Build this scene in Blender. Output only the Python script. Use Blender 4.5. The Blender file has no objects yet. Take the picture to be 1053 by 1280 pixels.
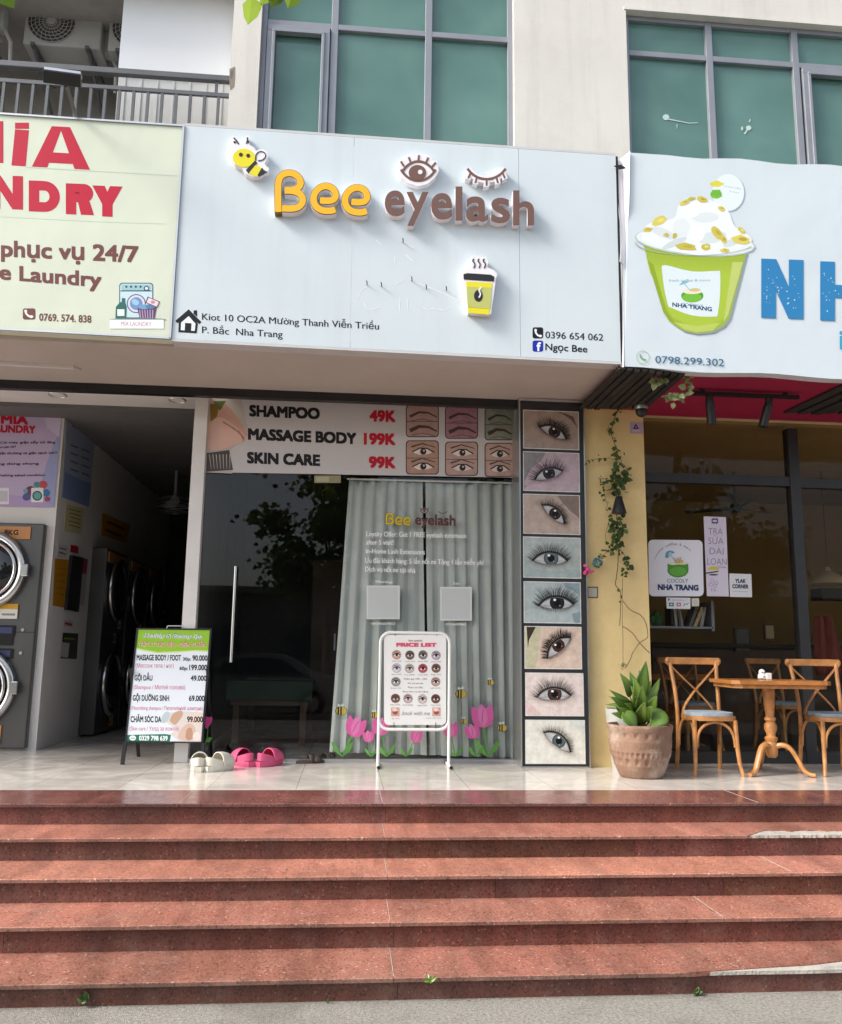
import bpy, math, random
from mathutils import Vector, Matrix
random.seed(7)
D = bpy.data
SC = bpy.context.scene
COL = SC.collection
R = math.radians

# ---------------------------------------------------------------- camera
YAW, PITCH, ROLL, FPX, EYE = 0.08469721, 0.16663341, 0.01374352, 1050.0, 0.93
_fw = Vector((math.sin(YAW)*math.cos(PITCH), math.cos(YAW)*math.cos(PITCH), math.sin(PITCH)))
_ri = Vector((math.cos(YAW), -math.sin(YAW), 0))
_up = _ri.cross(_fw)
CR = _ri*math.cos(ROLL) + _up*math.sin(ROLL)
CU = -_ri*math.sin(ROLL) + _up*math.cos(ROLL)
cam = D.cameras.new('camera')
cam.sensor_fit = 'HORIZONTAL'; cam.sensor_width = 36; cam.lens = 36*FPX/1053
cam.clip_start = 0.05; cam.clip_end = 500
camo = D.objects.new('camera', cam); COL.objects.link(camo)
camo.matrix_world = Matrix(((CR.x, CU.x, -_fw.x, 0), (CR.y, CU.y, -_fw.y, 0), (CR.z, CU.z, -_fw.z, EYE), (0, 0, 0, 1)))
SC.camera = camo

# ---------------------------------------------------------------- light
SUN_DIR = Vector((3.2, 1.0, -2.6)).normalized()        # the way the sunlight travels
SUN_EL = math.asin(-SUN_DIR.z)
w = D.worlds.new('World'); SC.world = w; w.use_nodes = True
nt = w.node_tree; nt.nodes.clear()
sky = nt.nodes.new('ShaderNodeTexSky'); sky.sky_type = 'NISHITA'; sky.sun_disc = False
sky.sun_elevation = SUN_EL
sky.sun_rotation = math.atan2(-SUN_DIR.x, -SUN_DIR.y)
sky.air_density = 1.0; sky.dust_density = 3.0; sky.ozone_density = 1.0
bg = nt.nodes.new('ShaderNodeBackground'); bg.inputs[1].default_value = 0.15
hs = nt.nodes.new('ShaderNodeHueSaturation'); hs.inputs['Saturation'].default_value = 0.55
wo = nt.nodes.new('ShaderNodeOutputWorld')
nt.links.new(sky.outputs[0], hs.inputs['Color']); nt.links.new(hs.outputs[0], bg.inputs[0]); nt.links.new(bg.outputs[0], wo.inputs[0])
sl = D.lights.new('sun', 'SUN'); sl.energy = 2.2; sl.angle = R(17); sl.color = (1.0, 0.95, 0.86)
so = D.objects.new('sun', sl); COL.objects.link(so)
so.rotation_euler = SUN_DIR.to_track_quat('-Z', 'Y').to_euler(); so.location = (-8, -5, 12)
SC.view_settings.view_transform = 'Standard'; SC.view_settings.look = 'None'
SC.view_settings.exposure = 0.97; SC.view_settings.gamma = 1.0
SC.cycles.max_bounces = 8; SC.cycles.transparent_max_bounces = 16
SC.cycles.use_denoising = True
SC.cycles.caustics_reflective = False; SC.cycles.caustics_refractive = False

# ---------------------------------------------------------------- photo pixel -> point in the place
CAMP = Vector((0, 0, EYE))
def ray(px, py): return CR*((px-526.5)/FPX) + CU*((640-py)/FPX) + _fw
def P(px, py, Y):
    d = ray(px, py); return CAMP + d*(Y/d.y)
def F(px, py, Z=0.0):
    d = ray(px, py); return CAMP + d*((Z-EYE)/d.z)
def PX(px, py, X):
    d = ray(px, py); return CAMP + d*(X/d.x)
def PL(px, py, p0, n):
    d = ray(px, py); return CAMP + d*((p0-CAMP).dot(n)/d.dot(n))

# ---------------------------------------------------------------- materials
def lin(c):
    if isinstance(c, str):
        c = [int(c[i:i+2], 16)/255 for i in (0, 2, 4)]
        return tuple(x/12.92 if x <= .04045 else ((x+.055)/1.055)**2.4 for x in c)
    return tuple(c)
def newmat(name):
    m = D.materials.new(name); m.use_nodes = True
    n = m.node_tree; b = n.nodes['Principled BSDF']
    return m, n, b
def N(n, t, **kw):
    x = n.nodes.new(t)
    for k, v in kw.items():
        if k.startswith('i_'): x.inputs[k[2:].replace('_', ' ')].default_value = v
        else: setattr(x, k, v)
    return x
def mat(name, col, rough=.6, metal=0, var=.12, scale=4, bump=0, bscale=60, spec=.5, dirt=0, dirtcol=(.05, .045, .035), dscale=1.2, tint=False, streak=0):
    m, n, b = newmat(name); c = lin(col)
    b.inputs['Roughness'].default_value = rough; b.inputs['Metallic'].default_value = metal
    b.inputs['Specular IOR Level'].default_value = spec
    tc = N(n, 'ShaderNodeTexCoord')
    no = N(n, 'ShaderNodeTexNoise', i_Scale=scale, i_Detail=6.0, i_Roughness=.6); n.links.new(tc.outputs['Object'], no.inputs['Vector'])
    cr = N(n, 'ShaderNodeValToRGB')
    cr.color_ramp.elements[0].position = .3; cr.color_ramp.elements[1].position = .7
    cr.color_ramp.elements[0].color = (*[x*(1-var) for x in c], 1); cr.color_ramp.elements[1].color = (*[min(1, x*(1+var)) for x in c], 1)
    n.links.new(no.outputs['Fac'], cr.inputs[0]); out = cr.outputs[0]
    if dirt:
        n2 = N(n, 'ShaderNodeTexNoise', i_Scale=dscale, i_Detail=9.0, i_Roughness=.7); n.links.new(tc.outputs['Object'], n2.inputs['Vector'])
        mr = N(n, 'ShaderNodeMapRange', i_From_Min=.5, i_From_Max=.75, i_To_Min=0.0, i_To_Max=dirt); n.links.new(n2.outputs['Fac'], mr.inputs[0])
        mx = N(n, 'ShaderNodeMix', data_type='RGBA'); mx.inputs[7].default_value = (*dirtcol, 1)
        n.links.new(mr.outputs[0], mx.inputs[0]); n.links.new(out, mx.inputs[6]); out = mx.outputs[2]
    if streak:
        mp = N(n, 'ShaderNodeMapping'); mp.inputs['Scale'].default_value = (5, 5, .35); n.links.new(tc.outputs['Object'], mp.inputs[0])
        n5 = N(n, 'ShaderNodeTexNoise', i_Scale=1.0, i_Detail=7.0, i_Roughness=.65); n.links.new(mp.outputs[0], n5.inputs['Vector'])
        mr = N(n, 'ShaderNodeMapRange', i_From_Min=.5, i_From_Max=.78, i_To_Min=0.0, i_To_Max=streak); n.links.new(n5.outputs['Fac'], mr.inputs[0])
        mx = N(n, 'ShaderNodeMix', data_type='RGBA'); mx.inputs[7].default_value = (*[x*.55 for x in c], 1)
        n.links.new(mr.outputs[0], mx.inputs[0]); n.links.new(out, mx.inputs[6]); out = mx.outputs[2]
    if tint:
        at = N(n, 'ShaderNodeAttribute', attribute_name='Col')
        mx = N(n, 'ShaderNodeMix', data_type='RGBA', blend_type='MULTIPLY'); mx.inputs[0].default_value = 1
        n.links.new(out, mx.inputs[6]); n.links.new(at.outputs['Color'], mx.inputs[7]); out = mx.outputs[2]
    n.links.new(out, b.inputs['Base Color'])
    if bump:
        n3 = N(n, 'ShaderNodeTexNoise', i_Scale=bscale, i_Detail=4.0); n.links.new(tc.outputs['Object'], n3.inputs['Vector'])
        bp = N(n, 'ShaderNodeBump', i_Strength=bump, i_Distance=.01); n.links.new(n3.outputs['Fac'], bp.inputs['Height']); n.links.new(bp.outputs[0], b.inputs['Normal'])
    return m
def print_mat(name, rough=.45, spec=.3, wave=0):
    m, n, b = newmat(name)
    at = N(n, 'ShaderNodeAttribute', attribute_name='Col'); n.links.new(at.outputs['Color'], b.inputs['Base Color'])
    b.inputs['Roughness'].default_value = rough; b.inputs['Specular IOR Level'].default_value = spec
    if wave:
        tc = N(n, 'ShaderNodeTexCoord'); n3 = N(n, 'ShaderNodeTexNoise', i_Scale=1.6, i_Detail=3.0); n.links.new(tc.outputs['Object'], n3.inputs['Vector'])
        bp = N(n, 'ShaderNodeBump', i_Strength=wave, i_Distance=.05); n.links.new(n3.outputs['Fac'], bp.inputs['Height']); n.links.new(bp.outputs[0], b.inputs['Normal'])
    return m
def granite_mat(name, base, light, dark, rough, dust=.3):
    m, n, b = newmat(name)
    tc = N(n, 'ShaderNodeTexCoord')
    def mixc(mode, x, y, fac=1.0):
        q = N(n, 'ShaderNodeMix', data_type='RGBA', blend_type=mode)
        for sock, v in ((q.inputs[0], fac), (q.inputs[6], x), (q.inputs[7], y)):
            if hasattr(v, 'is_output'): n.links.new(v, sock)
            elif isinstance(v, tuple): sock.default_value = (*v, 1)
            else: sock.default_value = v
        return q.outputs[2]
    def noise(scale, detail, rgh, vec=None, **k):
        q = N(n, 'ShaderNodeTexNoise', i_Scale=scale, i_Detail=detail, i_Roughness=rgh, **k); n.links.new(vec or tc.outputs['Object'], q.inputs['Vector']); return q.outputs['Fac']
    def mapr(v, a0, a1, b0, b1):
        q = N(n, 'ShaderNodeMapRange', i_From_Min=a0, i_From_Max=a1, i_To_Min=b0, i_To_Max=b1); n.links.new(v, q.inputs[0]); return q.outputs[0]
    v = N(n, 'ShaderNodeTexVoronoi', i_Scale=125.0); n.links.new(tc.outputs['Object'], v.inputs['Vector'])
    cr = N(n, 'ShaderNodeValToRGB'); cr.color_ramp.interpolation = 'CONSTANT'
    e = cr.color_ramp.elements
    e[0].position = 0; e[0].color = (*dark, 1); e[1].position = .2; e[1].color = (*base, 1)
    x = e.new(.55); x.color = (*[q*1.18 for q in base], 1); x = e.new(.9); x.color = (*light, 1)
    n.links.new(v.outputs['Color'], cr.inputs[0])
    col = mixc('MULTIPLY', cr.outputs[0], mapr(noise(75, 3, .7), .3, .7, .72, 1.22))
    col = mixc('MULTIPLY', col, mapr(noise(1.6, 8, .65), .3, .7, .78, 1.2))
    mp = N(n, 'ShaderNodeMapping'); mp.inputs['Scale'].default_value = (7, 1.5, .9); n.links.new(tc.outputs['Object'], mp.inputs[0])
    col = mixc('MULTIPLY', col, mapr(noise(1.0, 6, .6, mp.outputs[0]), .35, .6, .74, 1.06))
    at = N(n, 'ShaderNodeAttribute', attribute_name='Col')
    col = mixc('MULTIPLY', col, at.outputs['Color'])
    g = noise(5.0, 10, .75)
    col = mixc('MIX', col, (.33, .26, .21), mapr(g, .5, .8, 0.0, dust))
    col = mixc('MIX', col, (.03, .022, .018), mapr(noise(2.7, 10, .8), .60, .82, 0.0, .55))
    n.links.new(col, b.inputs['Base Color'])
    n.links.new(mapr(g, .3, .75, rough, rough+.25), b.inputs['Roughness'])
    return m
def glass_mat(name, tint=(.9, .95, .93), ior=1.5, rough=0.0, extra=0.0):
    m = D.materials.new(name); m.use_nodes = True; n = m.node_tree; n.nodes.clear()
    fr = N(n, 'ShaderNodeFresnel', i_IOR=ior)
    tr = N(n, 'ShaderNodeBsdfTransparent'); tr.inputs[0].default_value = (*tint, 1)
    gl = N(n, 'ShaderNodeBsdfGlossy', i_Roughness=rough)
    ad = N(n, 'ShaderNodeMath', operation='ADD'); ad.inputs[1].default_value = extra
    mx = N(n, 'ShaderNodeMixShader'); o = N(n, 'ShaderNodeOutputMaterial')
    ge = N(n, 'ShaderNodeNewGeometry'); iv = N(n, 'ShaderNodeMath', operation='SUBTRACT'); iv.inputs[0].default_value = 1; n.links.new(ge.outputs['Backfacing'], iv.inputs[1])
    ml = N(n, 'ShaderNodeMath', operation='MULTIPLY')       # only the entering face mirrors: no total reflection inside the pane
    n.links.new(fr.outputs[0], ad.inputs[0]); n.links.new(ad.outputs[0], ml.inputs[0]); n.links.new(iv.outputs[0], ml.inputs[1]); n.links.new(ml.outputs[0], mx.inputs[0])
    n.links.new(tr.outputs[0], mx.inputs[1]); n.links.new(gl.outputs[0], mx.inputs[2]); n.links.new(mx.outputs[0], o.inputs[0])
    return m
def tile_mat(name, c1, c2, grout, size, rough, off=(0, 0)):
    m, n, b = newmat(name)
    tc = N(n, 'ShaderNodeTexCoord'); mp = N(n, 'ShaderNodeMapping'); mp.inputs['Location'].default_value = (off[0], off[1], 0)
    n.links.new(tc.outputs['Object'], mp.inputs[0])
    br = N(n, 'ShaderNodeTexBrick', offset=0.0, squash=1.0, i_Scale=1.0, i_Mortar_Size=.0022, i_Brick_Width=size, i_Row_Height=size, i_Bias=0.0, i_Mortar_Smooth=.1)
    br.inputs['Color1'].default_value = (*lin(c1), 1); br.inputs['Color2'].default_value = (*lin(c2), 1); br.inputs['Mortar'].default_value = (*lin(grout), 1)
    n.links.new(mp.outputs[0], br.inputs['Vector'])
    no = N(n, 'ShaderNodeTexNoise', i_Scale=1.8, i_Detail=9.0, i_Roughness=.62, i_Distortion=1.3); n.links.new(tc.outputs['Object'], no.inputs['Vector'])
    mr = N(n, 'ShaderNodeMapRange', i_From_Min=.35, i_From_Max=.7, i_To_Min=.8, i_To_Max=1.08); n.links.new(no.outputs['Fac'], mr.inputs[0])
    m1 = N(n, 'ShaderNodeMix', data_type='RGBA', blend_type='MULTIPLY'); m1.inputs[0].default_value = 1
    n.links.new(br.outputs['Color'], m1.inputs[6]); n.links.new(mr.outputs[0], m1.inputs[7])
    n.links.new(m1.outputs[2], b.inputs['Base Color'])
    mr3 = N(n, 'ShaderNodeMapRange', i_From_Min=.3, i_From_Max=.75, i_To_Min=rough, i_To_Max=rough+.2); n.links.new(no.outputs['Fac'], mr3.inputs[0])
    n.links.new(mr3.outputs[0], b.inputs['Roughness'])
    return m
def leaf_mat(name, c1, c2, rough=.45, trans=.35):
    m, n, b = newmat(name)
    oi = N(n, 'ShaderNodeAttribute', attribute_name='Col')
    cr = N(n, 'ShaderNodeValToRGB'); cr.color_ramp.elements[0].color = (*lin(c1), 1); cr.color_ramp.elements[1].color = (*lin(c2), 1)
    n.links.new(oi.outputs['Fac'], cr.inputs[0]); n.links.new(cr.outputs[0], b.inputs['Base Color'])
    b.inputs['Roughness'].default_value = rough
    tb = N(n, 'ShaderNodeBsdfTranslucent'); n.links.new(cr.outputs[0], tb.inputs[0])
    mx = N(n, 'ShaderNodeMixShader'); mx.inputs[0].default_value = trans
    n.links.new(b.outputs[0], mx.inputs[1]); n.links.new(tb.outputs[0], mx.inputs[2])
    n.links.new(mx.outputs[0], n.nodes['Material Output'].inputs[0])
    return m

PR = print_mat('printed_vinyl')
PRW = print_mat('printed_sheet', .38, .35, .25)
PRG = print_mat('printed_photo', .35, .35)
_n = PRG.node_tree; _b = _n.nodes['Principled BSDF']; _at = [q for q in _n.nodes if q.type == 'ATTRIBUTE'][0]
_tc = N(_n, 'ShaderNodeTexCoord'); _q = N(_n, 'ShaderNodeTexNoise', i_Scale=14.0, i_Detail=9.0, i_Roughness=.7); _n.links.new(_tc.outputs['Object'], _q.inputs['Vector'])
_m = N(_n, 'ShaderNodeMapRange', i_From_Min=.3, i_From_Max=.7, i_To_Min=.78, i_To_Max=1.16); _n.links.new(_q.outputs['Fac'], _m.inputs[0])
_x = N(_n, 'ShaderNodeMix', data_type='RGBA', blend_type='MULTIPLY'); _x.inputs[0].default_value = 1; _n.links.new(_at.outputs['Color'], _x.inputs[6]); _n.links.new(_m.outputs[0], _x.inputs[7]); _n.links.new(_x.outputs[2], _b.inputs['Base Color'])
M = {}
def mk(k, *a, **kw): M[k] = mat(k, *a, **kw)
mk('stucco', (.645, .625, .585), .85, var=.06, scale=.9, bump=.3, bscale=70, streak=.35, dirt=.25, dirtcol=(.38, .33, .28), dscale=1.4)
mk('stucco_grey', (.30, .29, .28), .9, var=.12, bump=.2)
mk('plaster_white', (.72, .71, .69), .7, var=.04, scale=1.5, dirt=.15, dirtcol=(.4, .38, .35))
mk('post_white', (.70, .69, .67), .55, var=.05, dirt=.2, dirtcol=(.35, .33, .3), dscale=3)
mk('soffit', (.52, .47, .43), .5, var=.06, scale=1.2, dirt=.2, dirtcol=(.3, .26, .23), dscale=1)
mk('panel_white', (.60, .675, .715), .35, var=.03, streak=.14, scale=1.5, bump=.03, bscale=3, spec=.35)
mk('panel_edge', (.55, .56, .57), .45, var=.06)
mk('acrylic_white', (.82, .80, .83), .35, var=.01)
mk('brown_face', '6f5148', .45, var=.04)
mk('black', (.012, .012, .013), .45, var=.3)
mk('black_metal', (.018, .018, .02), .4, metal=.2, var=.2)
mk('dark_frame', (.035, .036, .038), .4, metal=.3, var=.15)
mk('grey_frame', (.27, .285, .32), .45, metal=.25, var=.06, dirt=.15)
mk('rail_grey', (.11, .115, .125), .5, metal=.3, var=.12, dirt=.2)
mk('alu', (.6, .6, .6), .3, metal=.9, var=.06)
mk('steel', (.55, .55, .56), .22, metal=1, var=.06)
mk('ac_white', (.42, .42, .41), .55, var=.06, dirt=.35, dirtcol=(.13, .12, .11), dscale=4)
mk('ac_dark', (.05, .05, .05), .7)
mk('washer_grey', (.115, .115, .112), .32, metal=.55, var=.1, scale=2)
mk('orange', (.55, .26, .09), .5, var=.05)
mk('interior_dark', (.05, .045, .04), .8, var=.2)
mk('interior_ochre', (.36, .24, .09), .8, var=.12, scale=1)
mk('interior_wood', (.09, .045, .022), .5, var=.35, scale=3)
mk('interior_grey', (.16, .16, .155), .75, var=.06)
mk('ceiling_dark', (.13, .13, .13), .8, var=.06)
mk('floor_dark', (.2, .19, .18), .25, var=.15)
mk('yellow_wall', (.74, .57, .27), .75, var=.06, scale=1.3, bump=.1, bscale=60, dirt=.35, dirtcol=(.4, .28, .1), dscale=1.6)
mk('beige', (.55, .42, .26), .7, var=.05)
mk('pink_soffit', (.30, .012, .055), .55, var=.1, scale=1.5)
mk('slat', (.022, .019, .017), .8, var=.4, scale=9, bump=.4)
mk('wood', (.44, .20, .065), .4, var=.38, scale=11, spec=.5)
mk('wood_top', (.40, .16, .045), .25, var=.25, scale=6)
mk('cushion', (.30, .37, .44), .9, var=.12, scale=40, bump=.3, bscale=300)
mk('terracotta', (.235, .14, .095), .85, var=.2, scale=9, bump=.35, bscale=70, dirt=.85, dirtcol=(.50, .44, .38), dscale=4)
mk('soil', (.04, .025, .015), .95, var=.5, scale=30, bump=.8, bscale=80)
mk('pot_white', (.42, .42, .40), .5, var=.1, dirt=.3)
mk('ceramic', (.75, .74, .72), .25, var=.03)
mk('curtain', (.47, .50, .48), .9, var=.06, scale=3)
mk('mortar', (.42, .39, .345), .95, var=.25, scale=14, bump=.8, bscale=60, dirt=.4, dirtcol=(.2, .17, .14), dscale=7)
mk('concrete', (.27, .255, .225), .92, var=.42, scale=70, bump=.8, bscale=160, dirt=.65, dirtcol=(.10, .09, .075), dscale=1.7)
mk('asphalt', (.05, .05, .05), .9, var=.25, scale=30, bump=.3)
mk('clog_white', (.66, .63, .54), .6, var=.06, scale=20)
mk('clog_pink', (.62, .09, .21), .55, var=.06, scale=20)
mk('brown_leather', (.07, .045, .035), .6, var=.2)
mk('rubber_black', (.012, .012, .012), .6)
mk('white_paint', (.78, .78, .77), .35, var=.03)
mk('bark', (.11, .085, .06), .95, var=.4, scale=14, bump=.8, bscale=25)
mk('stem', (.10, .09, .035), .8, var=.3)
mk('dry_stem', (.22, .16, .09), .85, var=.2)
mk('far_wall', (.16, .15, .14), .8, var=.06, scale=.4)
mk('far_glass', (.05, .07, .08), .1, var=.1)
mk('car_paint', (.30, .31, .32), .25, metal=.2, var=.02)
mk('tyre', (.015, .015, .015), .8)
mk('red_cloth', (.20, .045, .035), .8, var=.3)
mk('flower_pink', (.62, .05, .22), .6, var=.15)
mk('towel_green', (.012, .035, .018), .8, var=.2)
mk('teal_ball', (.06, .20, .22), .6, var=.5, scale=40)
mk('green_plush', (.06, .16, .07), .8, var=.2)
mk('panel_partition', (.80, .82, .85), .35, var=.03, scale=1, spec=.5)
mk('partition_low', (.55, .55, .54), .45, var=.06, scale=2)
mk('wire', (.03, .03, .03), .5)
M['granite'] = granite_mat('red_granite', (.35, .145, .102), (.60, .38, .29), (.20, .075, .055), .36)
M['granite_polish'] = granite_mat('polished_red_granite', (.21, .085, .072), (.34, .2, .165), (.13, .05, .045), .09, .08)
M['tiles'] = tile_mat('polished_floor_tiles', (.66, .61, .555), (.62, .57, .52), (.30, .27, .24), .6, .08, (.32, .1))
M['glass'] = glass_mat('shop_glass', (.96, .97, .965), 1.5)
M['glass_cafe'] = glass_mat('cafe_glass', (.90, .90, .88), 1.3)
M['leaf'] = leaf_mat('tree_leaf', (.02, .045, .012), (.13, .20, .035), .5, .4)
M['leaf_fg'] = leaf_mat('branch_leaf', (.10, .19, .02), (.25, .36, .05), .45, .55)
M['vine_leaf'] = leaf_mat('vine_leaf', (.03, .07, .02), (.10, .17, .04), .5, .3)
M['vine_pale'] = leaf_mat('vine_pale_leaf', (.20, .26, .10), (.42, .44, .22), .5, .35)
M['plant_leaf'] = leaf_mat('plant_leaf', (.035, .10, .012), (.22, .34, .06), .38, .2)
# green upper windows
m, n, b = newmat('green_window_glass'); M['green_glass'] = m
tc = N(n, 'ShaderNodeTexCoord'); no = N(n, 'ShaderNodeTexNoise', i_Scale=.9, i_Detail=3.0, i_Distortion=.35); n.links.new(tc.outputs['Object'], no.inputs[0])
cr = N(n, 'ShaderNodeValToRGB'); cr.color_ramp.elements[0].position = .35; cr.color_ramp.elements[1].position = .7
cr.color_ramp.elements[0].color = (.065, .155, .135, 1); cr.color_ramp.elements[1].color = (.125, .245, .215, 1)
n.links.new(no.outputs['Fac'], cr.inputs[0]); n.links.new(cr.outputs[0], b.inputs['Base Color'])
b.inputs['Roughness'].default_value = .06; b.inputs['Specular IOR Level'].default_value = .7
bp = N(n, 'ShaderNodeBump', i_Strength=.05, i_Distance=.05); n.links.new(no.outputs['Fac'], bp.inputs['Height']); n.links.new(bp.outputs[0], b.inputs['Normal'])

# ---------------------------------------------------------------- building helpers
WL = {}
class MB:
    """collects shapes in world coordinates; build() links them as ONE mesh object"""
    def __init__(s): s.v = []; s.f = []; s.m = []; s.mi = 0; s.c = []; s.col = (1, 1, 1)
    def add(s, vs, fs):
        o = len(s.v); s.v += [tuple(v) for v in vs]
        for f in fs: s.f.append(tuple(i+o for i in f)); s.m.append(s.mi); s.c.append(s.col)
        return s
    def quad(s, *p): return s.add(p, [tuple(range(len(p)))])
    def box(s, x0, x1, y0, y1, z0, z1):
        return s.add([(x0, y0, z0), (x1, y0, z0), (x1, y1, z0), (x0, y1, z0), (x0, y0, z1), (x1, y0, z1), (x1, y1, z1), (x0, y1, z1)],
                     [(0, 3, 2, 1), (4, 5, 6, 7), (0, 1, 5, 4), (1, 2, 6, 5), (2, 3, 7, 6), (3, 0, 4, 7)])
    def obox(s, c, ax, ay, az):
        c = Vector(c); ax = Vector(ax); ay = Vector(ay); az = Vector(az)
        vs = [c+ax*i+ay*j+az*k for k in (-1, 1) for (i, j) in ((-1, -1), (1, -1), (1, 1), (-1, 1))]
        return s.add(vs, [(0, 3, 2, 1), (4, 5, 6, 7), (0, 1, 5, 4), (1, 2, 6, 5), (2, 3, 7, 6), (3, 0, 4, 7)])
    def bar(s, a, b, wx, wy, up=(0, -1, 0)):
        a = Vector(a); b = Vector(b); d = (b-a); L = d.length; d.normalize(); u = Vector(up); r = d.cross(u)
        if r.length < 1e-4: r = d.cross(Vector((1, 0, 0)))
        r.normalize(); u = r.cross(d)
        return s.obox((a+b)/2, r*wx/2, u*wy/2, d*L/2)
    def tube(s, path, r, n=8, caps=True, closed=False, flat=1.0):
        path = [Vector(p) for p in path]; k = len(path)
        rs = r if isinstance(r, (list, tuple)) else [r]*k
        ref = None; vs = []
        for i, p in enumerate(path):
            if closed: t = path[(i+1) % k]-path[i-1]
            else: t = path[min(i+1, k-1)]-path[max(i-1, 0)]
            t.normalize()
            if ref is None:
                ref = Vector((0, 0, 1)) if abs(t.z) < .9 else Vector((1, 0, 0))
            a = t.cross(ref)
            if a.length < 1e-5: a = t.cross(Vector((.3, 1, .2)))
            a.normalize(); b = t.cross(a); ref = a.cross(t) if False else ref
            if i and (a.dot(pa) < 0): a = -a; b = -b
            pa = a.copy()
            for j in range(n):
                th = 2*math.pi*j/n; vs.append(p+a*math.cos(th)*rs[i]+b*math.sin(th)*rs[i]*flat)
        fs = []
        for i in range(k if closed else k-1):
            for j in range(n):
                i2 = (i+1) % k
                fs.append((i*n+j, i*n+(j+1) % n, i2*n+(j+1) % n, i2*n+j))
        if caps and not closed: fs.append(tuple(range(n))[::-1]); fs.append(tuple((k-1)*n+j for j in range(n)))
        return s.add(vs, fs)
    def lathe(s, c, prof, n=32, mod=None):
        vs = []; c = Vector(c)
        for i, (r, z) in enumerate(prof):
            for j in range(n):
                th = 2*math.pi*j/n; rr = r if not mod else r+mod(i, j, z)
                vs.append(c+Vector((rr*math.cos(th), rr*math.sin(th), z)))
        fs = [(i*n+j, i*n+(j+1) % n, (i+1)*n+(j+1) % n, (i+1)*n+j) for i in range(len(prof)-1) for j in range(n)]
        fs.append(tuple(range(n))[::-1]); fs.append(tuple((len(prof)-1)*n+j for j in range(n)))
        return s.add(vs, fs)
    def ell(s, c, rx, ry, rz, n=16, k=10):
        c = Vector(c); vs = []; fs = []
        for i in range(k+1):
            ph = math.pi*i/k
            for j in range(n):
                th = 2*math.pi*j/n; vs.append(c+Vector((rx*math.sin(ph)*math.cos(th), ry*math.sin(ph)*math.sin(th), -rz*math.cos(ph))))
        for i in range(k):
            for j in range(n): fs.append((i*n+j, i*n+(j+1) % n, (i+1)*n+(j+1) % n, (i+1)*n+j))
        return s.add(vs, fs)
    def disc(s, c, u, v, n=24):
        c = Vector(c); u = Vector(u); v = Vector(v)
        return s.add([c+u*math.cos(2*math.pi*j/n)+v*math.sin(2*math.pi*j/n) for j in range(n)], [tuple(range(n))])
    def cyl(s, a, b, r, n=20): return s.tube([a, b], r, n)
    def prism(s, pts, off, side=None):
        """pts: polygon of world points, pushed by vector off; side = material slot of the walls"""
        k = len(pts); off = Vector(off); pts = [Vector(p) for p in pts]
        keep = s.mi
        s.add([p+off for p in pts], [tuple(range(k))])
        if side is not None: s.mi = side
        s.add(pts, [tuple(range(k))[::-1]])
        s.add(pts+[p+off for p in pts], [(i, (i+1) % k, k+(i+1) % k, k+i) for i in range(k)])
        s.mi = keep
        return s
    def build(s, name, mats, parent=None, smooth=False, bev=0, loc=None, cut=40):
        if not isinstance(mats, (list, tuple)): mats = [mats]
        if parent is not None: base = WL[parent.name]
        elif loc is not None: base = Vector(loc)
        else:
            xs, ys, zs = zip(*s.v); base = Vector(((min(xs)+max(xs))/2, (min(ys)+max(ys))/2, min(zs)))
        me = D.meshes.new(name)
        me.from_pydata([(x-base.x, y-base.y, z-base.z) for x, y, z in s.v], [], s.f)
        for m_ in mats: me.materials.append(m_)
        me.polygons.foreach_set('material_index', s.m)
        at = me.color_attributes.new('Col', 'FLOAT_COLOR', 'CORNER')
        buf = []
        for p, c in zip(s.f, s.c): buf += [c[0], c[1], c[2], 1.0]*len(p)
        at.data.foreach_set('color', buf)
        if smooth:
            me.polygons.foreach_set('use_smooth', [True]*len(s.f)); me.update()
            me.set_sharp_from_angle(angle=R(cut))
        me.update()
        o = D.objects.new(name, me); COL.objects.link(o)
        if parent is not None: o.parent = parent
        else: o.location = base
        WL[o.name] = base
        if bev:
            b_ = o.modifiers.new('bevel', 'BEVEL'); b_.width = bev; b_.segments = 2; b_.limit_method = 'ANGLE'
        return o
def thing(name, label, cat, loc=(0, 0, 0), group=None):
    o = D.objects.new(name, None); COL.objects.link(o); o.location = loc; o.empty_display_size = .1
    WL[o.name] = Vector(loc); return tag(o, label, cat, group)
def tag(o, label=None, cat=None, group=None, kind=None):
    if label: o['label'] = label
    if cat: o['category'] = cat
    if group: o['group'] = group
    if kind: o['kind'] = kind
    return o
def struct(name, mb, m_, **kw): return tag(mb.build(name, m_, **kw), kind='structure')
def kids(o): return [c for c in D.objects if c.parent == o]
def copy_tree(o, parent=None):
    ch = kids(o); c = o.copy(); COL.objects.link(c); WL[c.name] = WL[o.name].copy()
    if parent is not None: c.parent = parent
    for k in ch: copy_tree(k, c)
    return c
def set_part(o, stem, key, val):
    for c in kids(o):
        if c.name.split('.')[0] == stem: c[key] = val

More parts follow.
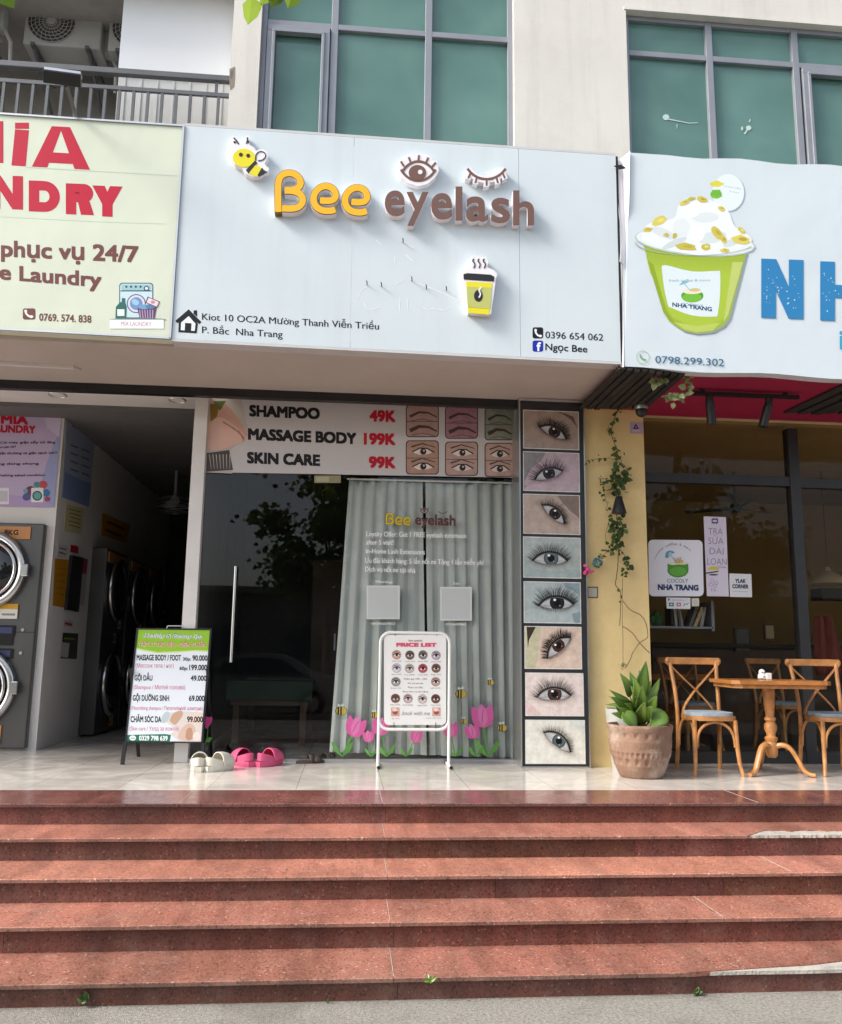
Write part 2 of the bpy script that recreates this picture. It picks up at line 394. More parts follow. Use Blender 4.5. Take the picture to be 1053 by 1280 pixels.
# text outlines -> flat triangles
_tc = {}
HORN = {'ơ': 'o', 'ờ': 'ò', 'ớ': 'ó', 'ở': 'ỏ', 'ỡ': 'õ', 'ợ': 'ọ', 'Ơ': 'O', 'Ờ': 'Ò', 'Ớ': 'Ó', 'Ỡ': 'Õ'}
PLAIN = {'ь': 'b', 'ы': 'bl', 'Đ': 'D', **HORN}
def raw_glyphs(txt, bold, shear, res):
    c = D.curves.new('t', 'FONT'); c.body = txt; c.offset = bold; c.shear = shear; c.resolution_u = res; c.size = 1
    o = D.objects.new('t', c); me = o.to_mesh()
    vs = [(v.co.x, v.co.y) for v in me.vertices]; fs = [tuple(p.vertices) for p in me.polygons]
    o.to_mesh_clear(); D.objects.remove(o); D.curves.remove(c)
    return vs, fs
def glyphs(txt, bold=0.0, shear=0.0, res=3):
    k = (txt, bold, shear, res)
    if k in _tc: return _tc[k]
    sub = ''.join(PLAIN.get(ch, ch) for ch in txt)
    vs, fs = raw_glyphs(sub, bold, shear, res)
    for i, ch in enumerate(txt):          # the horn of o and the bar of D
        if ch not in HORN and ch != 'Đ': continue
        pre = ''.join(PLAIN.get(q, q) for q in txt[:i])
        one, _ = raw_glyphs(PLAIN[ch], 0, 0, res); w1 = max(v[0] for v in one); x0_ = min(v[0] for v in one)
        adv = 0 if not pre else max(v[0] for v in raw_glyphs(pre+'.'+'|', 0, 0, 1)[0])-max(v[0] for v in raw_glyphs('.'+'|', 0, 0, 1)[0])
        up = ch.isupper(); yt = .70 if up else .47
        m0 = len(vs)
        if ch == 'Đ': q = [(adv+x0_-.07, .33), (adv+x0_-.005, .33), (adv+x0_-.005, .39), (adv+x0_-.07, .39)]
        else: q = [(adv+w1-.06, yt-.09), (adv+w1+.02, yt-.03), (adv+w1+.075, yt+.09), (adv+w1+.02, yt+.09), (adv+w1-.01, yt+.02)]
        vs += q; fs.append(tuple(range(m0, m0+len(q))))
    _tc[k] = (vs, fs); return _tc[k]
CAP = 0.729
def _cap():
    global CAP
    vs, _ = glyphs('H'); CAP = max(v[1] for v in vs)-min(v[1] for v in vs)
_cap()

class Pr:
    """flat printed artwork: every next shape lies a hair in front of the last. mp maps (u,v) to a point, n is the way it faces"""
    def __init__(s, mp, n=(0, -1, 0), step=.00006, vdown=True):
        s.mp = mp; s.n = Vector(n).normalized(); s.k = 0; s.step = step; s.b = MB(); s.vd = vdown
    def _add(s, uv, fs, col, lift=None):
        s.k += 1; off = s.n*(s.step*s.k if lift is None else lift)
        s.b.col = lin(col); s.b.add([s.mp(u, v)+off for u, v in uv], fs); return s
    def poly(s, uv, col): return s._add(uv, [tuple(range(len(uv)))], col)
    def rect(s, u0, v0, u1, v1, col): return s.poly([(u0, v0), (u1, v0), (u1, v1), (u0, v1)], col)
    def rrect(s, u0, v0, u1, v1, r, col, n=5):
        pts = []
        for cx, cy, a0 in ((u1-r, v1-r, 0), (u0+r, v1-r, 90), (u0+r, v0+r, 180), (u1-r, v0+r, 270)):
            for i in range(n+1):
                a = R(a0+90*i/n); pts.append((cx+r*math.cos(a), cy+r*math.sin(a)))
        return s.poly(pts, col)
    def ell(s, cx, cy, rx, ry, col, rot=0, n=22, a0=0, a1=360):
        pts = []; c, q = math.cos(R(rot)), math.sin(R(rot))
        full = abs(a1-a0) >= 360
        for i in range(n if full else n+1):
            a = R(a0+(a1-a0)*i/n); x, y = rx*math.cos(a), ry*math.sin(a); pts.append((cx+x*c-y*q, cy+x*q+y*c))
        return s.poly(pts, col)
    def ring(s, cx, cy, r0, r1, col, n=24, a0=0, a1=360, sy=1):
        pts = []
        for i in range(n+1):
            a = R(a0+(a1-a0)*i/n); pts += [(cx+r0*math.cos(a), cy+sy*r0*math.sin(a)), (cx+r1*math.cos(a), cy+sy*r1*math.sin(a))]
        return s._add(pts, [(2*i, 2*i+1, 2*i+3, 2*i+2) for i in range(n)], col)
    def line(s, pts, wd, col, taper=None):
        k = len(pts); vs = []
        for i, (x, y) in enumerate(pts):
            ax, ay = pts[max(i-1, 0)]; bx, by = pts[min(i+1, k-1)]
            dx, dy = bx-ax, by-ay; L = math.hypot(dx, dy) or 1; h = wd/2
            if taper is not None: h *= 1-(1-taper)*i/(k-1)
            vs += [(x-dy/L*h, y+dx/L*h), (x+dy/L*h, y-dx/L*h)]
        return s._add(vs, [(2*i, 2*i+1, 2*i+3, 2*i+2) for i in range(k-1)], col)
    def text(s, t, p0, p1, cap, col, bold=0.012, shear=0.0, res=3, fit=True):
        """baseline from p0 to p1, letters cap tall (in the map's own units)"""
        vs, fs = glyphs(t, min(bold, 0), shear, res)
        if not vs: return s
        bo = max(bold, 0)
        x0 = min(v[0] for v in vs)-bo; x1 = max(v[0] for v in vs)+bo
        (ax, ay), (bx, by) = p0, p1; L = math.hypot(bx-ax, by-ay); ex, ey = (bx-ax)/L, (by-ay)/L
        sy = cap/(CAP+2*bo); sx = L/(x1-x0) if fit else sy
        sg = -1 if s.vd else 1
        cps = [(0, 0)] if bo < .003 else [(-bo, 0), (bo, 0)] if bo < .015 else [(-bo, -bo), (bo, bo), (-bo, bo), (bo, -bo), (0, 0)]
        for ox, oy in cps:
            s._add([(ax+ex*(v[0]+ox-x0)*sx, ay+ey*(v[0]+ox-x0)*sx+sg*(v[1]+oy+bo)*sy) for v in vs], fs, col)
            s.k -= .6
        s.k += .6
        return s
    def block(s, ch, u0, v0, u1, v1, st, col, slope=0.0):
        """heavy capital built from straight and curved strokes in the box u0..u1, v0 (top)..v1 (bottom)"""
        W, H = u1-u0, v1-v0
        def put(pts): s.poly([(u0+x, v0+y+slope*x) for x, y in pts], col); s.k -= .8
        def half(cx0, y0, y1, x1):      # right half of a bowl, as a strip
            ry, rx = (y1-y0)/2, min((y1-y0)/2, x1-cx0); cy = (y0+y1)/2; sh = st*.92
            o = [(cx0, y0), (x1-rx, y0)]+[(x1-rx+rx*math.sin(R(t)), cy-ry*math.cos(R(t))) for t in range(0, 181, 12)]+[(x1-rx, y1), (cx0, y1)]
            ri, rj = max(rx-st, .1), ry-sh
            i = [(cx0, y0+sh), (x1-rx, y0+sh)]+[(x1-rx+ri*math.sin(R(t)), cy-rj*math.cos(R(t))) for t in range(0, 181, 12)]+[(x1-rx, y1-sh), (cx0, y1-sh)]
            V = []
            for p, q in zip(o, i): V += [(u0+p[0], v0+p[1]+slope*p[0]), (u0+q[0], v0+q[1]+slope*q[0])]
            s._add(V, [(2*k, 2*k+1, 2*k+3, 2*k+2) for k in range(len(o)-1)], col); s.k -= .8
        L = [(0, 0), (st, 0), (st, H), (0, H)]; Rr = [(W-st, 0), (W, 0), (W, H), (W-st, H)]
        if ch == 'N': put(L); put(Rr); put([(0, 0), (st*1.02, 0), (W, H), (W-st*1.02, H)])
        elif ch == 'H': put(L); put(Rr); put([(st*.9, H*.5-st*.45), (W-st*.9, H*.5-st*.45), (W-st*.9, H*.5+st*.45), (st*.9, H*.5+st*.45)])
        elif ch == 'M': put(L); put(Rr); put([(0, 0), (st*1.1, 0), (W/2+st*.45, H*.72), (W/2-st*.45, H*.72)]); put([(W-st*1.1, 0), (W, 0), (W/2+st*.45, H*.72), (W/2-st*.45, H*.72)])
        elif ch == 'A': put([(W/2-st*.62, 0), (W/2+st*.1, 0), (st*1.05, H), (0, H)]); put([(W/2-st*.1, 0), (W/2+st*.62, 0), (W, H), (W-st*1.05, H)]); put([(W*.26, H*.63), (W*.74, H*.63), (W*.80, H*.63+st*.72), (W*.20, H*.63+st*.72)])
        elif ch == 'L': put(L); put([(st*.9, H-st*.95), (W, H-st*.95), (W, H), (st*.9, H)])
        elif ch == 'U': put([(0, 0), (st, 0), (st, H*.62), (0, H*.62)]); put([(W-st, 0), (W, 0), (W, H*.62), (W-st, H*.62)]); s.ring(u0+W/2, v0+H*.61+slope*W/2, W/2-st, W/2, col, 20, 0, 180, H*.39/(W/2))
        elif ch == 'D': put(L); half(st*.9, 0, H, W)
        elif ch == 'R': put(L); half(st*.9, 0, H*.60, W*.97); put([(W*.42, H*.56), (W*.42+st*1.15, H*.56), (W, H), (W-st*1.25, H)])
        elif ch == 'Y': put([(0, 0), (st*1.2, 0), (W/2+st*.5, H*.56), (W/2-st*.5, H*.60)]); put([(W-st*1.2, 0), (W, 0), (W/2+st*.5, H*.60), (W/2-st*.5, H*.56)]); put([(W/2-st/2, H*.5), (W/2+st/2, H*.5), (W/2+st/2, H), (W/2-st/2, H)])
        s.k += 1
        return s
    def build(s, name='lettering', parent=None, m_=None, **kw): return s.b.build(name, m_ or PR, parent, **kw)
def onY(Y): return lambda u, v: P(u, v, Y)
def pxmap(ox, oy, k): return lambda u, v: (ox+u*k, oy+v*k)
def zoomY(Y, ox, oy, k): return lambda u, v: P(ox+u*k, oy+v*k, Y)
# ================================================================ setting: ground, steps, terrace
D0, TR, RS = 5.48, 0.361, 0.1254
GZ = -0.605
b = MB(); b.add([(-120, -120, GZ), (120, -120, GZ), (120, 120, GZ), (-120, 120, GZ)], [(0, 1, 2, 3)])
struct('ground', b, M['concrete'], loc=(0, 0, GZ))
b = MB(); b.add([(-120, -13, GZ+.004), (120, -13, GZ+.004), (120, -5, GZ+.004), (-120, -5, GZ+.004)], [(0, 1, 2, 3)])
struct('road', b, M['asphalt'], loc=(0, -9, GZ+.004))
b = MB(); b.box(-60, 60, -5.0, -4.8, GZ-.1, GZ+.12); struct('kerb', b, M['concrete'])
# terrace floor: one sheet, also the floor of the shops
b = MB(); b.box(-9, 10, 6.0, 14.0, -.5, 0.0); struct('terrace_floor', b, M['tiles'], loc=(0, 6, 0))
# pavement joint in front of the steps
b = MB()
for x in (-2.2, .1, 2.4): b.box(x-.0015, x+.0015, 2.0, 4.05, GZ, GZ+.001)
b.box(-8, 8, 3.2, 3.207, GZ, GZ+.002)
struct('pavement_joint', b, M['stucco_grey'])

steps = thing('stone_steps', 'wide flight of speckled red granite steps with chipped nosings up to the tiled terrace', 'steps', (0, 4.6, GZ))
rnd = random.Random(3)
XB = [-9, -6.2, -4.1, -1.98, .25, 2.62, 4.9, 7.2, 10]
def tread(k, y_front, z, segs, m_, name='tread'):
    b = MB()
    for x0, x1, yf in segs:
        g = rnd.uniform(.93, 1.07)*(1, 1.0, 1.22, 1.0, .84)[k]; b.col = (g*rnd.uniform(.98, 1.04), g, g*rnd.uniform(.96, 1.02))
        back = D0-TR*(k-1)+.036 if k else 6.0
        if isinstance(yf, list):              # chipped front edge
            pts = [(x0, back), (x1, back)]+[(p, q) for p, q in reversed(yf)]
            b.prism([Vector((x, y, z-.02)) for x, y in pts], (0, 0, .02))
        else:
            b.box(x0+.0012, x1-.0012, yf+.003, back, z-.02, z)
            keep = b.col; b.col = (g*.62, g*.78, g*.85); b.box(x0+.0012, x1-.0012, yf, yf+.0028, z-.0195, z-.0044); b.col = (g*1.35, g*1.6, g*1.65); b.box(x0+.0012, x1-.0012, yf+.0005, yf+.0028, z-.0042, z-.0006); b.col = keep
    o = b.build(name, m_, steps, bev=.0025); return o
def jag(x0, x1, yf, depth, n, seed):
    r = random.Random(seed); L = [(x0, yf)]
    for i in range(1, n):
        t = i/n; L.append((x0+(x1-x0)*t, yf+depth*min(1, 5*t, 5*(1-t) if x1 < 5 else 1)*(.85+.3*r.random())))
    L.append((x1, yf+(0 if x1 < 5 else depth))); return L
joints = {0: [-9, -5.6, -3.9, -1.0, .25, 2.7, 5.3, 7.6, 10], 1: [-9, -6.6, -2.95, .25, 5.0, 10], 2: [-9, -4.8, -2.2, .25, 2.52, 5.6, 10],
          3: [-9, -6.0, -3.4, .25, 1.95, 3.2, 6.4, 10], 4: [-9, -5.4, -2.7, .25, 10]}
c1a, c1b = P(935, 1047, D0-TR).x, P(1053, 1047, D0-TR).x+.25
c4a = P(858, 1207, D0-4*TR).x
for k in range(5):
    yf = D0-TR*k; z = -RS*k; segs = []
    J = sorted(joints[k]+([c1a, c1b] if k == 1 else [c4a] if k == 4 else []))
    for x0, x1 in zip(J[:-1], J[1:]):
        if k == 1 and abs(x0-c1a) < 1e-6: segs.append((x0, x1, jag(x0, x1, yf, .13, 18, 5)))
        elif k == 4 and abs(x0-c4a) < 1e-6: segs.append((x0, x1, jag(x0, x1, yf, .215, 40, 9)))
        else: segs.append((x0, x1, yf))
    tread(k, yf, z, segs, M['granite_polish'] if k == 0 else M['granite'])
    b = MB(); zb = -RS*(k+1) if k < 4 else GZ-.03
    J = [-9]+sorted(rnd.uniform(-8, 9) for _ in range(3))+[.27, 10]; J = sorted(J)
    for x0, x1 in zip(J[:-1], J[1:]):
        g = rnd.uniform(.30, .48); b.col = (g, g*rnd.uniform(.82, 1.02), g*rnd.uniform(.8, 1.02))  # nosing shade painted into the riser tint, along with slab-to-slab tone
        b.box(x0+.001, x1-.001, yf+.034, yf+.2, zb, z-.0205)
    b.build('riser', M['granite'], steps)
for k in range(5):
    for x in joints[k][1:-1]:
        b = MB(); yf = D0-TR*k; z = -RS*k; b.box(x-.0013, x+.0013, yf+.02, (D0-TR*(k-1)+.03 if k else 5.99), z-.01, z+.0012); b.build('joint_filler', M['mortar'], steps)
for (x0, x1, yf, z, dz, dy) in ((c1a+.01, c1b-.01, D0-TR+.004, -RS, .004, .17), (c4a+.01, 9.9, D0-4*TR+.002, -4*RS, .005, .27)):
    b = MB(); r = random.Random(4); nseg = 60
    xs = [x0+(x1-x0)*i/nseg for i in range(nseg+1)]
    fr = [(x, yf+.008*r.random()) for x in xs]
    b.prism([Vector((x, y+.012, z-.0204)) for x, y in fr]+[Vector((x1, yf+dy, z-.0204)), Vector((x0, yf+dy, z-.0204))], (0, 0, .0204-dz))
    b.build('mortar_patch', M['mortar'], steps)

# ================================================================ upper building
WY = 7.4
bl = thing('apartment_building', 'cream rendered apartment building above the row of shops', 'building', (0, WY, 3.2))
xl = P(288, 90, WY).x; w1a, w1b = -1.0, P(643, 90, WY).x; w2a, w2b = P(784, 60, WY).x, 5.7
zb = 5.72; w1t, w2t = 7.85, P(783, 12, WY).z
b = MB()
b.box(xl, w1a, WY, WY+.3, 3.3, 11); b.box(w1b, w2a, WY, WY+.3, 3.3, 11); b.box(w2b, 10, WY, WY+.3, 3.3, 11)
b.box(w1a, w1b, WY, WY+.3, 3.3, zb); b.box(w2a, w2b, WY, WY+.3, 3.3, zb)
b.box(w1a, w1b, WY, WY+.3, w1t, 11); b.box(w2a, w2b, WY, WY+.3, w2t, 11)
b.build('wall', M['stucco'], bl)
def window(name, xs, z0, zt, ztop, cas, cells_marks, ledge):
    """xs: mullion centre lines from jamb to jamb; zt: transom height"""
    fy = WY+.07
    b = MB(); wf = .055
    for i, x in enumerate(xs):
        h = wf/2
        if i == 0: b.box(x, x+wf*.9, fy, fy+.07, z0, ztop)
        elif i == len(xs)-1: b.box(x-wf*.9, x, fy, fy+.07, z0, ztop)
        else: b.box(x-h*1.25, x+h*1.25, fy, fy+.07, z0, ztop)
    for x0, x1 in zip(xs[:-1], xs[1:]):
        a = x0+(wf*.9 if x0 == xs[0] else wf*.63); c = x1-(wf*.9 if x1 == xs[-1] else wf*.63)
        b.box(a, c, fy+.002, fy+.07, zt-.03, zt+.03); b.box(a, c, fy+.002, fy+.07, z0, z0+.06); b.box(a, c, fy+.002, fy+.07, ztop-.05, ztop)
    fo = b.build('window', M['grey_frame'], bl, bev=.004)
    for i, (x0, x1) in enumerate(zip(xs[:-1], xs[1:])):
        for (za, zz) in ((z0+.06, zt-.03), (zt+.03, ztop-.05)):
            b = MB(); b.box(x0+.03, x1-.03, fy+.045, fy+.055, za-.01, zz+.01); b.build('pane', M['green_glass'], fo)
        if i == cas:
            b = MB(); a, c = x0+.055, x1-.045; za, zz = z0+.065, zt-.04
            for d, (yo, t) in enumerate(((-.02, .06), (-.035, .03))):
                q = .0 if d == 0 else .05
                b.box(a+q, c-q, fy+yo, fy+.03, za+q, za+q+t); b.box(a+q, c-q, fy+yo, fy+.03, zz-q-t, zz-q)
                b.box(a+q, a+q+t, fy+yo, fy+.03, za+q+t, zz-q-t); b.box(c-q-t, c-q, fy+yo, fy+.03, za+q+t, zz-q-t)
            b.build('casement', M['grey_frame'], fo, bev=.004)
    return fo
zt1 = (P(330, 28, WY+.07).z+P(641, 48, WY+.07).z)/2
zt2 = (P(786, 66, WY+.07).z+P(990, 79, WY+.07).z)/2
window('window', [w1a, P(418, 60, WY+.07).x, P(536, 60, WY+.07).x, w1b], zb, zt1, w1t, 0, None, 1)
window('window', [w2a, P(889, 100, WY+.07).x, P(999, 130, WY+.07).x, P(999, 130, WY+.07).x+.95, w2b], zb, zt2, w2t, 2, None, 1)
b = MB()      # stains on the glass and the lintel drip edge
b.box(w2a-.02, w2b, WY-.012, WY, w2t, w2t+.03); b.build('drip_edge', M['stucco'], bl)
pr = Pr(zoomY(WY+.11, 660, 0, .3732), step=.0003)
for pts, wd in (([(458, 392), (470, 398), (500, 404), (540, 412), (570, 410)], 5), ([(726, 448), (735, 436), (745, 426)], 6), ([(742, 408), (746, 398)], 6), ([(500, 416), (500, 430)], 4)):
    pr.line(pts, wd, (.45, .6, .55), .4); pr.build('paint_splash', bl); pr = Pr(zoomY(WY+.11, 660, 0, .3732), step=.0003)
pr.ell(463, 392, 11, 10, (.5, .65, .6)); pr.ell(740, 428, 9, 8, (.5, .65, .6)); pr.ell(718, 430, 4, 7, (.45, .6, .55))
pr.build('paint_splash', bl)
# chipped corner of the pier where the railing meets it
pr = Pr(onY(WY-.001), step=.0004)
pr.poly([(287, 86), (294, 83), (294, 96), (293, 108), (288, 113), (287, 104)], (.25, .21, .17)); pr.poly([(288, 89), (292, 87), (291, 96), (288, 99)], (.16, .13, .11))
pr.build('chipped_patch', bl)

# balcony recess with its floor, back wall and ceiling
BY = 9.2
b = MB(); b.box(-9, xl, BY, BY+.2, 5.2, 11); b.box(xl, xl+.2, WY+.3, BY, 5.2, 11); b.build('balcony_wall', M['stucco_grey'], bl)
b = MB(); b.box(-9, xl, WY-.05, BY, 5.0, 5.3); b.build('balcony_floor', M['stucco_grey'], bl)
zc = P(220, 2, 7.9).z
b = MB(); b.box(-9, xl, 7.42, BY, zc+.02, zc+.25); b.build('balcony_ceiling', M['stucco_grey'], bl)
# white partition box
pt = thing('partition_panel', 'glossy white partition panel on the balcony beside the air conditioners', 'panel', (P(220, 60, 7.8).x, 7.8, 5.3))
xa = P(150, 60, 7.8).x; xm = P(289, 60, 7.8).x
zsp = (P(150, 84, 7.8).z + P(288, 106, 7.8).z)/2
b = MB(); b.box(xa, xm+.3, 7.8, 8.6, zsp, zc+.01); b.build('upper_panel', M['panel_partition'], pt)
b = MB(); b.box(xa, xm+.3, 7.83, 8.6, 5.3, zsp-.004)
for i in range(9): b.box(xa+.06+i*.16, xa+.075+i*.16, 7.822, 7.83, 5.3, zsp-.004)
b.build('lower_panel', M['partition_low'], pt)
# railing
RY = 7.5
rl = thing('balcony_railing', 'dark grey metal balcony railing above the green laundry sign', 'railing', (-3, RY, 5.3))
zr = P(0, 80, RY).z; zr1 = P(0, 100, RY).z
b = MB(); b.box(-6, xl+.01, RY-.03, RY+.03, zr-.03, zr+.03); b.build('top_rail', M['rail_grey'], rl, bev=.006)
b = MB(); b.box(-6, xl+.01, RY-.015, RY+.015, zr1-.022, zr1+.016); b.build('lower_rail', M['rail_grey'], rl)
step = (P(273, 130, RY).x-P(3, 130, RY).x)/15
for i in range(-6, 16):
    x = P(3, 130, RY).x+i*step; t = zr1-.022
    b = MB(); b.box(x-.013, x+.013, RY-.012, RY+.012, 5.3, t); b.build('baluster', M['rail_grey'], rl)
for x in (P(97, 90, RY).x, P(271, 105, RY).x):
    b = MB(); b.box(x-.013, x+.013, RY-.013, RY+.013, zr1+.017, zr-.031); b.build('short_post', M['rail_grey'], rl)
# air conditioners
def ac_unit(x, y, z, label):
    t = thing('air_conditioner', label, 'air conditioner', (x, y, z), 'outdoor air conditioner units on the balcony')
    W, H, Dp = .80, .56, .30
    b = MB(); b.box(x-W/2, x+W/2, y, y+Dp, z, z+H); b.build('casing', M['ac_white'], t, bev=.015)
    cx, cz = x-.12, z+H/2; fy = y-.004
    b = MB()
    for r in (.05, .09, .13, .17, .21, .245): b.tube([(cx+r*math.cos(a*math.pi/18), fy-.006, cz+r*math.sin(a*math.pi/18)) for a in range(36)], .004, 5, closed=True)
    for a in range(0, 360, 15):
        c, s = math.cos(R(a)), math.sin(R(a)); c2, s2 = math.cos(R(a+22)), math.sin(R(a+22))
        b.tube([(cx+.05*c, fy-.006, cz+.05*s), (cx+.15*math.cos(R(a+9)), fy-.008, cz+.15*math.sin(R(a+9))), (cx+.245*c2, fy-.006, cz+.245*s2)], .003, 4)
    b.build('fan_grille', M['ac_white'], t)
    b = MB(); b.disc((cx, fy+.0035, cz), (.245, 0, 0), (0, 0, .245), 32); b.build('fan_opening', M['ac_dark'], t)
    b = MB(); b.disc((cx, fy-.014, cz), (.045, 0, 0), (0, 0, .045), 20); b.build('hub_cap', M['ac_white'], t)
    q = Pr(lambda u, v: Vector((x+u, y-.001, z+v)), vdown=False); q.rect(.16, .43, .38, .50, (.26, .27, .27)); q.rect(.17, .45, .37, .48, (.03, .19, .17)); q.build('nameplate', t)
    for s in (-.28, .28): b = MB(); b.box(x+s-.02, x+s+.02, y-.05, y+Dp+.35, z-.045, z-.006); b.bar((x+s, y+.02, z-.03), (x+s, y+Dp+.33, z-.38), .03, .03); b.build('bracket', M['rail_grey'], t)
    b = MB(); b.box(x+W/2+.001, x+W/2+.06, y+.12, y+.24, z+.05, z+.3); b.tube([(x+W/2+.04, y+.18, z+.1), (x+W/2+.12, y+.2, z-.05), (x+W/2+.1, y+.3, z-.3)], .02, 8); b.build('pipe_cover', M['ac_white'], t)
    return t
AY = 8.3
a2 = P(28, 54, AY); a3 = P(134, 62, AY)
W_ = .80
ac_unit(a2.x+.40, AY, a2.z, 'outdoor air conditioner with a teal nameplate, its whole fan grille in view')
ac_unit(a3.x+.40, AY, a3.z, 'outdoor air conditioner half hidden behind the glossy white partition panel')
ac_unit(a2.x-.62, AY-.25, a2.z+.02, 'outdoor air conditioner cut by the edge, left of the one whose fan shows whole')

# ================================================================ soffit and black beam over the three shops
b = MB(); b.box(-9, 2.075, 6.22, 7.205, 3.2, 3.3); b.box(-9, 10, 7.3, 7.4, 3.2, 3.3); b.build('soffit', M['soffit'], bl)
b = MB(); b.box(2.08, 10, 6.22, 7.3, 3.2, 3.3); b.build('cafe_slab', M['stucco_grey'], bl)
b = MB(); b.box(-9, 2.06, 7.21, 7.28, 3.125, 3.2); b.build('black_beam', M['black_metal'], bl)
# seam in the soffit + old fluorescent batten on it
t = thing('tube_light_batten', 'thin unlit white tube light batten under the soffit below the laundry sign', 'light')
e0, e1 = F(-40, 452, 3.185), F(92, 459, 3.185)
b = MB(); b.bar(e0+Vector((0, 0, .0)), e1, .03, .028, up=(0, 0, -1)); b.build('batten', M['plaster_white'], t)
b = MB(); b.tube([e1, e1+Vector((.015, .02, .0)), e1+Vector((.03, .10, .012))], .004, 5); b.build('cable', M['soffit'], t)
# ================================================================ the salon sign
SY = 6.1
def slab_px(b, px, Y, d, side=None): return b.prism([P(x, y, Y) for x, y in px], (0, -d, 0), side)
sg = thing('salon_sign', 'large white panel sign with raised yellow and brown eyelash shop letters, bee and coffee cup', 'sign', (.35, SY, 3.2))
def top(x): return 156.8+(x-231)*(194.2-156.8)/(769.8-231)
def bot(x): return 423+(x-214)*(452-423)/(776.5-214)
def lerp(a, b, t): return a+(b-a)*t
# three sheets: seams at px 443|441 and 648|650
for a0, a1, c0, c1 in ((231.2, 442.7, 214.6, 437.6), (443.1, 648.2, 438.0, 650.8), (648.6, 769.8, 651.2, 776.5)):
    b = MB(); q = [(a0, top(a0)), (a1, top(a1)), (c1, bot(c1)), (c0, bot(c0))]
    b.prism([P(x, y, SY) for x, y in q], (0, .12, 0)); b.build('sheet', M['panel_white'], sg, bev=.002)
tl, tr_ = P(231, 156.8, SY), P(769.8, 194.2, SY); b = MB(); b.bar(tl+Vector((0, .06, .012)), tr_+Vector((0, .06, .012)), .12, .02, up=(0, 0, 1))
b.build('edge_trim', M['panel_edge'], sg)
bl_, br_ = P(214.5, 423, SY), P(776.5, 452, SY); b = MB(); b.bar(bl_+Vector((0, .06, -.012)), br_+Vector((0, .06, -.012)), .124, .02, up=(0, 0, 1))
b.build('edge_trim', M['panel_edge'], sg)
b = MB(); b.bar(tr_+Vector((.012, .07, 0)), br_+Vector((.012, .07, 0)), .02, .12, up=(0, -1, 0)); b.build('side_trim', M['black'], sg)
pr = Pr(onY(SY-.001))
K = '14161c'
pr.text('Kiot 10 OC2A Mường Thanh Viễn Triều', (252.6, 399.8), (474, 412), 8.5, K, .012)
pr.build('address_lettering', sg); pr = Pr(onY(SY-.001))
pr.text('P. Bắc  Nha Trang', (252.6, 416.3), (353.5, 422), 8.5, K, .012)
pr.build('address_lettering', sg); pr = Pr(onY(SY-.001))
pr.text('0396 654 062', (682, 422.6), (754.5, 426), 8.6, K, .012)
pr.build('phone_lettering', sg); pr = Pr(onY(SY-.001))
pr.text('Ngọc Bee', (682, 437.6), (734.5, 440.6), 8.6, K, .016)
pr.build('page_lettering', sg); pr = Pr(onY(SY-.001))
# house
pr.poly([(219, 401), (236, 386.5), (252, 402.5), (249, 405), (236, 393), (222, 404)], K)
pr.poly([(242, 388), (246.5, 387.6), (246.5, 396), (242, 392)], K)
pr.poly([(223.5, 402), (236, 391.5), (247.5, 404), (246, 416.5), (223, 415.2)], K); pr.poly([(226.5, 403), (236, 395), (244.5, 404.5), (243.5, 413.6), (226, 412.6)], '#e2e8ec'[1:])
pr.poly([(231.5, 403.5), (239.5, 404), (239, 413.5), (231, 413)], K)
pr.build('house_symbol', sg); pr = Pr(onY(SY-.001))
# phone and f squares
pr.rrect(666, 409, 679.3, 423, 2.6, K); pr.line([(669.5, 412.5), (670.2, 416), (672.5, 419), (676, 420.3)], 2.2, 'eef2f5')
pr.ell(669.8, 412.8, 1.6, 1.9, 'eef2f5'); pr.ell(675.8, 419.8, 1.9, 1.6, 'eef2f5')
pr.build('phone_symbol', sg); pr = Pr(onY(SY-.001))
pr.rrect(666, 425.5, 679.3, 439.5, 2.6, '1c2fa0'); pr.text('f', (671, 438.6), (676.6, 438.9), 11, 'f2f4f8', .03)
pr.build('page_symbol', sg)
# what is left of letters that were taken down
g = (.84, .86, .87)
for pts in ([(448, 372), (452, 362), (460, 358)], [(455, 378), (458, 386), (466, 388), (474, 383)], [(494, 356), (505, 350)], [(500, 372), (500, 388)], [(510, 372), (510, 388)], [(528, 384), (536, 387), (544, 385)], [(546, 386), (556, 388), (563, 384)],
            [(493, 328), (494, 320)], [(507, 318), (516, 326)], [(470, 300), (476, 305)], [(518, 352), (548, 364), (575, 376)], [(505, 302), (517, 310)]):
    pr = Pr(onY(SY-.001)); pr.line(pts, .9, g); pr.build('glue_mark', sg)
for x, y in ((504, 303), (459, 356), (477, 358), (515, 351), (533, 361), (558, 363)):
    b = MB(); p = P(x, y, SY); b.tube([p, p+Vector((0, -.03, .004)), p+Vector((-.006, -.035, .02))], .004, 5); b.build('screw_stub', M['wire'], sg)

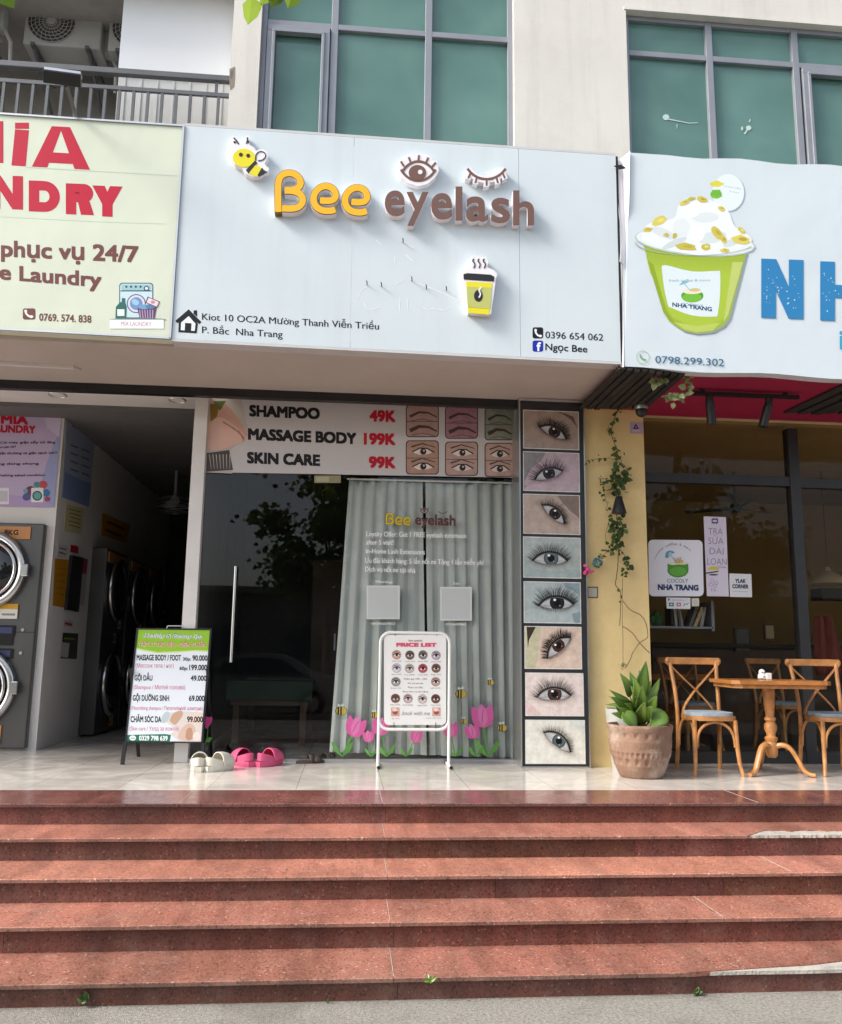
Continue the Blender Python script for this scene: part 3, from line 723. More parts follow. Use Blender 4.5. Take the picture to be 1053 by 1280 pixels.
def ribbon(b, path, hw, Y, d, side=None, cap=True):
    """thick rounded stroke in the picture's units laid on plane Y and pushed out by d"""
    k = len(path); L = []; Rr = []
    for i, (x, y) in enumerate(path):
        ax, ay = path[max(i-1, 0)]; bx, by = path[min(i+1, k-1)]; dx, dy = bx-ax, by-ay; q = math.hypot(dx, dy)
        L.append((x-dy/q*hw, y+dx/q*hw)); Rr.append((x+dy/q*hw, y-dx/q*hw))
    loop = L+Rr[::-1]
    vs = [P(x, y, Y) for x, y in loop]; o = Vector((0, -d, 0)); n = len(vs)
    keep = b.mi
    b.add([v+o for v in vs], [(i, i+1, n-2-i, n-1-i) for i in range(k-1)])
    if side is not None: b.mi = side
    b.add(vs+[v+o for v in vs], [(i, (i+1) % n, n+(i+1) % n, n+i) for i in range(n)]); b.mi = keep
def smooth(pts, n=6):
    out = []
    for i in range(len(pts)-1):
        p0, p1, p2, p3 = pts[max(i-1, 0)], pts[i], pts[i+1], pts[min(i+2, len(pts)-1)]
        for j in range(n):
            t = j/n; out.append(tuple(.5*((2*p1[a])+(-p0[a]+p2[a])*t+(2*p0[a]-5*p1[a]+4*p2[a]-p3[a])*t*t+(-p0[a]+3*p1[a]-3*p2[a]+p3[a])*t**3) for a in range(len(p1))))
    out.append(pts[-1]); return out
YEL = newmat('yellow_acrylic')[0]; YEL.node_tree.nodes['Principled BSDF'].inputs['Base Color'].default_value = (*lin('f6b51c'), 1); YEL.node_tree.nodes['Principled BSDF'].inputs['Roughness'].default_value = .35
LIME = newmat('lime_acrylic')[0]; LIME.node_tree.nodes['Principled BSDF'].inputs['Base Color'].default_value = (*lin('e2d61c'), 1); LIME.node_tree.nodes['Principled BSDF'].inputs['Roughness'].default_value = .35
OLIVE = newmat('olive_acrylic')[0]; OLIVE.node_tree.nodes['Principled BSDF'].inputs['Base Color'].default_value = (*lin('b9bd6c'), 1)
z5 = lambda pts: [(200+.3039*u, 150+.3039*v) for u, v in pts]
z6 = lambda pts: [(460+.3229*u, 160+.3229*v) for u, v in pts]
MS = [M['acrylic_white'], M['black'], YEL, M['brown_face'], LIME, OLIVE]
LD = .065
def arc(cx, cy, rx, ry, a0, a1, n=16): return [(cx+rx*math.cos(R(a0+(a1-a0)*i/n)), cy+ry*math.sin(R(a0+(a1-a0)*i/n))) for i in range(n+1)]
def fat_letter(paths):
    b = MB(); o = 0
    for p in paths:
        p = z5(smooth(p, 5))
        b.mi = 0; ribbon(b, p, 4.9, SY, LD+o)
        b.mi = 1; ribbon(b, p, 4.6, SY, LD+o+.0025)
        b.mi = 2; ribbon(b, p, 3.95, SY, LD+o+.005)
        o += .0009
    return b.build('letter', MS, sg)
fat_letter([[(490, 396), (489, 340), (490, 280), (500, 252), (522, 239), (550, 240), (573, 256), (581, 278), (572, 296), (548, 306), (516, 308)],
            [(516, 309), (552, 312), (580, 325), (590, 348), (580, 370), (555, 382), (505, 382)]])
eP = [(660, 349), (690, 351), (714, 346), (724, 326), (712, 302), (686, 291), (658, 299), (638, 322), (634, 348), (644, 374), (668, 389), (700, 392), (722, 386)]
fat_letter([eP]); fat_letter([[(x+128, y+6) for x, y in eP]])
# brown letters, each cut from the sheet and extruded
def solid_glyph(ch, bb, bold=.02):
    vs, fs = glyphs(ch, bold, 0, 6)
    x0, x1 = min(v[0] for v in vs), max(v[0] for v in vs); y0, y1 = min(v[1] for v in vs), max(v[1] for v in vs)
    (u0, v0, u1, v1) = bb
    px = [(u0+(x-x0)/(x1-x0)*(u1-u0), v1-(y-y0)/(y1-y0)*(v1-v0)) for x, y in vs]
    b = MB(); W = [P(x, y, SY) for x, y in px]; o = Vector((0, -LD, 0))
    b.mi = 3; b.add([q+o for q in W], fs)
    key = {}; idx = []
    for q in vs: idx.append(key.setdefault((round(q[0], 5), round(q[1], 5)), len(key)))
    cnt = {}
    for f in fs:
        for i in range(len(f)):
            e = (f[i], f[(i+1) % len(f)]); kk = tuple(sorted((idx[e[0]], idx[e[1]]))); cnt.setdefault(kk, []).append(e)
    b.mi = 0
    for kk, es in cnt.items():
        if len(es) == 1:
            i, j = es[0]; b.add([W[i], W[j], W[j]+o*.97, W[i]+o*.97], [(0, 1, 2, 3)])
    return b.build('letter', MS, sg)
s6 = .3229
for ch, u0, v0, u1, v1 in (('e', 64, 258, 141, 357), ('y', 147, 264, 233, 394), ('e', 242, 268, 323, 370), ('l', 335, 243, 362, 374), ('a', 376, 281, 461, 378), ('s', 472, 286, 545, 384), ('h', 556, 258, 637, 392)):
    solid_glyph(ch, (460+s6*u0, 160+s6*v0, 460+s6*u1, 160+s6*v1))
# open eye emblem
b = MB(); c = (193, 188)
lash = [(135, 145), (160, 128), (194, 122), (228, 130), (256, 150)]
out = [(116, 178), (120, 150), (128, 138), (142, 140), (150, 122), (168, 118), (182, 118), (195, 113), (208, 118), (222, 118), (238, 124), (246, 142), (264, 142), (268, 160), (272, 180), (258, 205), (228, 232), (190, 240), (152, 228), (126, 204)]
b.mi = 0; slab_px(b, z6(out), SY, .06)
b.mi = 3
eo = z6(arc(c[0], 240, 72, 96, 200, 340)+arc(c[0], 140, 70, 82, 20, 160)); 
ribbon(b, z6(arc(c[0], 238, 74, 92, 212, 328)), 1.5, SY, .063); ribbon(b, z6(arc(c[0], 128, 78, 92, 32, 148)), 1.5, SY, .0625)
b.prism([P(x, y, SY-.06) for x, y in z6(arc(192, 173, 34, 30, 0, 360, 22)[:-1])], (0, -.0035, 0))
for (ax, ay), (bx, by) in (((138, 165), (126, 146)), ((164, 150), (156, 130)), ((193, 143), (195, 122)), ((222, 150), (231, 131)), ((246, 166), (260, 150))): ribbon(b, z6([(ax, ay), (bx, by)]), 1.15, SY, .0632)
b.mi = 0; b.prism([P(x, y, SY-.064) for x, y in z6(arc(203, 170, 9, 9, 0, 360, 14)[:-1])], (0, -.002, 0))
b.build('eye_emblem', MS, sg)
# closed eye emblem
b = MB(); cur = arc(455, 122, 88, 92, 146, 34, 18)
b.mi = 0; ribbon(b, z6(cur), 4.2, SY, .06)
ls = [(i, L) for i, L in ((2, 26), (5, 28), (9, 30), (13, 28), (16, 26))]
for i, L in ls:
    x, y = cur[i]; dx, dy = (x-455)/88*.55, .83
    ribbon(b, z6([(x, y), (x+dx*L*1.15, y+dy*L*1.15)]), 3.3, SY, .0603+i*.0001)
b.mi = 3; ribbon(b, z6(cur), 1.5, SY, .0625)
for i, L in ls:
    x, y = cur[i]; dx, dy = (x-455)/88*.55, .83; ribbon(b, z6([(x, y), (x+dx*L, y+dy*L)]), 1.15, SY, .063)
b.build('lash_emblem', MS, sg)
# bee emblem
b = MB(); b.mi = 0
slab_px(b, z5([(292, 150), (296, 128), (304, 118), (300, 100), (296, 92), (304, 82), (314, 86), (330, 108), (352, 108), (356, 90), (360, 80), (370, 82), (372, 96), (370, 118), (392, 132), (400, 146), (412, 138), (430, 138), (444, 150), (448, 168), (440, 186), (434, 196), (442, 208), (452, 214), (448, 226), (430, 232), (412, 246), (384, 250), (356, 238), (340, 212), (312, 200), (298, 184)]), SY, .06)
b.mi = 4; b.prism([P(x, y, SY-.0605) for x, y in z5(arc(346, 156, 46, 38, 0, 360, 26)[:-1])], (0, -.003, 0))
b.prism([P(x, y, SY-.0605) for x, y in z5([(366, 198), (386, 184), (408, 190), (424, 204), (416, 226), (392, 232), (368, 220)])], (0, -.0028, 0))
b.mi = 1
b.prism([P(x, y, SY-.0605) for x, y in z5([(354, 206), (392, 166), (400, 176), (364, 220)])], (0, -.0037, 0))
b.prism([P(x, y, SY-.0605) for x, y in z5([(402, 226), (420, 196), (428, 206), (442, 214), (424, 226), (406, 234)])], (0, -.0037, 0))
for x, y in ((333, 142), (363, 146)): b.prism([P(q, r, SY-.0636) for q, r in z5(arc(x, y, 8, 8, 0, 360, 14)[:-1])], (0, -.002, 0))
ribbon(b, z5([(328, 118), (318, 102), (308, 92)]), .8, SY, .0625); ribbon(b, z5([(360, 116), (364, 100), (363, 90)]), .8, SY, .0625)
for x, y in ((308, 91), (363, 89)): b.prism([P(q, r, SY-.06) for q, r in z5(arc(x, y, 5, 5, 0, 360, 10)[:-1])], (0, -.0035, 0))
ribbon(b, z5(smooth([(398, 184), (400, 160), (416, 148), (434, 154), (438, 168), (426, 182), (408, 186)], 4)), .6, SY, .0632)
b.build('bee_emblem', MS, sg)
# coffee cup emblem
b = MB(); b.mi = 0
slab_px(b, z6([(362, 596), (366, 570), (384, 556), (396, 552), (398, 520), (412, 506), (430, 512), (452, 512), (462, 530), (458, 552), (482, 562), (496, 576), (490, 602), (482, 660), (472, 732), (384, 726), (376, 660)]), SY, .06)
def face(px, mi, d): b.mi = mi; b.prism([P(x, y, SY-.0605) for x, y in z6(px)], (0, -d, 0))
face([(380, 594), (482, 600), (470, 722), (388, 716)], 4, .002); face([(382, 614), (480, 618), (474, 700), (386, 694)], 5, .003)
face([(370, 566), (386, 562), (476, 568), (490, 576), (488, 594), (372, 586)], 1, .003)
face(arc(428, 650, 17, 23, 0, 360, 20)[:-1], 1, .0045); 
b.mi = 0; ribbon(b, z6(smooth([(434, 630), (426, 642), (431, 656), (425, 670)], 4)), .9, SY, .067)
b.mi = 1
for dx in (0, 20, 40): ribbon(b, z6(smooth([(406+dx, 520), (402+dx, 528), (410+dx, 540), (406+dx, 556)], 4)), .7, SY, .0635)
b.build('cup_emblem', MS, sg)

# ================================================================ the laundry sign
LY = 6.1
ls_ = thing('laundry_sign', 'pale green laundry sign in a silver frame with big red capitals', 'sign', (-2.6, LY, 3.2))
A0, A1, B1, B0 = P(-170, 131, LY), P(230, 157.5, LY), P(213, 423, LY), P(-190, 401, LY)
b = MB(); b.prism([A0, A1, B1, B0], (0, .12, 0))
b.col = lin('d9e8d6')
o = b.build('printed_sheet', PRW, ls_)
o.data.color_attributes['Col'].data.foreach_set('color', [x for _ in range(len(o.data.loops)) for x in (*lin('d3dbc8'), 1.0)])
b = MB()
for p, q in ((A0, A1), (A1, B1), (B1, B0)): b.bar(p+Vector((0, -.004, 0)), q+Vector((0, -.004, 0)), .014, .014)
b.build('sign_frame', M['alu'], ls_)
pr = Pr(zoomY(LY-.0008, 0, 140, .297)); RD = 'bb1737'; BR = '70423e'
def U(x, y): return ((x)/.297, (y-140)/.297)
ZL = zoomY(LY-.0008, 0, 140, .297)
def cap_letter(ch, *a_):
    q_ = Pr(ZL); q_.block(ch, *a_); q_.build('capital_letter', ls_)
cap_letter('M', -250, 30, 14, 206, 50, RD, .03)
pr.rect(63, 44, 122, 70, RD); pr.poly([(63, 72), (122, 76), (108, 228), (48, 224)], RD); pr.build('letter_i', ls_); pr = Pr(ZL)
cap_letter('A', 134, 54, 379, 229, 62, RD, .055)
for ch, x0, x1, y0, y1 in (('L', -455, -375, 236, 375), ('A', -372, -240, 241, 382), ('U', -225, -110, 250, 391), ('N', -43, 97, 264, 405), ('D', 121, 252, 287, 417), ('R', 277, 396, 299, 429), ('Y', 388, 516, 308, 437)):
    cap_letter(ch, x0, y0, x1, y1, 44, RD, .04)
pr.text('phục vụ 24/7', (4, 608), (584, 634), 70, BR, .03)
pr.build('slogan_lettering', ls_); pr = Pr(ZL)
pr.text('e Laundry', (-3, 704), (428, 738), 64, BR, .03)
pr.build('slogan_lettering', ls_); pr = Pr(ZL)
pr.rrect(96, 826, 149, 873, 9, BR); pr.line([(107, 836), (110, 848), (120, 858), (132, 862)], 8, 'e8ede4'); pr.ell(108, 838, 6, 7, 'e8ede4'); pr.ell(132, 861, 8, 6, 'e8ede4')
pr.text('0769. 574. 838', (165, 878), (385, 887), 31, BR, .022)
pr.build('phone_lettering', ls_); pr = Pr(ZL)
# little washing machine picture
pr.rrect(502, 718, 645, 868, 14, '35506a'); pr.rrect(506, 722, 641, 864, 12, 'c6dfe6'); pr.rect(508, 750, 639, 755, '35506a'); pr.rrect(510, 725, 638, 750, 8, '9cc3c8')
for i in range(4): pr.ell(532+i*20, 735, 5, 5, '35506a')
pr.ell(617, 742, 12, 11, '35506a'); pr.ell(617, 742, 7, 6, 'dbe9ee')
pr.ell(574, 806, 40, 40, '4b4a72'); pr.ell(574, 806, 36, 36, 'd6d2e6'); pr.ell(574, 806, 27, 27, '6f93bf'); pr.ell(570, 800, 16, 12, '9ec4e2', 30)
pr.poly([(486, 868), (488, 820), (505, 800), (512, 800), (514, 782), (528, 784), (528, 803), (534, 820), (532, 870)], '2d6a62'); pr.rect(494, 830, 524, 858, 'e5eeea')
pr.poly([(578, 826), (660, 822), (650, 878), (590, 876)], '5b4664')
for i in range(6): pr.line([(588+i*11, 832), (593+i*10, 872)], 4, 'b99cc4')
pr.ell(606, 820, 22, 10, '6fa0c8'); pr.ell(634, 818, 20, 10, '557fae')
pr.poly([(622, 776), (674, 798), (662, 824), (612, 802)], '6c4454'); pr.poly([(626, 781), (669, 800), (660, 819), (617, 801)], 'e8d3dc'); pr.ell(644, 800, 9, 7, 'c08a9c')
pr.ell(580, 874, 120, 7, '6b7f80')
pr.rect(462, 874, 690, 912, 'e9eef0'); pr.text('MIA LAUNDRY', (510, 899), (638, 902), 17, 'b9808a', .0)
pr.build('washing_machine_picture', ls_)
# creases of the sheet
for q_, w_, k_ in (([(110, 232), (748, 268)], 3, 'bccdb9'), ([(0, 440), (430, 462), (700, 470)], 2, 'c4d5c0')): pr = Pr(ZL); pr.line(q_, w_, k_); pr.build('crease', ls_)

# ================================================================ floodlight on its arm
t = thing('floodlight', 'black floodlight on a short arm above the green laundry sign', 'floodlight', P(85, 150, 6.2))
hp = P(78, 98, 5.72); ax = Vector((.965, .1, 0)).normalized()
b = MB(); b.bar(hp-ax*.13, hp+ax*.13, .085, .05, up=(0, -.8, -.6)); b.build('lamp_body', M['black_metal'], t, bev=.006)
b = MB(); b.bar(hp-ax*.125+Vector((0, .006, .05)), hp+ax*.125+Vector((0, .006, .05)), .06, .02, up=(0, 0, 1))
for i in range(8): b.bar(hp+ax*(-.11+i*.031)+Vector((0, .03, .02)), hp+ax*(-.11+i*.031)+Vector((0, .03, .075)), .006, .05)
b.build('cooling_fin', M['alu'], t)
b = MB(); b.tube([hp+Vector((.02, .03, -.03)), P(90, 128, 5.95), P(96, 150, 6.2)], .014, 8); b.build('arm', M['rail_grey'], t)

# ================================================================ the cafe sign
CY = 6.1
cs = thing('cafe_sign', 'large pale blue cafe sign with a green drink cup and blue capitals', 'sign', (3.9, CY, 3.14))
A0, A1, B1, B0 = P(787, 190.5, CY), P(1053+270, 226, CY), P(1053+280, 486, CY), P(781, 459, CY)
n1 = 24
b = MB(); rr = random.Random(2)
tp = [A0.lerp(A1, i/n1)+Vector((0, 0, .012*math.sin(i*1.3)*(i > 2))) for i in range(n1+1)]
bt = [B0.lerp(B1, i/n1)+Vector((0, .004, .010*math.sin(i*.9+1))) for i in range(n1+1)]
b.prism(tp+bt[::-1], (0, .10, 0))
b.col = lin('cfdce8'); o = b.build('printed_sheet', PRW, cs)
o.data.color_attributes['Col'].data.foreach_set('color', [x for _ in range(len(o.data.loops)) for x in (*lin('cfdae1'), 1.0)])
# torn white wrap hanging at the left end
ft = [(771, 197), (779, 194), (787, 190.5), (786, 255), (785, 318), (784, 420), (781, 459), (780, 462), (777, 455), (779, 390), (780, 329), (775, 327), (778, 300), (774, 262), (773, 225), (770, 222)]
b = MB(); b.prism([P(x, y, CY-.004)+Vector((0, rr.uniform(-.02, .05), 0)) for x, y in ft], (0, .012, 0)); b.build('torn_wrap', M['acrylic_white'], cs)
b = MB(); b.prism([P(x, y, CY-.03) for x, y in [(767.5, 207), (776, 205.5), (784, 210), (775, 211.5)]], (0, .004, 0)); b.build('tear', M['black'], cs)
z7 = zoomY(CY-.0012, 760, 180, .2783)
pr = Pr(z7)
BLU = '2f7fb6'
r2 = random.Random(6)
for ch, x0, x1, y0, y1 in (('N', 690, 880, 514, 780), ('H', 955, 1145, 526, 792), ('A', 1195, 1400, 536, 806)):
    q_ = Pr(z7); q_.block(ch, x0, y0, x1, y1, 66, BLU, .035)
    for i in range(34):
        t_ = r2.random(); x = r2.choice([x0+33, x1-33, x0+33+t_*(x1-x0-66)])+r2.gauss(0, 12); y = y0+60+t_*170+r2.gauss(0, 14)
        if x0+6 < x < x1-6 and ch != 'A': q_.k = 8; q_.ell(x, y, r2.uniform(1, 4), r2.uniform(1, 3.4), 'c4d8e4', n=6)
    q_.build('capital_letter', cs)
pr.rect(1043, 862, 1056, 922, '2f9fc6'); pr.ell(1049, 848, 8, 9, '2f9fc6'); pr.build('letter_i', cs); pr = Pr(z7)
pr.text('0798.299.302', (214, 983), (523, 998), 32, '2b6484', .004)
pr.ring(158, 957, 27, 30, 'a8c4a8'); pr.line([(146, 945), (150, 960), (166, 970), (172, 966)], 6, '6aa070')
pr.build('phone_lettering', cs); pr = Pr(z7)
# drink cup
pr.ell(545, 220, 73, 84, '9fb0bb'); pr.ell(541, 217, 72, 83, 'dfe9ee')
pr.text('coconut coffee', (520, 190), (600, 205), 8, '9bb0b8', 0); pr.text('& more', (548, 215), (590, 222), 8, '9bb0b8', 0)
pr.poly([(456, 176), (490, 162), (526, 178), (500, 192), (470, 190)], 'd9cf4a'); pr.ell(487, 225, 26, 20, '7fbf3c'); pr.poly([(462, 232), (470, 205), (505, 205), (515, 238), (500, 232), (492, 245), (480, 232)], '6fb33a')
body = [(160, 452), (622, 486), (545, 780), (520, 815), (470, 842), (400, 850), (340, 838), (288, 805), (255, 760)]
pr.poly([(x+9, y+7) for x, y in body], '8d9b95'); pr.poly(body, '9cb43a')
for i_ in range(6): pr.poly([(172+i_*3, 500+i_*14), (612-i_*4, 520+i_*14), (590-i_*9, 610+i_*22), (540-i_*6, 778+i_*3), (400, 845-i_*3), (270+i_*5, 760+i_*4)], tuple(q*(1+.035*i_) for q in lin('9cb43a')))
pr.poly([(178, 520), (205, 540), (262, 745), (300, 800), (280, 800), (250, 755)], '8ea52c'); pr.poly([(300, 800), (400, 818), (510, 800), (470, 838), (400, 846), (345, 834)], 'b7c862')
pr.poly([(560, 530), (608, 530), (540, 770), (520, 800)], 'bccb70')
lab = smooth([(242, 552), (262, 544), (380, 572), (490, 570), (505, 580), (504, 680), (494, 762), (480, 775), (380, 770), (285, 735), (270, 720), (252, 640), (242, 552)], 3)
pr.poly(lab, 'd9e6ea')
pr.ell(380, 682, 50, 30, '4f9a2c'); pr.ell(378, 690, 44, 22, '74b83e'); pr.ell(380, 662, 44, 12, 'e6dfc4'); pr.ell(392, 655, 24, 8, 'cdbf8a')
pr.poly([(320, 636), (338, 614), (368, 618), (344, 628)], '7fb6c8'); pr.line([(340, 622), (372, 660)], 3, '7fb6c8')
pr.text('fresh coffee & more', (275, 618), (460, 616), 10, '7ea0ae', 0)
pr.text('COCOLY', (330, 726), (428, 734), 13, '6a8a98', .0)
pr.text('NHA TRANG', (290, 730), (468, 752), 19, '2d4f78', .03)
# whipped top, rim and crumbs
pr.ell(392, 440, 272, 62, 'b8c4c0', 5); pr.ell(392, 438, 266, 57, 'dfe8e8', 5)
dome = smooth([(150, 430), (175, 365), (235, 345), (300, 330), (322, 268), (390, 240), (470, 255), (540, 300), (570, 370), (620, 400), (645, 440), (560, 480), (420, 500), (260, 470), (150, 430)], 4)
pr.poly(dome, 'e6ecee'); pr.poly(smooth([(335, 290), (400, 262), (470, 275), (520, 320), (470, 300), (400, 285), (335, 290)], 3), 'f1f4f5')
for (x, y, w_, h_, k_) in ((250, 400, 60, 20, 'd3dde0'), (330, 380, 40, 46, 'dde5e7'), (440, 330, 60, 22, 'd9e2e5'), (470, 420, 66, 26, 'd3dde0'), (560, 440, 46, 16, 'cfdadd'), (300, 445, 60, 14, 'cbd6d8'), (400, 400, 36, 40, 'eef2f3'), (380, 310, 30, 20, 'f4f6f7')): pr.ell(x, y, w_, h_, k_, rr.uniform(-25, 25), 16)
for (x, y, a, c_, rot) in ((232, 345, 42, 26, -20), (180, 385, 26, 14, -10), (352, 462, 58, 22, 4), (440, 462, 28, 18, 0), (490, 400, 46, 26, 45), (520, 430, 20, 18, 60), (600, 430, 52, 26, 6), (600, 388, 24, 13, 40), (345, 262, 34, 13, -18), (424, 250, 28, 17, 12), (510, 290, 20, 14, 20), (300, 412, 12, 18, 10), (525, 478, 24, 12, 0), (375, 246, 22, 10, -8), (262, 408, 14, 10, 0)):
    a *= .86; c_ *= .8; pts = [(x+(a*math.cos(t_)*rr.uniform(.75, 1.15))*math.cos(R(rot))-(c_*math.sin(t_)*rr.uniform(.75, 1.15))*math.sin(R(rot)), y+(a*math.cos(t_))*math.sin(R(rot))+(c_*math.sin(t_)*rr.uniform(.75, 1.15))*math.cos(R(rot))) for t_ in [i*2*math.pi/11 for i in range(11)]]
    pr.poly(pts, rr.choice(['cdbd52', 'd6c95e', 'c2b84a'])); pr.ell(x+a*.15, y-c_*.1, a*.45, c_*.4, rr.choice(['b39a45', 'dfd67c', 'b8a84a']), rot, 8)
pr.ring(392, 440, 264, 272, 'a9b6b2', 30, 20, 178, .225)
pr.build('drink_picture', cs)
# ================================================================ salon shop front
GY = 7.5
sf = thing('salon_shopfront', 'glazed eyelash salon front with a white post on its left and a long door pull', 'shopfront', (.1, GY, 0))
gx0 = P(259, 700, GY).x*0 + P(255, 640, GY).x; gx1 = P(645, 800, GY).x
b = MB(); px0, px1 = P(231, 720, 7.43).x, P(248, 720, 7.43).x
b.box(px0, px1, 7.43, 7.53, 0, 3.2); b.build('post', M['post_white'], sf, bev=.003)
dx = P(284, 700, GY).x; ex = P(436, 700, GY).x
for x0, x1, y in ((px1+.001, dx, GY), (dx+.003, ex, GY-.015), (ex-.03, gx1, GY+.012)):
    b = MB(); b.box(x0, x1, y-.004, y+.004, .03, 3.2); b.build('glass_panel', M['glass'], sf)
b = MB(); b.box(px1, gx1, GY-.05, GY+.05, .0, .03); b.build('floor_track', M['alu'], sf)
b = MB(); b.box(gx1, gx1+.06, GY-.05, GY+.05, 0, 3.2); b.build('right_jamb', M['dark_frame'], sf)
h0, h1 = P(295, 708, GY-.06), P(289, 828, GY-.06)
b = MB(); b.tube([Vector((h0.x, GY-.07, h0.z)), Vector((h0.x, GY-.07, h1.z))], .012, 12)
for z in (h0.z-.12, h1.z+.12): b.tube([(h0.x, GY-.07, z), (h0.x, GY-.02, z)], .009, 8)
b.build('door_pull', M['alu'], sf, smooth=True)
b = MB()
b.box(px0, 2.6, 11.0, 11.1, 0, 3.3); b.box(px0-.02, px0+.06, 7.54, 11, 0, 3.3); b.box(gx1+.5, gx1+.6, 7.56, 11, 0, 3.3)
b.box(px0, gx1+.6, 7.56, 11.1, 3.22, 3.3)
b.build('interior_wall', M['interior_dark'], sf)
t = thing('wardrobe', 'tall brown wooden wardrobe in the dark salon behind the curtain edge', 'wardrobe', (P(405, 700, 10.4).x, 10.4, 0))
x0, x1 = P(392, 700, 10.4).x, P(462, 700, 10.4).x
b = MB(); b.box(x0, x1, 10.4, 10.95, 0, 2.05); b.build('carcass', M['interior_wood'], t)
for a, c in ((x0+.01, (x0+x1)/2-.004), ((x0+x1)/2+.004, x1-.01)):
    b = MB(); b.box(a, c, 10.375, 10.398, .05, 2.02); d = b.build('door', M['interior_wood'], t, bev=.004)
    b = MB(); b.box(c-.06, c-.04, 10.35, 10.374, .95, 1.15); b.build('handle', M['alu'], d)
# treatment bed with a green towel
t = thing('treatment_bed', 'low treatment bed with a green towel seen through the salon door', 'bed', (-.75, 9.3, 0))
b = MB(); b.box(-1.15, -.35, 8.6, 10.2, .48, .62); b.build('mattress', M['interior_grey'], t, bev=.03)
b = MB(); b.box(-1.13, -.37, 8.62, 10.18, .40, .48); b.build('frame', M['interior_wood'], t)
for x in (-1.08, -.42):
    for y in (8.7, 10.1): b = MB(); b.box(x-.03, x+.03, y-.03, y+.03, 0, .40); b.build('leg', M['interior_wood'], t)
b = MB(); b.box(-1.17, -.33, 8.58, 9.1, .622, .635); b.box(-1.17, -.33, 8.575, 8.59, .45, .635); b.build('towel', M['towel_green'], t, bev=.004)

# price banner along the top of the glass
BYY = GY-.03
bt_ = thing('price_banner', 'grey banner of treatment prices and eyebrow photos across the top of the salon glass', 'banner', (.1, BYY, 2.5))
q = [P(259, 496.5, BYY), P(641.5, 506.5, BYY), P(641.5, 597, BYY), P(255.5, 590, BYY)]
b = MB(); b.prism(q, (0, .003, 0)); o = b.build('sheet', PR, bt_)
o.data.color_attributes['Col'].data.foreach_set('color', [x for _ in range(len(o.data.loops)) for x in (*lin('c5c3c4'), 1.0)])
pr = Pr(zoomY(BYY-.001, 240, 490, .38936))
DK, RDD = '17161a', 'b3162c'
for t_, a, c_ in (('SHAMPOO', (184, 78), (411, 88)), ('MASSAGE BODY', (180, 153), (529, 168)), ('SKIN CARE', (177, 229), (412, 238))): pr = Pr(zoomY(BYY-.001, 240, 490, .38936)); pr.text(t_, a, c_, 37, DK, .05); pr.build('service_lettering', bt_)
for t_, a, c_ in (('49K', (570, 95), (655, 97)), ('199K', (552, 169), (655, 171)), ('99K', (568, 244), (655, 246))): pr = Pr(zoomY(BYY-.001, 240, 490, .38936)); pr.text(t_, a, c_, 38, RDD, .05); pr.build('price_lettering', bt_)
pr = Pr(zoomY(BYY-.001, 240, 490, .38936))
# hands picture
pr.poly([(50, 20), (160, 24), (182, 130), (120, 190), (130, 262), (44, 258)], 'b9b2ab')
pr.poly(smooth([(60, 36), (96, 30), (130, 60), (165, 110), (178, 140), (150, 140), (110, 150), (60, 140), (60, 36)], 3), 'c99f90')
pr.poly(smooth([(52, 100), (90, 80), (140, 110), (176, 150), (150, 165), (104, 182), (52, 180), (52, 100)], 3), 'd8b3a6')
for i in range(4): pr.line([(100+i*16, 96+i*9), (140+i*9, 120+i*9), (172-i*3, 148+i*5)], 5, 'a87d70', .3)
pr.poly([(58, 40), (90, 36), (80, 80), (60, 96)], '8a6a2c'); pr.poly([(70, 30), (110, 28), (90, 60)], '5f6f35')
pr.poly([(48, 196), (120, 186), (132, 250), (46, 256)], '4e4a48')
for i in range(7): pr.line([(56+i*11, 200), (62+i*10, 246)], 2.4, 'c5bfba', .4)
pr.build('hand_picture', bt_)
def brow_pic(x0, y0, x1, y1, kind, skin):
    pr = Pr(zoomY(BYY-.001, 240, 490, .38936))
    pr.rrect(x0-3, y0-3, x1+3, y1+3, 12, '3a3233'); pr.rrect(x0, y0, x1, y1, 10, skin)
    W, H = x1-x0, y1-y0
    for j, yy in enumerate((y0+H*.30, y0+H*.76)):
        if kind == 'b':
            pr.line([(x0+W*.1, yy+6), (x0+W*.4, yy-8), (x0+W*.7, yy-6), (x0+W*.97, yy+8)], 9+4*j, '4f3c38', .35); pr.line([(x0+W*.15, yy+20), (x0+W*.5, yy+14), (x0+W*.9, yy+22)], 3, '7c5f58')
        else:
            cx = x0+W*.5
            pr.line([(x0+W*.15, yy-13), (cx, yy-24), (x1-W*.08, yy-12)], 5, '4a3732', .5)
            pr.poly([(x0+W*.2, yy+4), (cx-8, yy-8), (cx+16, yy-7), (x1-W*.15, yy+5), (cx+10, yy+12), (cx-12, yy+12)], 'ded3cd'); pr.ell(cx+3, yy+2, 10, 10, '2c2220'); pr.ell(cx+5, yy-1, 3, 3, 'd0c6c0')
            pr.line([(x0+W*.18, yy+3), (cx-8, yy-9), (cx+16, yy-8), (x1-W*.12, yy+5)], 4, '231b1a')
    pr.line([(x0, y0+H*.52), (x1, y0+H*.52)], 2.5, '6b5650')
    pr.build('brow_picture' if kind == 'b' else 'eye_picture', bt_, PRG)
for i, x in enumerate((690, 816, 943)):
    x1 = min(x+100, 1030)
    brow_pic(x, 43+i*5, x1, 142+i*5, 'b', ('b09189', 'a97f8c', '8f9a8a')[i]); brow_pic(x, 158+i*4, x1, 262+i*4, 'e', ('b08d7c', 'b99a90', 'c0a093')[i])
pr = Pr(zoomY(BYY-.001, 240, 490, .38936)); pr.rect(393, 268, 478, 292, '8f8b6e'); pr.rect(398, 272, 440, 288, 'a8a486')
pr.build('paper_label', bt_)

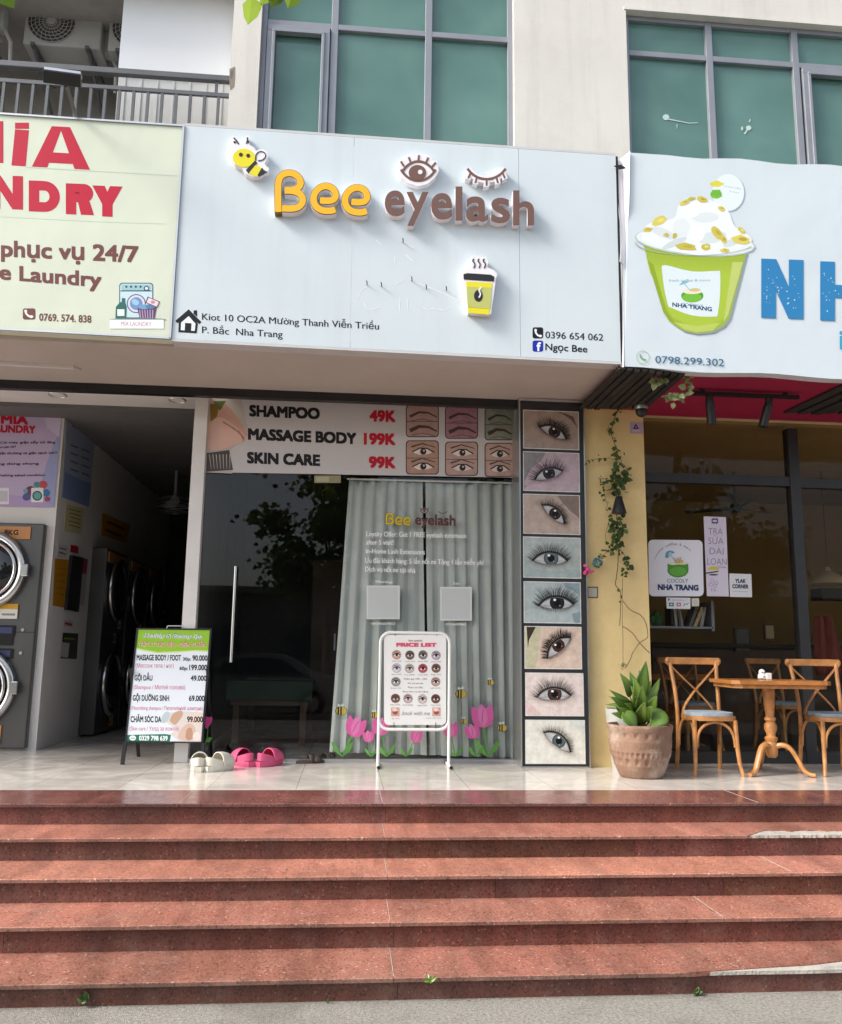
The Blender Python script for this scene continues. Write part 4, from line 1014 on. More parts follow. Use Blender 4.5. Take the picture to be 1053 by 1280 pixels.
# curtains
def curtain(name, label, top_px, bot_px, Y, folds, seed):
    (tx0, ty0, tx1, ty1), (bx0, by0, bx1, by1) = top_px, bot_px
    r = random.Random(seed); nu, nv = 150, 22; b = MB()
    T0, T1, B0_, B1_ = P(tx0, ty0, Y), P(tx1, ty1, Y), P(bx0, by0, Y), P(bx1, by1, Y)
    ph = [r.uniform(0, 6.28) for _ in range(4)]
    vs = []
    for j in range(nv+1):
        v = j/nv
        for i in range(nu+1):
            u = i/nu
            p = T0.lerp(T1, u).lerp(B0_.lerp(B1_, u), v**1.0)
            a = 2*math.pi*folds*(u+.012*math.sin(9*u+ph[0]))
            amp = (.013+.012*v)*(.75+.35*math.sin(5*u+ph[1]))
            wv = math.copysign(abs(math.sin(a))**.7, math.sin(a))
            p = p+Vector((.012*math.sin(2*a+ph[2])*v, -amp*wv+.012*math.sin(3*v+7*u+ph[3]), .004*math.sin(a*.5)))
            vs.append(p)
    fs = [(j*(nu+1)+i, j*(nu+1)+i+1, (j+1)*(nu+1)+i+1, (j+1)*(nu+1)+i) for j in range(nv) for i in range(nu)]
    b.add(vs, fs)
    t = thing(name, label, 'curtain', (T0.lerp(T1, .5).x, Y, 0), 'curtains behind the salon glass')
    o = b.build('cloth', M['curtain'], t, smooth=True, cut=180); so_ = o.modifiers.new('s', 'SOLIDIFY'); so_.thickness = .002
    b = MB(); k0 = int((nu+1)*nv*.955)//(nu+1)*(nu+1)
    b.add([vs[(nv-1)*(nu+1)+i]+Vector((0, -.004, .03)) for i in range(nu+1)]+[vs[nv*(nu+1)+i]+Vector((0, -.004, 0)) for i in range(nu+1)], [(i, i+1, nu+2+i, nu+1+i) for i in range(nu)])
    b.build('hem', M['curtain'], t, smooth=True, cut=180)
    return t
CYY = 7.575
curtain('curtain', 'wider pale grey pleated curtain flaring out to the left behind the salon glass', (437, 597, 528.5, 600), (412, 940, 532, 944), CYY, 7, 2)
curtain('curtain', 'pale grey pleated curtain right of the dark gap, next to the eye photo board', (532, 600, 650, 603), (538, 944, 654, 948), CYY, 8, 5)
t = thing('curtain_rod', 'pale curtain rod along the top of the grey curtains', 'curtain rod')
b = MB(); b.tube([P(434, 598.5, CYY-.03), P(650, 604, CYY-.03)], .009, 8); b.build('rod', M['post_white'], t)

# window lettering on the glass
DY = GY+.012-.0055
wl = thing('window_lettering', 'yellow, brown and white shop lettering with offers stuck on the salon glass', 'window sticker', (P(530, 700, DY).x, DY, 1.2))
pr = Pr(zoomY(DY, 420, 600, .21842))
BP = [[(490, 396), (489, 340), (490, 280), (500, 252), (522, 239), (550, 240), (573, 256), (581, 278), (572, 296), (548, 306), (516, 308)], [(516, 309), (552, 312), (580, 325), (590, 348), (580, 370), (555, 382), (505, 382)], eP, [(x+128, y+6) for x, y in eP]]
for wd_, kc in ((14, '5a4a10'), (10, 'd3bb2a')):
    for p_ in BP: pr.line([(287+(x-480)*.372, 190+(y-232)*.395) for x, y in smooth(p_, 4)], wd_, kc)
pr.build('logo_lettering', wl); pr = Pr(zoomY(DY, 420, 600, .21842)); pr.text('eyelash', (453, 256), (686, 262), 62, '5b3a38', .03)
pr.ell(507, 176, 24, 15, '5b3a38'); pr.ell(507, 177, 18, 10, '9aa09a'); pr.ell(507, 176, 8, 8, '5b3a38')
for a, c_ in (((488, 168), (480, 158)), ((507, 160), (507, 150)), ((526, 168), (534, 158))): pr.line([a, c_], 4, '5b3a38')
pr.line(arc(613, 165, 30, 26, 150, 30, 8), 4, '5b3a38')
pr.build('logo_lettering', wl)
WH = 'f2f5f4'
for t_, a, c_ in (('Loyalty Offer: Get 1 FREE eyelash extension', (175, 322), (747, 333)), ('after 5 visit!', (174, 370), (330, 372)), ('In-Home Lash Extensions', (172, 420), (510, 427)),
                  ('Ưu đãi khách hàng: 5 lần nối mi Tặng 1 lần miễn phí', (168, 474), (846, 488)), ('Dịch vụ nối mi tại nhà', (168, 524), (455, 532))):
    pr = Pr(zoomY(DY, 420, 600, .21842)); pr.text(t_, a, c_, 29, WH, .014); pr.build('offer_lettering', wl)
for t_, a, c_ in (('WhatsApp', (224, 588), (326, 591)), ('Zalo', (668, 598), (710, 599)), ('+84396654062', (196, 829), (340, 829)), ('0396654062', (628, 832), (746, 833))):
    pr = Pr(zoomY(DY, 420, 600, .21842)); pr.text(t_, a, c_, 14, WH, .012); pr.build('caption_lettering', wl)
for nm, x0, y0, x1, y1, lb in (('code', 176, 604, 366, 797, 'blank white square sticker on the glass under the left heading'), ('code', 597, 612, 779, 805, 'blank white square sticker on the glass right of the curtain gap')):
    pr = Pr(zoomY(DY-.001, 420, 600, .21842)); pr.rect(x0, y0, x1, y1, 'd5d9d7'); pr.rect(x0+9, y0+9, x1-9, y1-9, 'c4c9c7')
    o = pr.build('square_sticker'); tag(o, lb, 'sticker', 'white square stickers on the salon glass')
# tulips and bees along the foot of the glass
zt = zoomY(DY, 400, 770, .23742)
def tulip(x, y, s, rot, base, lab):
    t = Pr(zt); c, q = math.cos(R(rot)), math.sin(R(rot))
    def tr(pts): return [(x+(a*c-d*q)*s, y+(a*q+d*c)*s) for a, d in pts]
    gx, gy = x+(-0*q)*s, 742
    t.line([(x, y), (x+(base[0][0]-x)*.5, (y+gy)/2), (base[0][0], gy)], 9*s, '5f9c4a')
    for sx in (-1, 1): t.poly(smooth([(base[0][0], gy), (base[0][0]+sx*24*s, gy-50*s), (base[0][0]+sx*58*s, gy-80*s), (base[0][0]+sx*40*s, gy-30*s), (base[0][0], gy)], 3), '6fae52' if sx < 0 else '5d9a46')
    t.poly(tr(smooth([(0, 55), (-38, 40), (-52, 0), (-44, -52), (-18, -34), (0, -60), (20, -34), (46, -50), (52, 0), (36, 42), (0, 55)], 3)), 'd866a4')
    t.poly(tr(smooth([(0, 50), (-20, 20), (-18, -30), (0, -58), (18, -28), (20, 20), (0, 50)], 3)), 'e07fb5'); t.line(tr([(-8, 30), (0, -10), (10, -34)]), 3*s, 'a8407c')
    o = t.build('tulip_sticker'); tag(o, lab, 'sticker', 'tulip stickers along the foot of the salon glass')
for a in ((188, 584, 1.0, 14, [(118, 0)], 'large pink tulip sticker at the left end of the salon glass border'), (256, 634, .58, -8, [(270, 0)], 'small pink tulip sticker just left of the price stand leg'),
          (318, 584, .85, 10, [(350, 0)], 'pink tulip sticker behind the left leg of the price stand'), (508, 634, .62, 6, [(455, 0)], 'small pink tulip sticker under the middle of the price board'),
          (690, 600, .75, -10, [(712, 0)], 'pink tulip sticker half behind the right leg of the price stand'), (804, 608, .74, -20, [(822, 0)], 'middle sized pink tulip sticker left of the tallest tulip'),
          (858, 528, 1.12, -8, [(884, 0)], 'tallest and largest pink tulip sticker near the eye photo board')): tulip(*a)
pr = Pr(zoomY(GY-.0205, 150, 760, .19)); pr.poly(smooth([(558, 720), (572, 712), (588, 722), (604, 715), (608, 740), (590, 775), (566, 796), (560, 760), (558, 720)], 3), 'd24c94'); pr.line([(580, 785), (575, 850), (560, 900)], 6, '4d8a45'); pr.poly([(565, 880), (585, 850), (610, 856), (590, 885)], '5d9a46')
tag(pr.build('tulip_sticker'), 'pink heart shaped tulip sticker on the door glass beside the green headed board', 'sticker', 'tulip stickers along the foot of the salon glass')
def bee(x, y, s, lab):
    t = Pr(zt)
    t.ell(x-10*s, y-24*s, 8*s, 14*s, 'd6dbd6', -20); t.ell(x+6*s, y-26*s, 8*s, 14*s, 'd6dbd6', 15)
    t.ell(x, y, 31*s, 24*s, '2a261c'); t.ell(x+1*s, y, 28*s, 22*s, 'c9b458')
    for k in (-14, 0): t.poly([(x+(k-4)*s, y-21*s), (x+(k+4)*s, y-22*s), (x+(k+3)*s, y+22*s), (x+(k-5)*s, y+20*s)], '2a261c')
    tag(t.build('bee_sticker'), lab, 'sticker', 'bee stickers above the tulips on the salon glass')
for a in ((112, 500, 1.0, 'yellow and black bee sticker flying above the leftmost tulip'), (288, 522, .7, 'bee sticker peeping out left of the price stand tube'), (744, 410, 1.0, 'large bee sticker on the glass right of the price board'),
          (898, 350, .65, 'small bee sticker highest on the salon glass'), (758, 555, .6, 'small bee sticker between the price stand and the tallest tulip'), (960, 590, .85, 'bee sticker at the right end, beside the tallest tulip')): bee(*a)

# ================================================================ eye photo board
ebY = 7.15
eb = thing('eye_photo_board', 'tall black lightbox board of eight eye photos between salon glass and yellow pillar', 'board', (1.78, ebY, 0))
ex0, ex1, ez = P(650, 700, ebY).x, P(733.5, 700, ebY).x, 3.185
b = MB(); b.box(ex0+.009, ex1-.009, ebY, ebY+.33, .012, ez); b.build('box', M['dark_frame'], eb)
b = MB()
for x in (ex0, ex1-.009): b.box(x, x+.009, ebY-.012, ebY+.34, 0, ez+.01)
b.box(ex0+.009, ex1-.009, ebY-.012, ebY-.001, ez-.012, ez+.01); b.box(ex0+.009, ex1-.009, ebY-.012, ebY-.001, 0, .012)
b.build('frame', M['alu'], eb)
def eye_photo(px, skin, iris, ang, sc, off, style, extra, lab):
    x0, y0, x1, y1 = px
    A, B_, C_ = P(x0, y0, ebY), P(x1, y0+(x1-x0)*.016, ebY), P(x0, y1, ebY)
    W = B_.x-A.x; H = A.z-C_.z; cx = A.x+W/2; cz = A.z-H/2
    r = random.Random(lab)
    pr = Pr(lambda u, v: Vector((cx+u*W/100, ebY-.002, cz+v*W/100)), vdown=False, step=.00004)
    hh = 50*H/W
    pr.rect(-50, -hh, 50, hh, 'd9dad8'); X, Z = 48.6, hh-1.4
    pr.rect(-X, -Z, X, Z, skin)
    def clipc(p): return (max(-X, min(X, p[0])), max(-Z, min(Z, p[1])))
    for col, pts in extra: pr.poly([clipc(p) for p in pts], col)
    c, q = math.cos(R(ang)), math.sin(R(ang))
    def tr(a, d): return clipc((off[0]+(a*c-d*q)*sc, off[1]+(a*q+d*c)*sc))
    up = [(-27, -4), (-19, 4), (-9, 9), (3, 10.2), (14, 7.6), (22, 2.5), (28, -3)]; lo = [(28, -3), (18, -7), (6, -9), (-8, -8.6), (-18, -6.5), (-27, -4)]
    U, L = smooth(up, 4), smooth(lo, 4)
    sk = lin(skin); dk = tuple(v*.62 for v in sk); md = tuple(v*.8 for v in sk); pk = (sk[0]*.85, sk[1]*.62, sk[2]*.6)
    for kk in range(14):
        g_ = 1-kk/14; mm = tuple(v*(1-.36*(1-g_)**1.5*(1, 1.06, 1.08)[ci]) for ci, v in enumerate(sk))
        pr.poly([tr(x*(1.08+.75*g_), d*(1.15+1.15*g_)+2.5*g_) for x, d in U]+[tr(x*(1.06+.7*g_), d*(1.15+.95*g_)) for x, d in L], mm)
    pr.line([tr(x*1.05, d*1.28+3.2) for x, d in U], 1.5*sc, dk, .5)
    pr.poly([tr(x*1.05, d*1.12) for x, d in U]+[tr(x*1.05, d*1.14) for x, d in L], pk)
    pr.poly([tr(x, d) for x, d in U+L], '8f8c8c'); pr.poly([tr(x*.93, d*.8-1.2) for x, d in U]+[tr(x*.93, d*.9) for x, d in L], 'bdbfc3')
    ic = [(2+11.5*math.cos(2*math.pi*i/30), .6+11.5*math.sin(2*math.pi*i/30)) for i in range(30)]
    ylim = lambda x: (10.4-.0150*(x-2)**2, -9+.009*(x-2)**2)
    def cl(x, d): h, l = ylim(x); return tr(x, max(l, min(h, d)))
    pr.poly([cl(x, d) for x, d in ic], tuple(v*.35 for v in lin(iris))); pr.poly([cl(2+(x-2)*.88, .6+(d-.6)*.88) for x, d in ic], iris)
    for i in range(24):
        a = 2*math.pi*i/24; pr.line([cl(2+5*math.cos(a), .6+5*math.sin(a)), cl(2+9.4*math.cos(a), .6+9.4*math.sin(a))], .7*sc, tuple(v*r.uniform(.5, 1.7) for v in lin(iris)), .4)
    pr.poly([cl(2+(x-2)*.48, .6+(d-.6)*.48) for x, d in ic], '08080a')
    pr.ell(*tr(-1.5, 5), 2.3*sc, 1.9*sc, 'eef1f4', n=10); pr.ell(*tr(6, -4), 1.1*sc, .9*sc, 'a8b4bc', n=8)
    # upper lid shade and lashes
    pr.line([tr(x*1.02, d+.4) for x, d in U], 4.6*sc, tuple(q*.35 for q in sk)); pr.line([tr(x*1.01, d+.2) for x, d in U], 2.3*sc, '140f0f')
    pr.line([tr(x, d-.2) for x, d in L], .9*sc, tuple(q*.45 for q in sk))
    n, ln, fan, thick = style
    n = int(n*1.9)
    for i in range(n):
        t = (i+.5)/n; k = min(int(t*(len(U)-1)), len(U)-2); bx, by = U[k]
        th = R(90+fan*(.5-t)*2+r.uniform(-12, 12)); l = ln*(.66+.5*math.sin(math.pi*min(1, t*1.05)))*r.uniform(.62, 1.15)
        sg_ = 1 if t > .45 else -1
        p1 = (bx+l*.55*math.cos(th), by+l*.5*math.sin(th)); p2 = (bx+l*math.cos(th-R(12*sg_))+sg_*l*.08, by+l*1.02*math.sin(th))
        pr.line([tr(bx, by-.5), tr(*p1), tr(*p2)], thick*.95*sc, '0d0a0b', .1)
    for i in range(n//2):
        t = (i+.5)/(n//2); k = min(int(t*(len(L)-1)), len(L)-2); bx, by = L[k]; th = R(-90-fan*.8*(.5-t)*2+r.uniform(-9, 9)); l = ln*.34*r.uniform(.7, 1.15)
        pr.line([tr(bx, by), tr(bx+l*math.cos(th), by+l*math.sin(th))], thick*.55*sc, '1c1516', .15)
    tag(pr.build('eye_photo', eb, PRG), lab)
S = [
 ((654, 512, 723.5, 560.5), 'a39288', '3a2a22', -24, .95, (4, -3), (46, 15, 58, 1.1), [('a2938a', [(-50, 5), (-10, -40), (-50, -40)]), ('6a5650', [(12, 32), (40, 26), (48, 5), (36, 20), (16, 34)])], 'dim brownish eye photo with thick lashes drooping to the right, topmost'),
 ((654, 564, 724.4, 613.5), 'bba9b3', '2a2730', 18, .95, (-6, -4), (34, 20, 62, .8), [('8b8a8c', [(-50, 40), (-10, 40), (-34, -10), (-50, -40)])], 'lilac eye photo with long spiky lashes all round'),
 ((654, 617, 725, 667), 'b5a599', '30241f', -40, .92, (4, 2), (38, 13, 60, .8), [('84756c', [(10, 40), (50, 40), (50, -6), (26, 12)])], 'tan eye photo tilted steeply down to the right, third from the top'),
 ((654, 670.5, 726, 722), 'aab6b3', '5d6a70', 0, 1.1, (-4, -2), (44, 15, 56, .6), [('9fb0ae', [(-50, -12), (50, -20), (50, -40), (-50, -40)])], 'level grey green eye photo with a pale blue iris'),
 ((654.6, 726.5, 726, 778.6), 'abb9b9', '20222a', 2, 1.12, (6, -1), (44, 17, 60, .8), [('84989e', [(20, 40), (50, 40), (50, -40), (38, -40)])], 'blue grey eye photo with a nearly black iris and thin spread lashes'),
 ((655.6, 782.5, 727, 836), 'd6c1b1', '4a2a24', 40, .98, (8, 2), (56, 14, 46, 1.3), [('c3bfa0', [(-50, 40), (-20, 40), (-30, -40), (-50, -40)]), ('3c3228', [(-46, 36), (-30, 38), (-42, 12), (-44, -2)])], 'peach eye photo with a dense black lash line rising to the right'),
 ((656.6, 840.7, 729.5, 895), 'ddd0cb', '4a332e', 2, 1.06, (-2, 0), (46, 15, 56, .65), [('d9c0bc', [(-50, -10), (-20, -34), (-50, -34)])], 'pale pink level eye photo with a brown iris, second from the bottom'),
 ((656.6, 899.7, 731.4, 955), 'dcdcd4', '4f6464', -36, .98, (4, 2), (40, 11, 52, .55), [('cfd4d0', [(20, 40), (50, 40), (50, 10)])], 'palest cream eye photo tilted to the right, lowest on the board')]
for a in S: eye_photo(*a)

# ================================================================ price list stand
ps = thing('price_list_stand', 'white tubular stand with a price list board of eye pictures outside the curtains', 'sign stand', (.585, 7.2, 0))
xa_, xb_, zt_, zb_, r_ = .282, .872, 1.10, .30, .085
sy_ = 7.2
def rr_path(x0, x1, z0, z1, r, n=6):
    out = []
    for cx, cz, a0 in ((x1-r, z1-r, 0), (x0+r, z1-r, 90), (x0+r, z0+r, 180), (x1-r, z0+r, 270)):
        for i in range(n+1): a = R(a0+90*i/n); out.append((cx+r*math.cos(a), sy_, cz+r*math.sin(a)))
    return out
b = MB(); b.tube(rr_path(xa_, xb_, zb_, zt_, r_), .0135, 10, closed=True); b.build('frame', M['white_paint'], ps, smooth=True)
for x in (xa_, xb_):
    b = MB(); b.tube([(x, sy_, zb_+.09), (x, sy_, .02)], .0135, 10); b.build('leg', M['white_paint'], ps, smooth=True)
    b = MB(); b.tube([(x, sy_-.16, .014), (x, sy_+.16, .014)], .013, 10); b.build('foot', M['white_paint'], ps, smooth=True)
    b = MB(); b.tube([(x, sy_-.178, .014), (x, sy_-.16, .014)], .0145, 10); b.tube([(x, sy_+.16, .014), (x, sy_+.178, .014)], .0145, 10); b.build('end_cap', M['rubber_black'], ps)
zp = zoomY(sy_-.006, 400, 770, .23742)
q = Pr(zoomY(sy_-.004, 400, 770, .23742)); b = MB(); pts = []
for cx, cy, a0 in ((641, 550, 0), (362, 550, 90), (362, 124, 180), (641, 124, 270)):
    for i in range(6): a = R(a0+18*i); pts.append((cx+24*math.cos(a), cy+24*math.sin(a)))
b.prism([q.mp(u, v) for u, v in pts], (0, .008, 0)); bo = b.build('board', M['white_paint'], ps)
pr = Pr(zp)
pr.text('Bee eyelash', (468, 134), (540, 134), 9, '8a7440', .02); pr.text('PRICE LIST', (402, 162), (616, 163), 21, 'd35574', .07)
pr.build('title_lettering', ps)
def mini_eye(cx, cy, r, skin, iris, rot=0):
    pr = Pr(zp)
    pr.ell(cx, cy, r+1.5, r+1.5, '6b5a56'); pr.ell(cx, cy, r, r, skin)
    pr.line([(cx-r*.75, cy-r*.45), (cx, cy-r*.72), (cx+r*.75, cy-r*.4)], r*.18, '3a2a26', .5)
    pr.poly([(cx-r*.72, cy+r*.12), (cx-r*.2, cy-r*.28), (cx+r*.35, cy-r*.25), (cx+r*.75, cy+r*.1), (cx+r*.2, cy+r*.4), (cx-r*.3, cy+r*.38)], 'e6dedb')
    pr.ell(cx+r*.05, cy+r*.05, r*.32, r*.32, iris); pr.line([(cx-r*.75, cy+r*.1), (cx-r*.2, cy-r*.32), (cx+r*.35, cy-r*.29), (cx+r*.8, cy+r*.06)], r*.22, '17100f'); pr.build('eye_picture', ps, PRG)
sk = ['c99d8f', '6f5f58', '857a78', 'b3a7bb', 'c9c9d2', 'b9b6ae', 'b8525a', '7a5a52', '8f9296', 'b89a90', '7c5a4c', 'b8a2a8', 'd2c4c0', '6d453f']
rr = random.Random(11)
pos = [(404, 204), (474, 206), (543, 205), (612, 207), (404, 274), (472, 276), (542, 276), (612, 275), (400, 346), (610, 346), (398, 434), (464, 435), (540, 437), (610, 436)]
for (x, y), s_ in zip(pos, sk): mini_eye(x, y, 23, s_, rr.choice(['3a2a24', '23232b', '5b4034']))
pr = Pr(zp)
for (x, y), t_ in zip(pos, ('Classic 200k', 'Volume 250k', 'Katun 280k', 'Anime 300k', 'Wet 250k', 'Fox 280k', 'Color 320k', 'Mega 350k', 'Bottom 100k', 'Lift 200k', 'Mix 250k', 'Doll 250k', 'Angel 280k', 'Cat 300k')):
    pr.text(t_, (x-26, y+37), (x+27, y+37), 6.5, '4a4648', .0, res=1)
for t_, y, x0, x1 in (('Giảm giá 10% - 20%', 335, 442, 566), ('Học sinh sinh viên', 358, 464, 544), ('Tháo mi 50k', 380, 462, 542), ('(free tháo mi tại tiệm)', 402, 436, 570)): pr.text(t_, (x0, y), (x1, y+1), 8.5, '4d4a55', .0, res=2)
pr.build('price_lettering', ps)
for x, y in ((375, 482), (592, 482)): pr = Pr(zp); pr.rect(x, y, x+44, y+46, 'c9a294'); pr.ell(x+22, y+26, 14, 12, '9a4a4c'); pr.poly([(x+4, y+6), (x+24, y+3), (x+36, y+18), (x+14, y+22)], 'e3cfc4'); pr.build('sample_picture', ps)
pr = Pr(zp)
pr.text('book with me', (432, 522), (580, 524), 22, '8d8490', -.004, .35)
pr.text('25.000', (378, 543), (420, 543), 6, 'b3344a', .0, res=1); pr.text('0396 654 062', (560, 541), (640, 541), 6, '6a6468', .0, res=1)
pr.build('footer_lettering', ps)
for u in (396, 616):
    b = MB(); b.tube([zp(u, 70), zp(u, 106)], .0022, 5); b.build('hanging_string', M['wire'], ps); b = MB(); b.tube([zp(u-6, 560), zp(u-6, 606)], .0022, 5); b.build('hanging_string', M['wire'], ps)

# ================================================================ spa A-board
n_ = Vector((0, -1, .12)).normalized(); p0 = Vector((-1.5, 7.28, 0))
ab = thing('spa_board_stand', 'black framed board with a green header and spa prices on dark legs', 'sign stand', (-1.5, 7.3, 0))
zA = lambda u, v: PL(150+.19*u, 760+.19*v, p0, n_)
cor = [(110, 132), (606, 136), (547, 890), (32, 886)]
inn = [(120, 142), (592, 146), (534, 880), (44, 876)]
b = MB()
for i in range(4):
    a, c_ = cor[i], cor[(i+1) % 4]; d, e = inn[i], inn[(i+1) % 4]
    b.prism([zA(*a)+n_*.004, zA(*c_)+n_*.004, zA(*e)+n_*.004, zA(*d)+n_*.004], -n_*.03)
b.build('frame', M['black_metal'], ab)
b = MB(); b.prism([zA(*p) for p in inn], -n_*.02); o = b.build('printed_sheet', PR, ab)
o.data.color_attributes['Col'].data.foreach_set('color', [x for _ in range(len(o.data.loops)) for x in (*lin('dfe6ee'), 1.0)])
for a, c_ in (((32, 886), (16, 1030)), ((547, 890), (536, 1034))):
    b = MB(); A_ = zA(*a)+n_*-.012; B_ = zA(*c_); B_ = Vector((B_.x, B_.y, .0)); b.bar(A_, B_+Vector((0, 0, .001)), .028, .028); l_ = b.build('leg', M['black_metal'], ab)
    b = MB(); b.bar(A_+Vector((0, .02, .6)), Vector((B_.x, B_.y+.55, .0)), .025, .025); b.build('leg', M['black_metal'], ab)
hp0, hp1 = zA(308, 132)-n_*.012, zA(408, 133)-n_*.012
b = MB(); b.tube([hp0, hp0+Vector((.002, 0, .02)), hp1+Vector((-.002, 0, .02)), hp1], .005, 8); b.build('handle', M['alu'], ab)
pr = Pr(zA, n=n_)
pr.poly([(120, 142), (592, 146), (580, 284), (500, 280), (400, 286), (250, 292), (160, 276), (106, 262)], '8fbf2e')
pr.poly([(106, 262), (160, 274), (250, 290), (400, 283), (500, 277), (581, 280), (580, 290), (480, 285), (400, 293), (250, 299), (150, 282), (105, 270)], 'c5dd8e')
pr.text('Healthy & Beauty Spa', (152, 196), (546, 202), 30, 'f4f6f4', .045, .3); pr.text('Healthy & Beauty Spa', (153, 195), (545, 201), 30, '33557c', .0, .3)
pr.text('VẬT LÝ TRỊ LIỆU - DIỆN CHẨN', (126, 252), (566, 258), 27, 'f2efe0', .06); pr.text('VẬT LÝ TRỊ LIỆU - DIỆN CHẨN', (127, 251), (565, 257), 27, 'b12a34', .02)
pr.build('header_lettering', ab); pr = Pr(zA, n=n_)
TK, PKc = '20242c', 'c2587e'
def row(t_, x0, x1, y, cap, col, bold=.03): pr = Pr(zA, n=n_); pr.k = 8; pr.text(t_, (x0, y), (x1, y+(x1-x0)*.008), cap, col, bold); pr.build('price_lettering' if t_[0].isdigit() else 'service_lettering', ab)
row('MASSAGE BODY / FOOT', 110, 402, 345, 38, TK); row('30p:', 414, 468, 347, 22, TK); row('90.000', 477, 576, 348, 37, TK)
row('(Массаж тела / ног)', 104, 354, 392, 27, PKc, .005); row('60p:', 392, 446, 409, 24, TK); row('199.000', 456, 574, 410, 37, TK)
row('GỘI ĐẦU', 96, 214, 478, 36, TK); row('49.000', 466, 570, 480, 36, TK); row('(Shampoo / Мытьё головы)', 90, 430, 534, 27, PKc, .005)
row('GỘI DƯỠNG SINH', 84, 324, 611, 38, TK); row('69.000', 454, 558, 613, 37, TK); row('(Nourishing shampoo / Питательный шампунь)', 76, 545, 670, 25, PKc, .005)
row('CHĂM SÓC DA', 70, 272, 752, 40, TK); row('(Skin care / Уход за кожей)', 64, 388, 806, 27, PKc, .005)
pr = Pr(zA, n=n_)
pr.poly([(270, 730), (320, 690), (420, 680), (560, 690), (545, 880), (390, 876), (330, 830), (380, 800), (330, 770)], 'd7cfcb')
pr.poly(smooth([(326, 742), (350, 695), (400, 676), (416, 700), (388, 745), (360, 770), (326, 742)], 3), 'c2a089')
pr.poly(smooth([(380, 850), (400, 800), (450, 760), (490, 780), (500, 830), (470, 872), (410, 872), (380, 850)], 3), 'd2b5a4')
pr.poly(smooth([(440, 740), (480, 690), (540, 700), (548, 760), (500, 770), (440, 740)], 3), 'e1cdc0'); pr.poly(smooth([(430, 850), (440, 800), (470, 790), (480, 850), (450, 872), (430, 850)], 3), 'b98f7a')
pr.ell(300, 720, 24, 42, 'b9c7cc', 30); pr.ell(505, 845, 26, 30, 'e8dad2')
row('99.000', 442, 546, 752, 38, TK); pr.build('spa_picture', ab); pr = Pr(zA, n=n_)
pr.poly([(36, 836), (300, 830), (336, 836), (328, 878), (34, 876)], '1f6f5e'); pr.ell(84, 856, 22, 17, 'e4efec'); pr.text('zalo', (70, 861), (98, 861), 10, '1f6f5e', .02)
pr.text('0329 798 639', (126, 872), (314, 874), 32, 'eef4f2', .03)
pr.build('phone_lettering', ab)
# ================================================================ laundry shop
lf = thing('laundry_shopfront', 'open laundry shop with a white front wall and a dark corridor', 'shopfront', (-2.6, 8.27, 0))
wx = -2.83
b = MB(); b.box(-9, wx, 8.27, 8.37, 0, 3.2); b.build('front_wall', M['plaster_white'], lf)
b = MB(); b.box(wx-.1, wx, 8.371, 13.4, 0, 3.25); b.build('partition_wall', M['plaster_white'], lf)
b = MB(); b.box(-9, px0+.05, 7.29, 8.37, 3.2, 3.26) if False else b.box(-9, px0+.05, 7.41, 7.9, 3.2, 3.24); b.build('front_ceiling', M['plaster_white'], lf)
b = MB(); b.box(-9, px0+.05, 7.9, 13.5, 3.16, 3.22)
for y in (9.1, 9.7, 10.3, 10.9, 11.5, 12.1): b.box(wx, px0, y, y+.008, 3.157, 3.16)
for x in (-2.4, -1.8): b.box(x, x+.008, 8.4, 13, 3.1565, 3.16)
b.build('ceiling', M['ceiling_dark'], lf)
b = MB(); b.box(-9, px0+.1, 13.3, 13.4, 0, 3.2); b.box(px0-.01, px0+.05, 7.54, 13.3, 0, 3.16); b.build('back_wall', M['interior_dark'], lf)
for (x, y) in ((72, 493.5), (222, 500)):
    c_ = F(x, y, 3.198); t = thing('downlight', 'round downlight in the white ceiling strip, '+('over the purple poster' if x < 100 else 'beside the white post'), 'light', c_, 'downlights over the laundry door')
    b = MB(); b.tube([c_+Vector((.075*math.cos(a*.2618), .075*math.sin(a*.2618), -.002)) for a in range(24)], .006, 6, closed=True); b.build('rim', M['alu'], t)
    b = MB(); b.disc(c_+Vector((0, 0, -.001)), (.07, 0, 0), (0, .07, 0)); b.build('lens', M['plaster_white'], t)
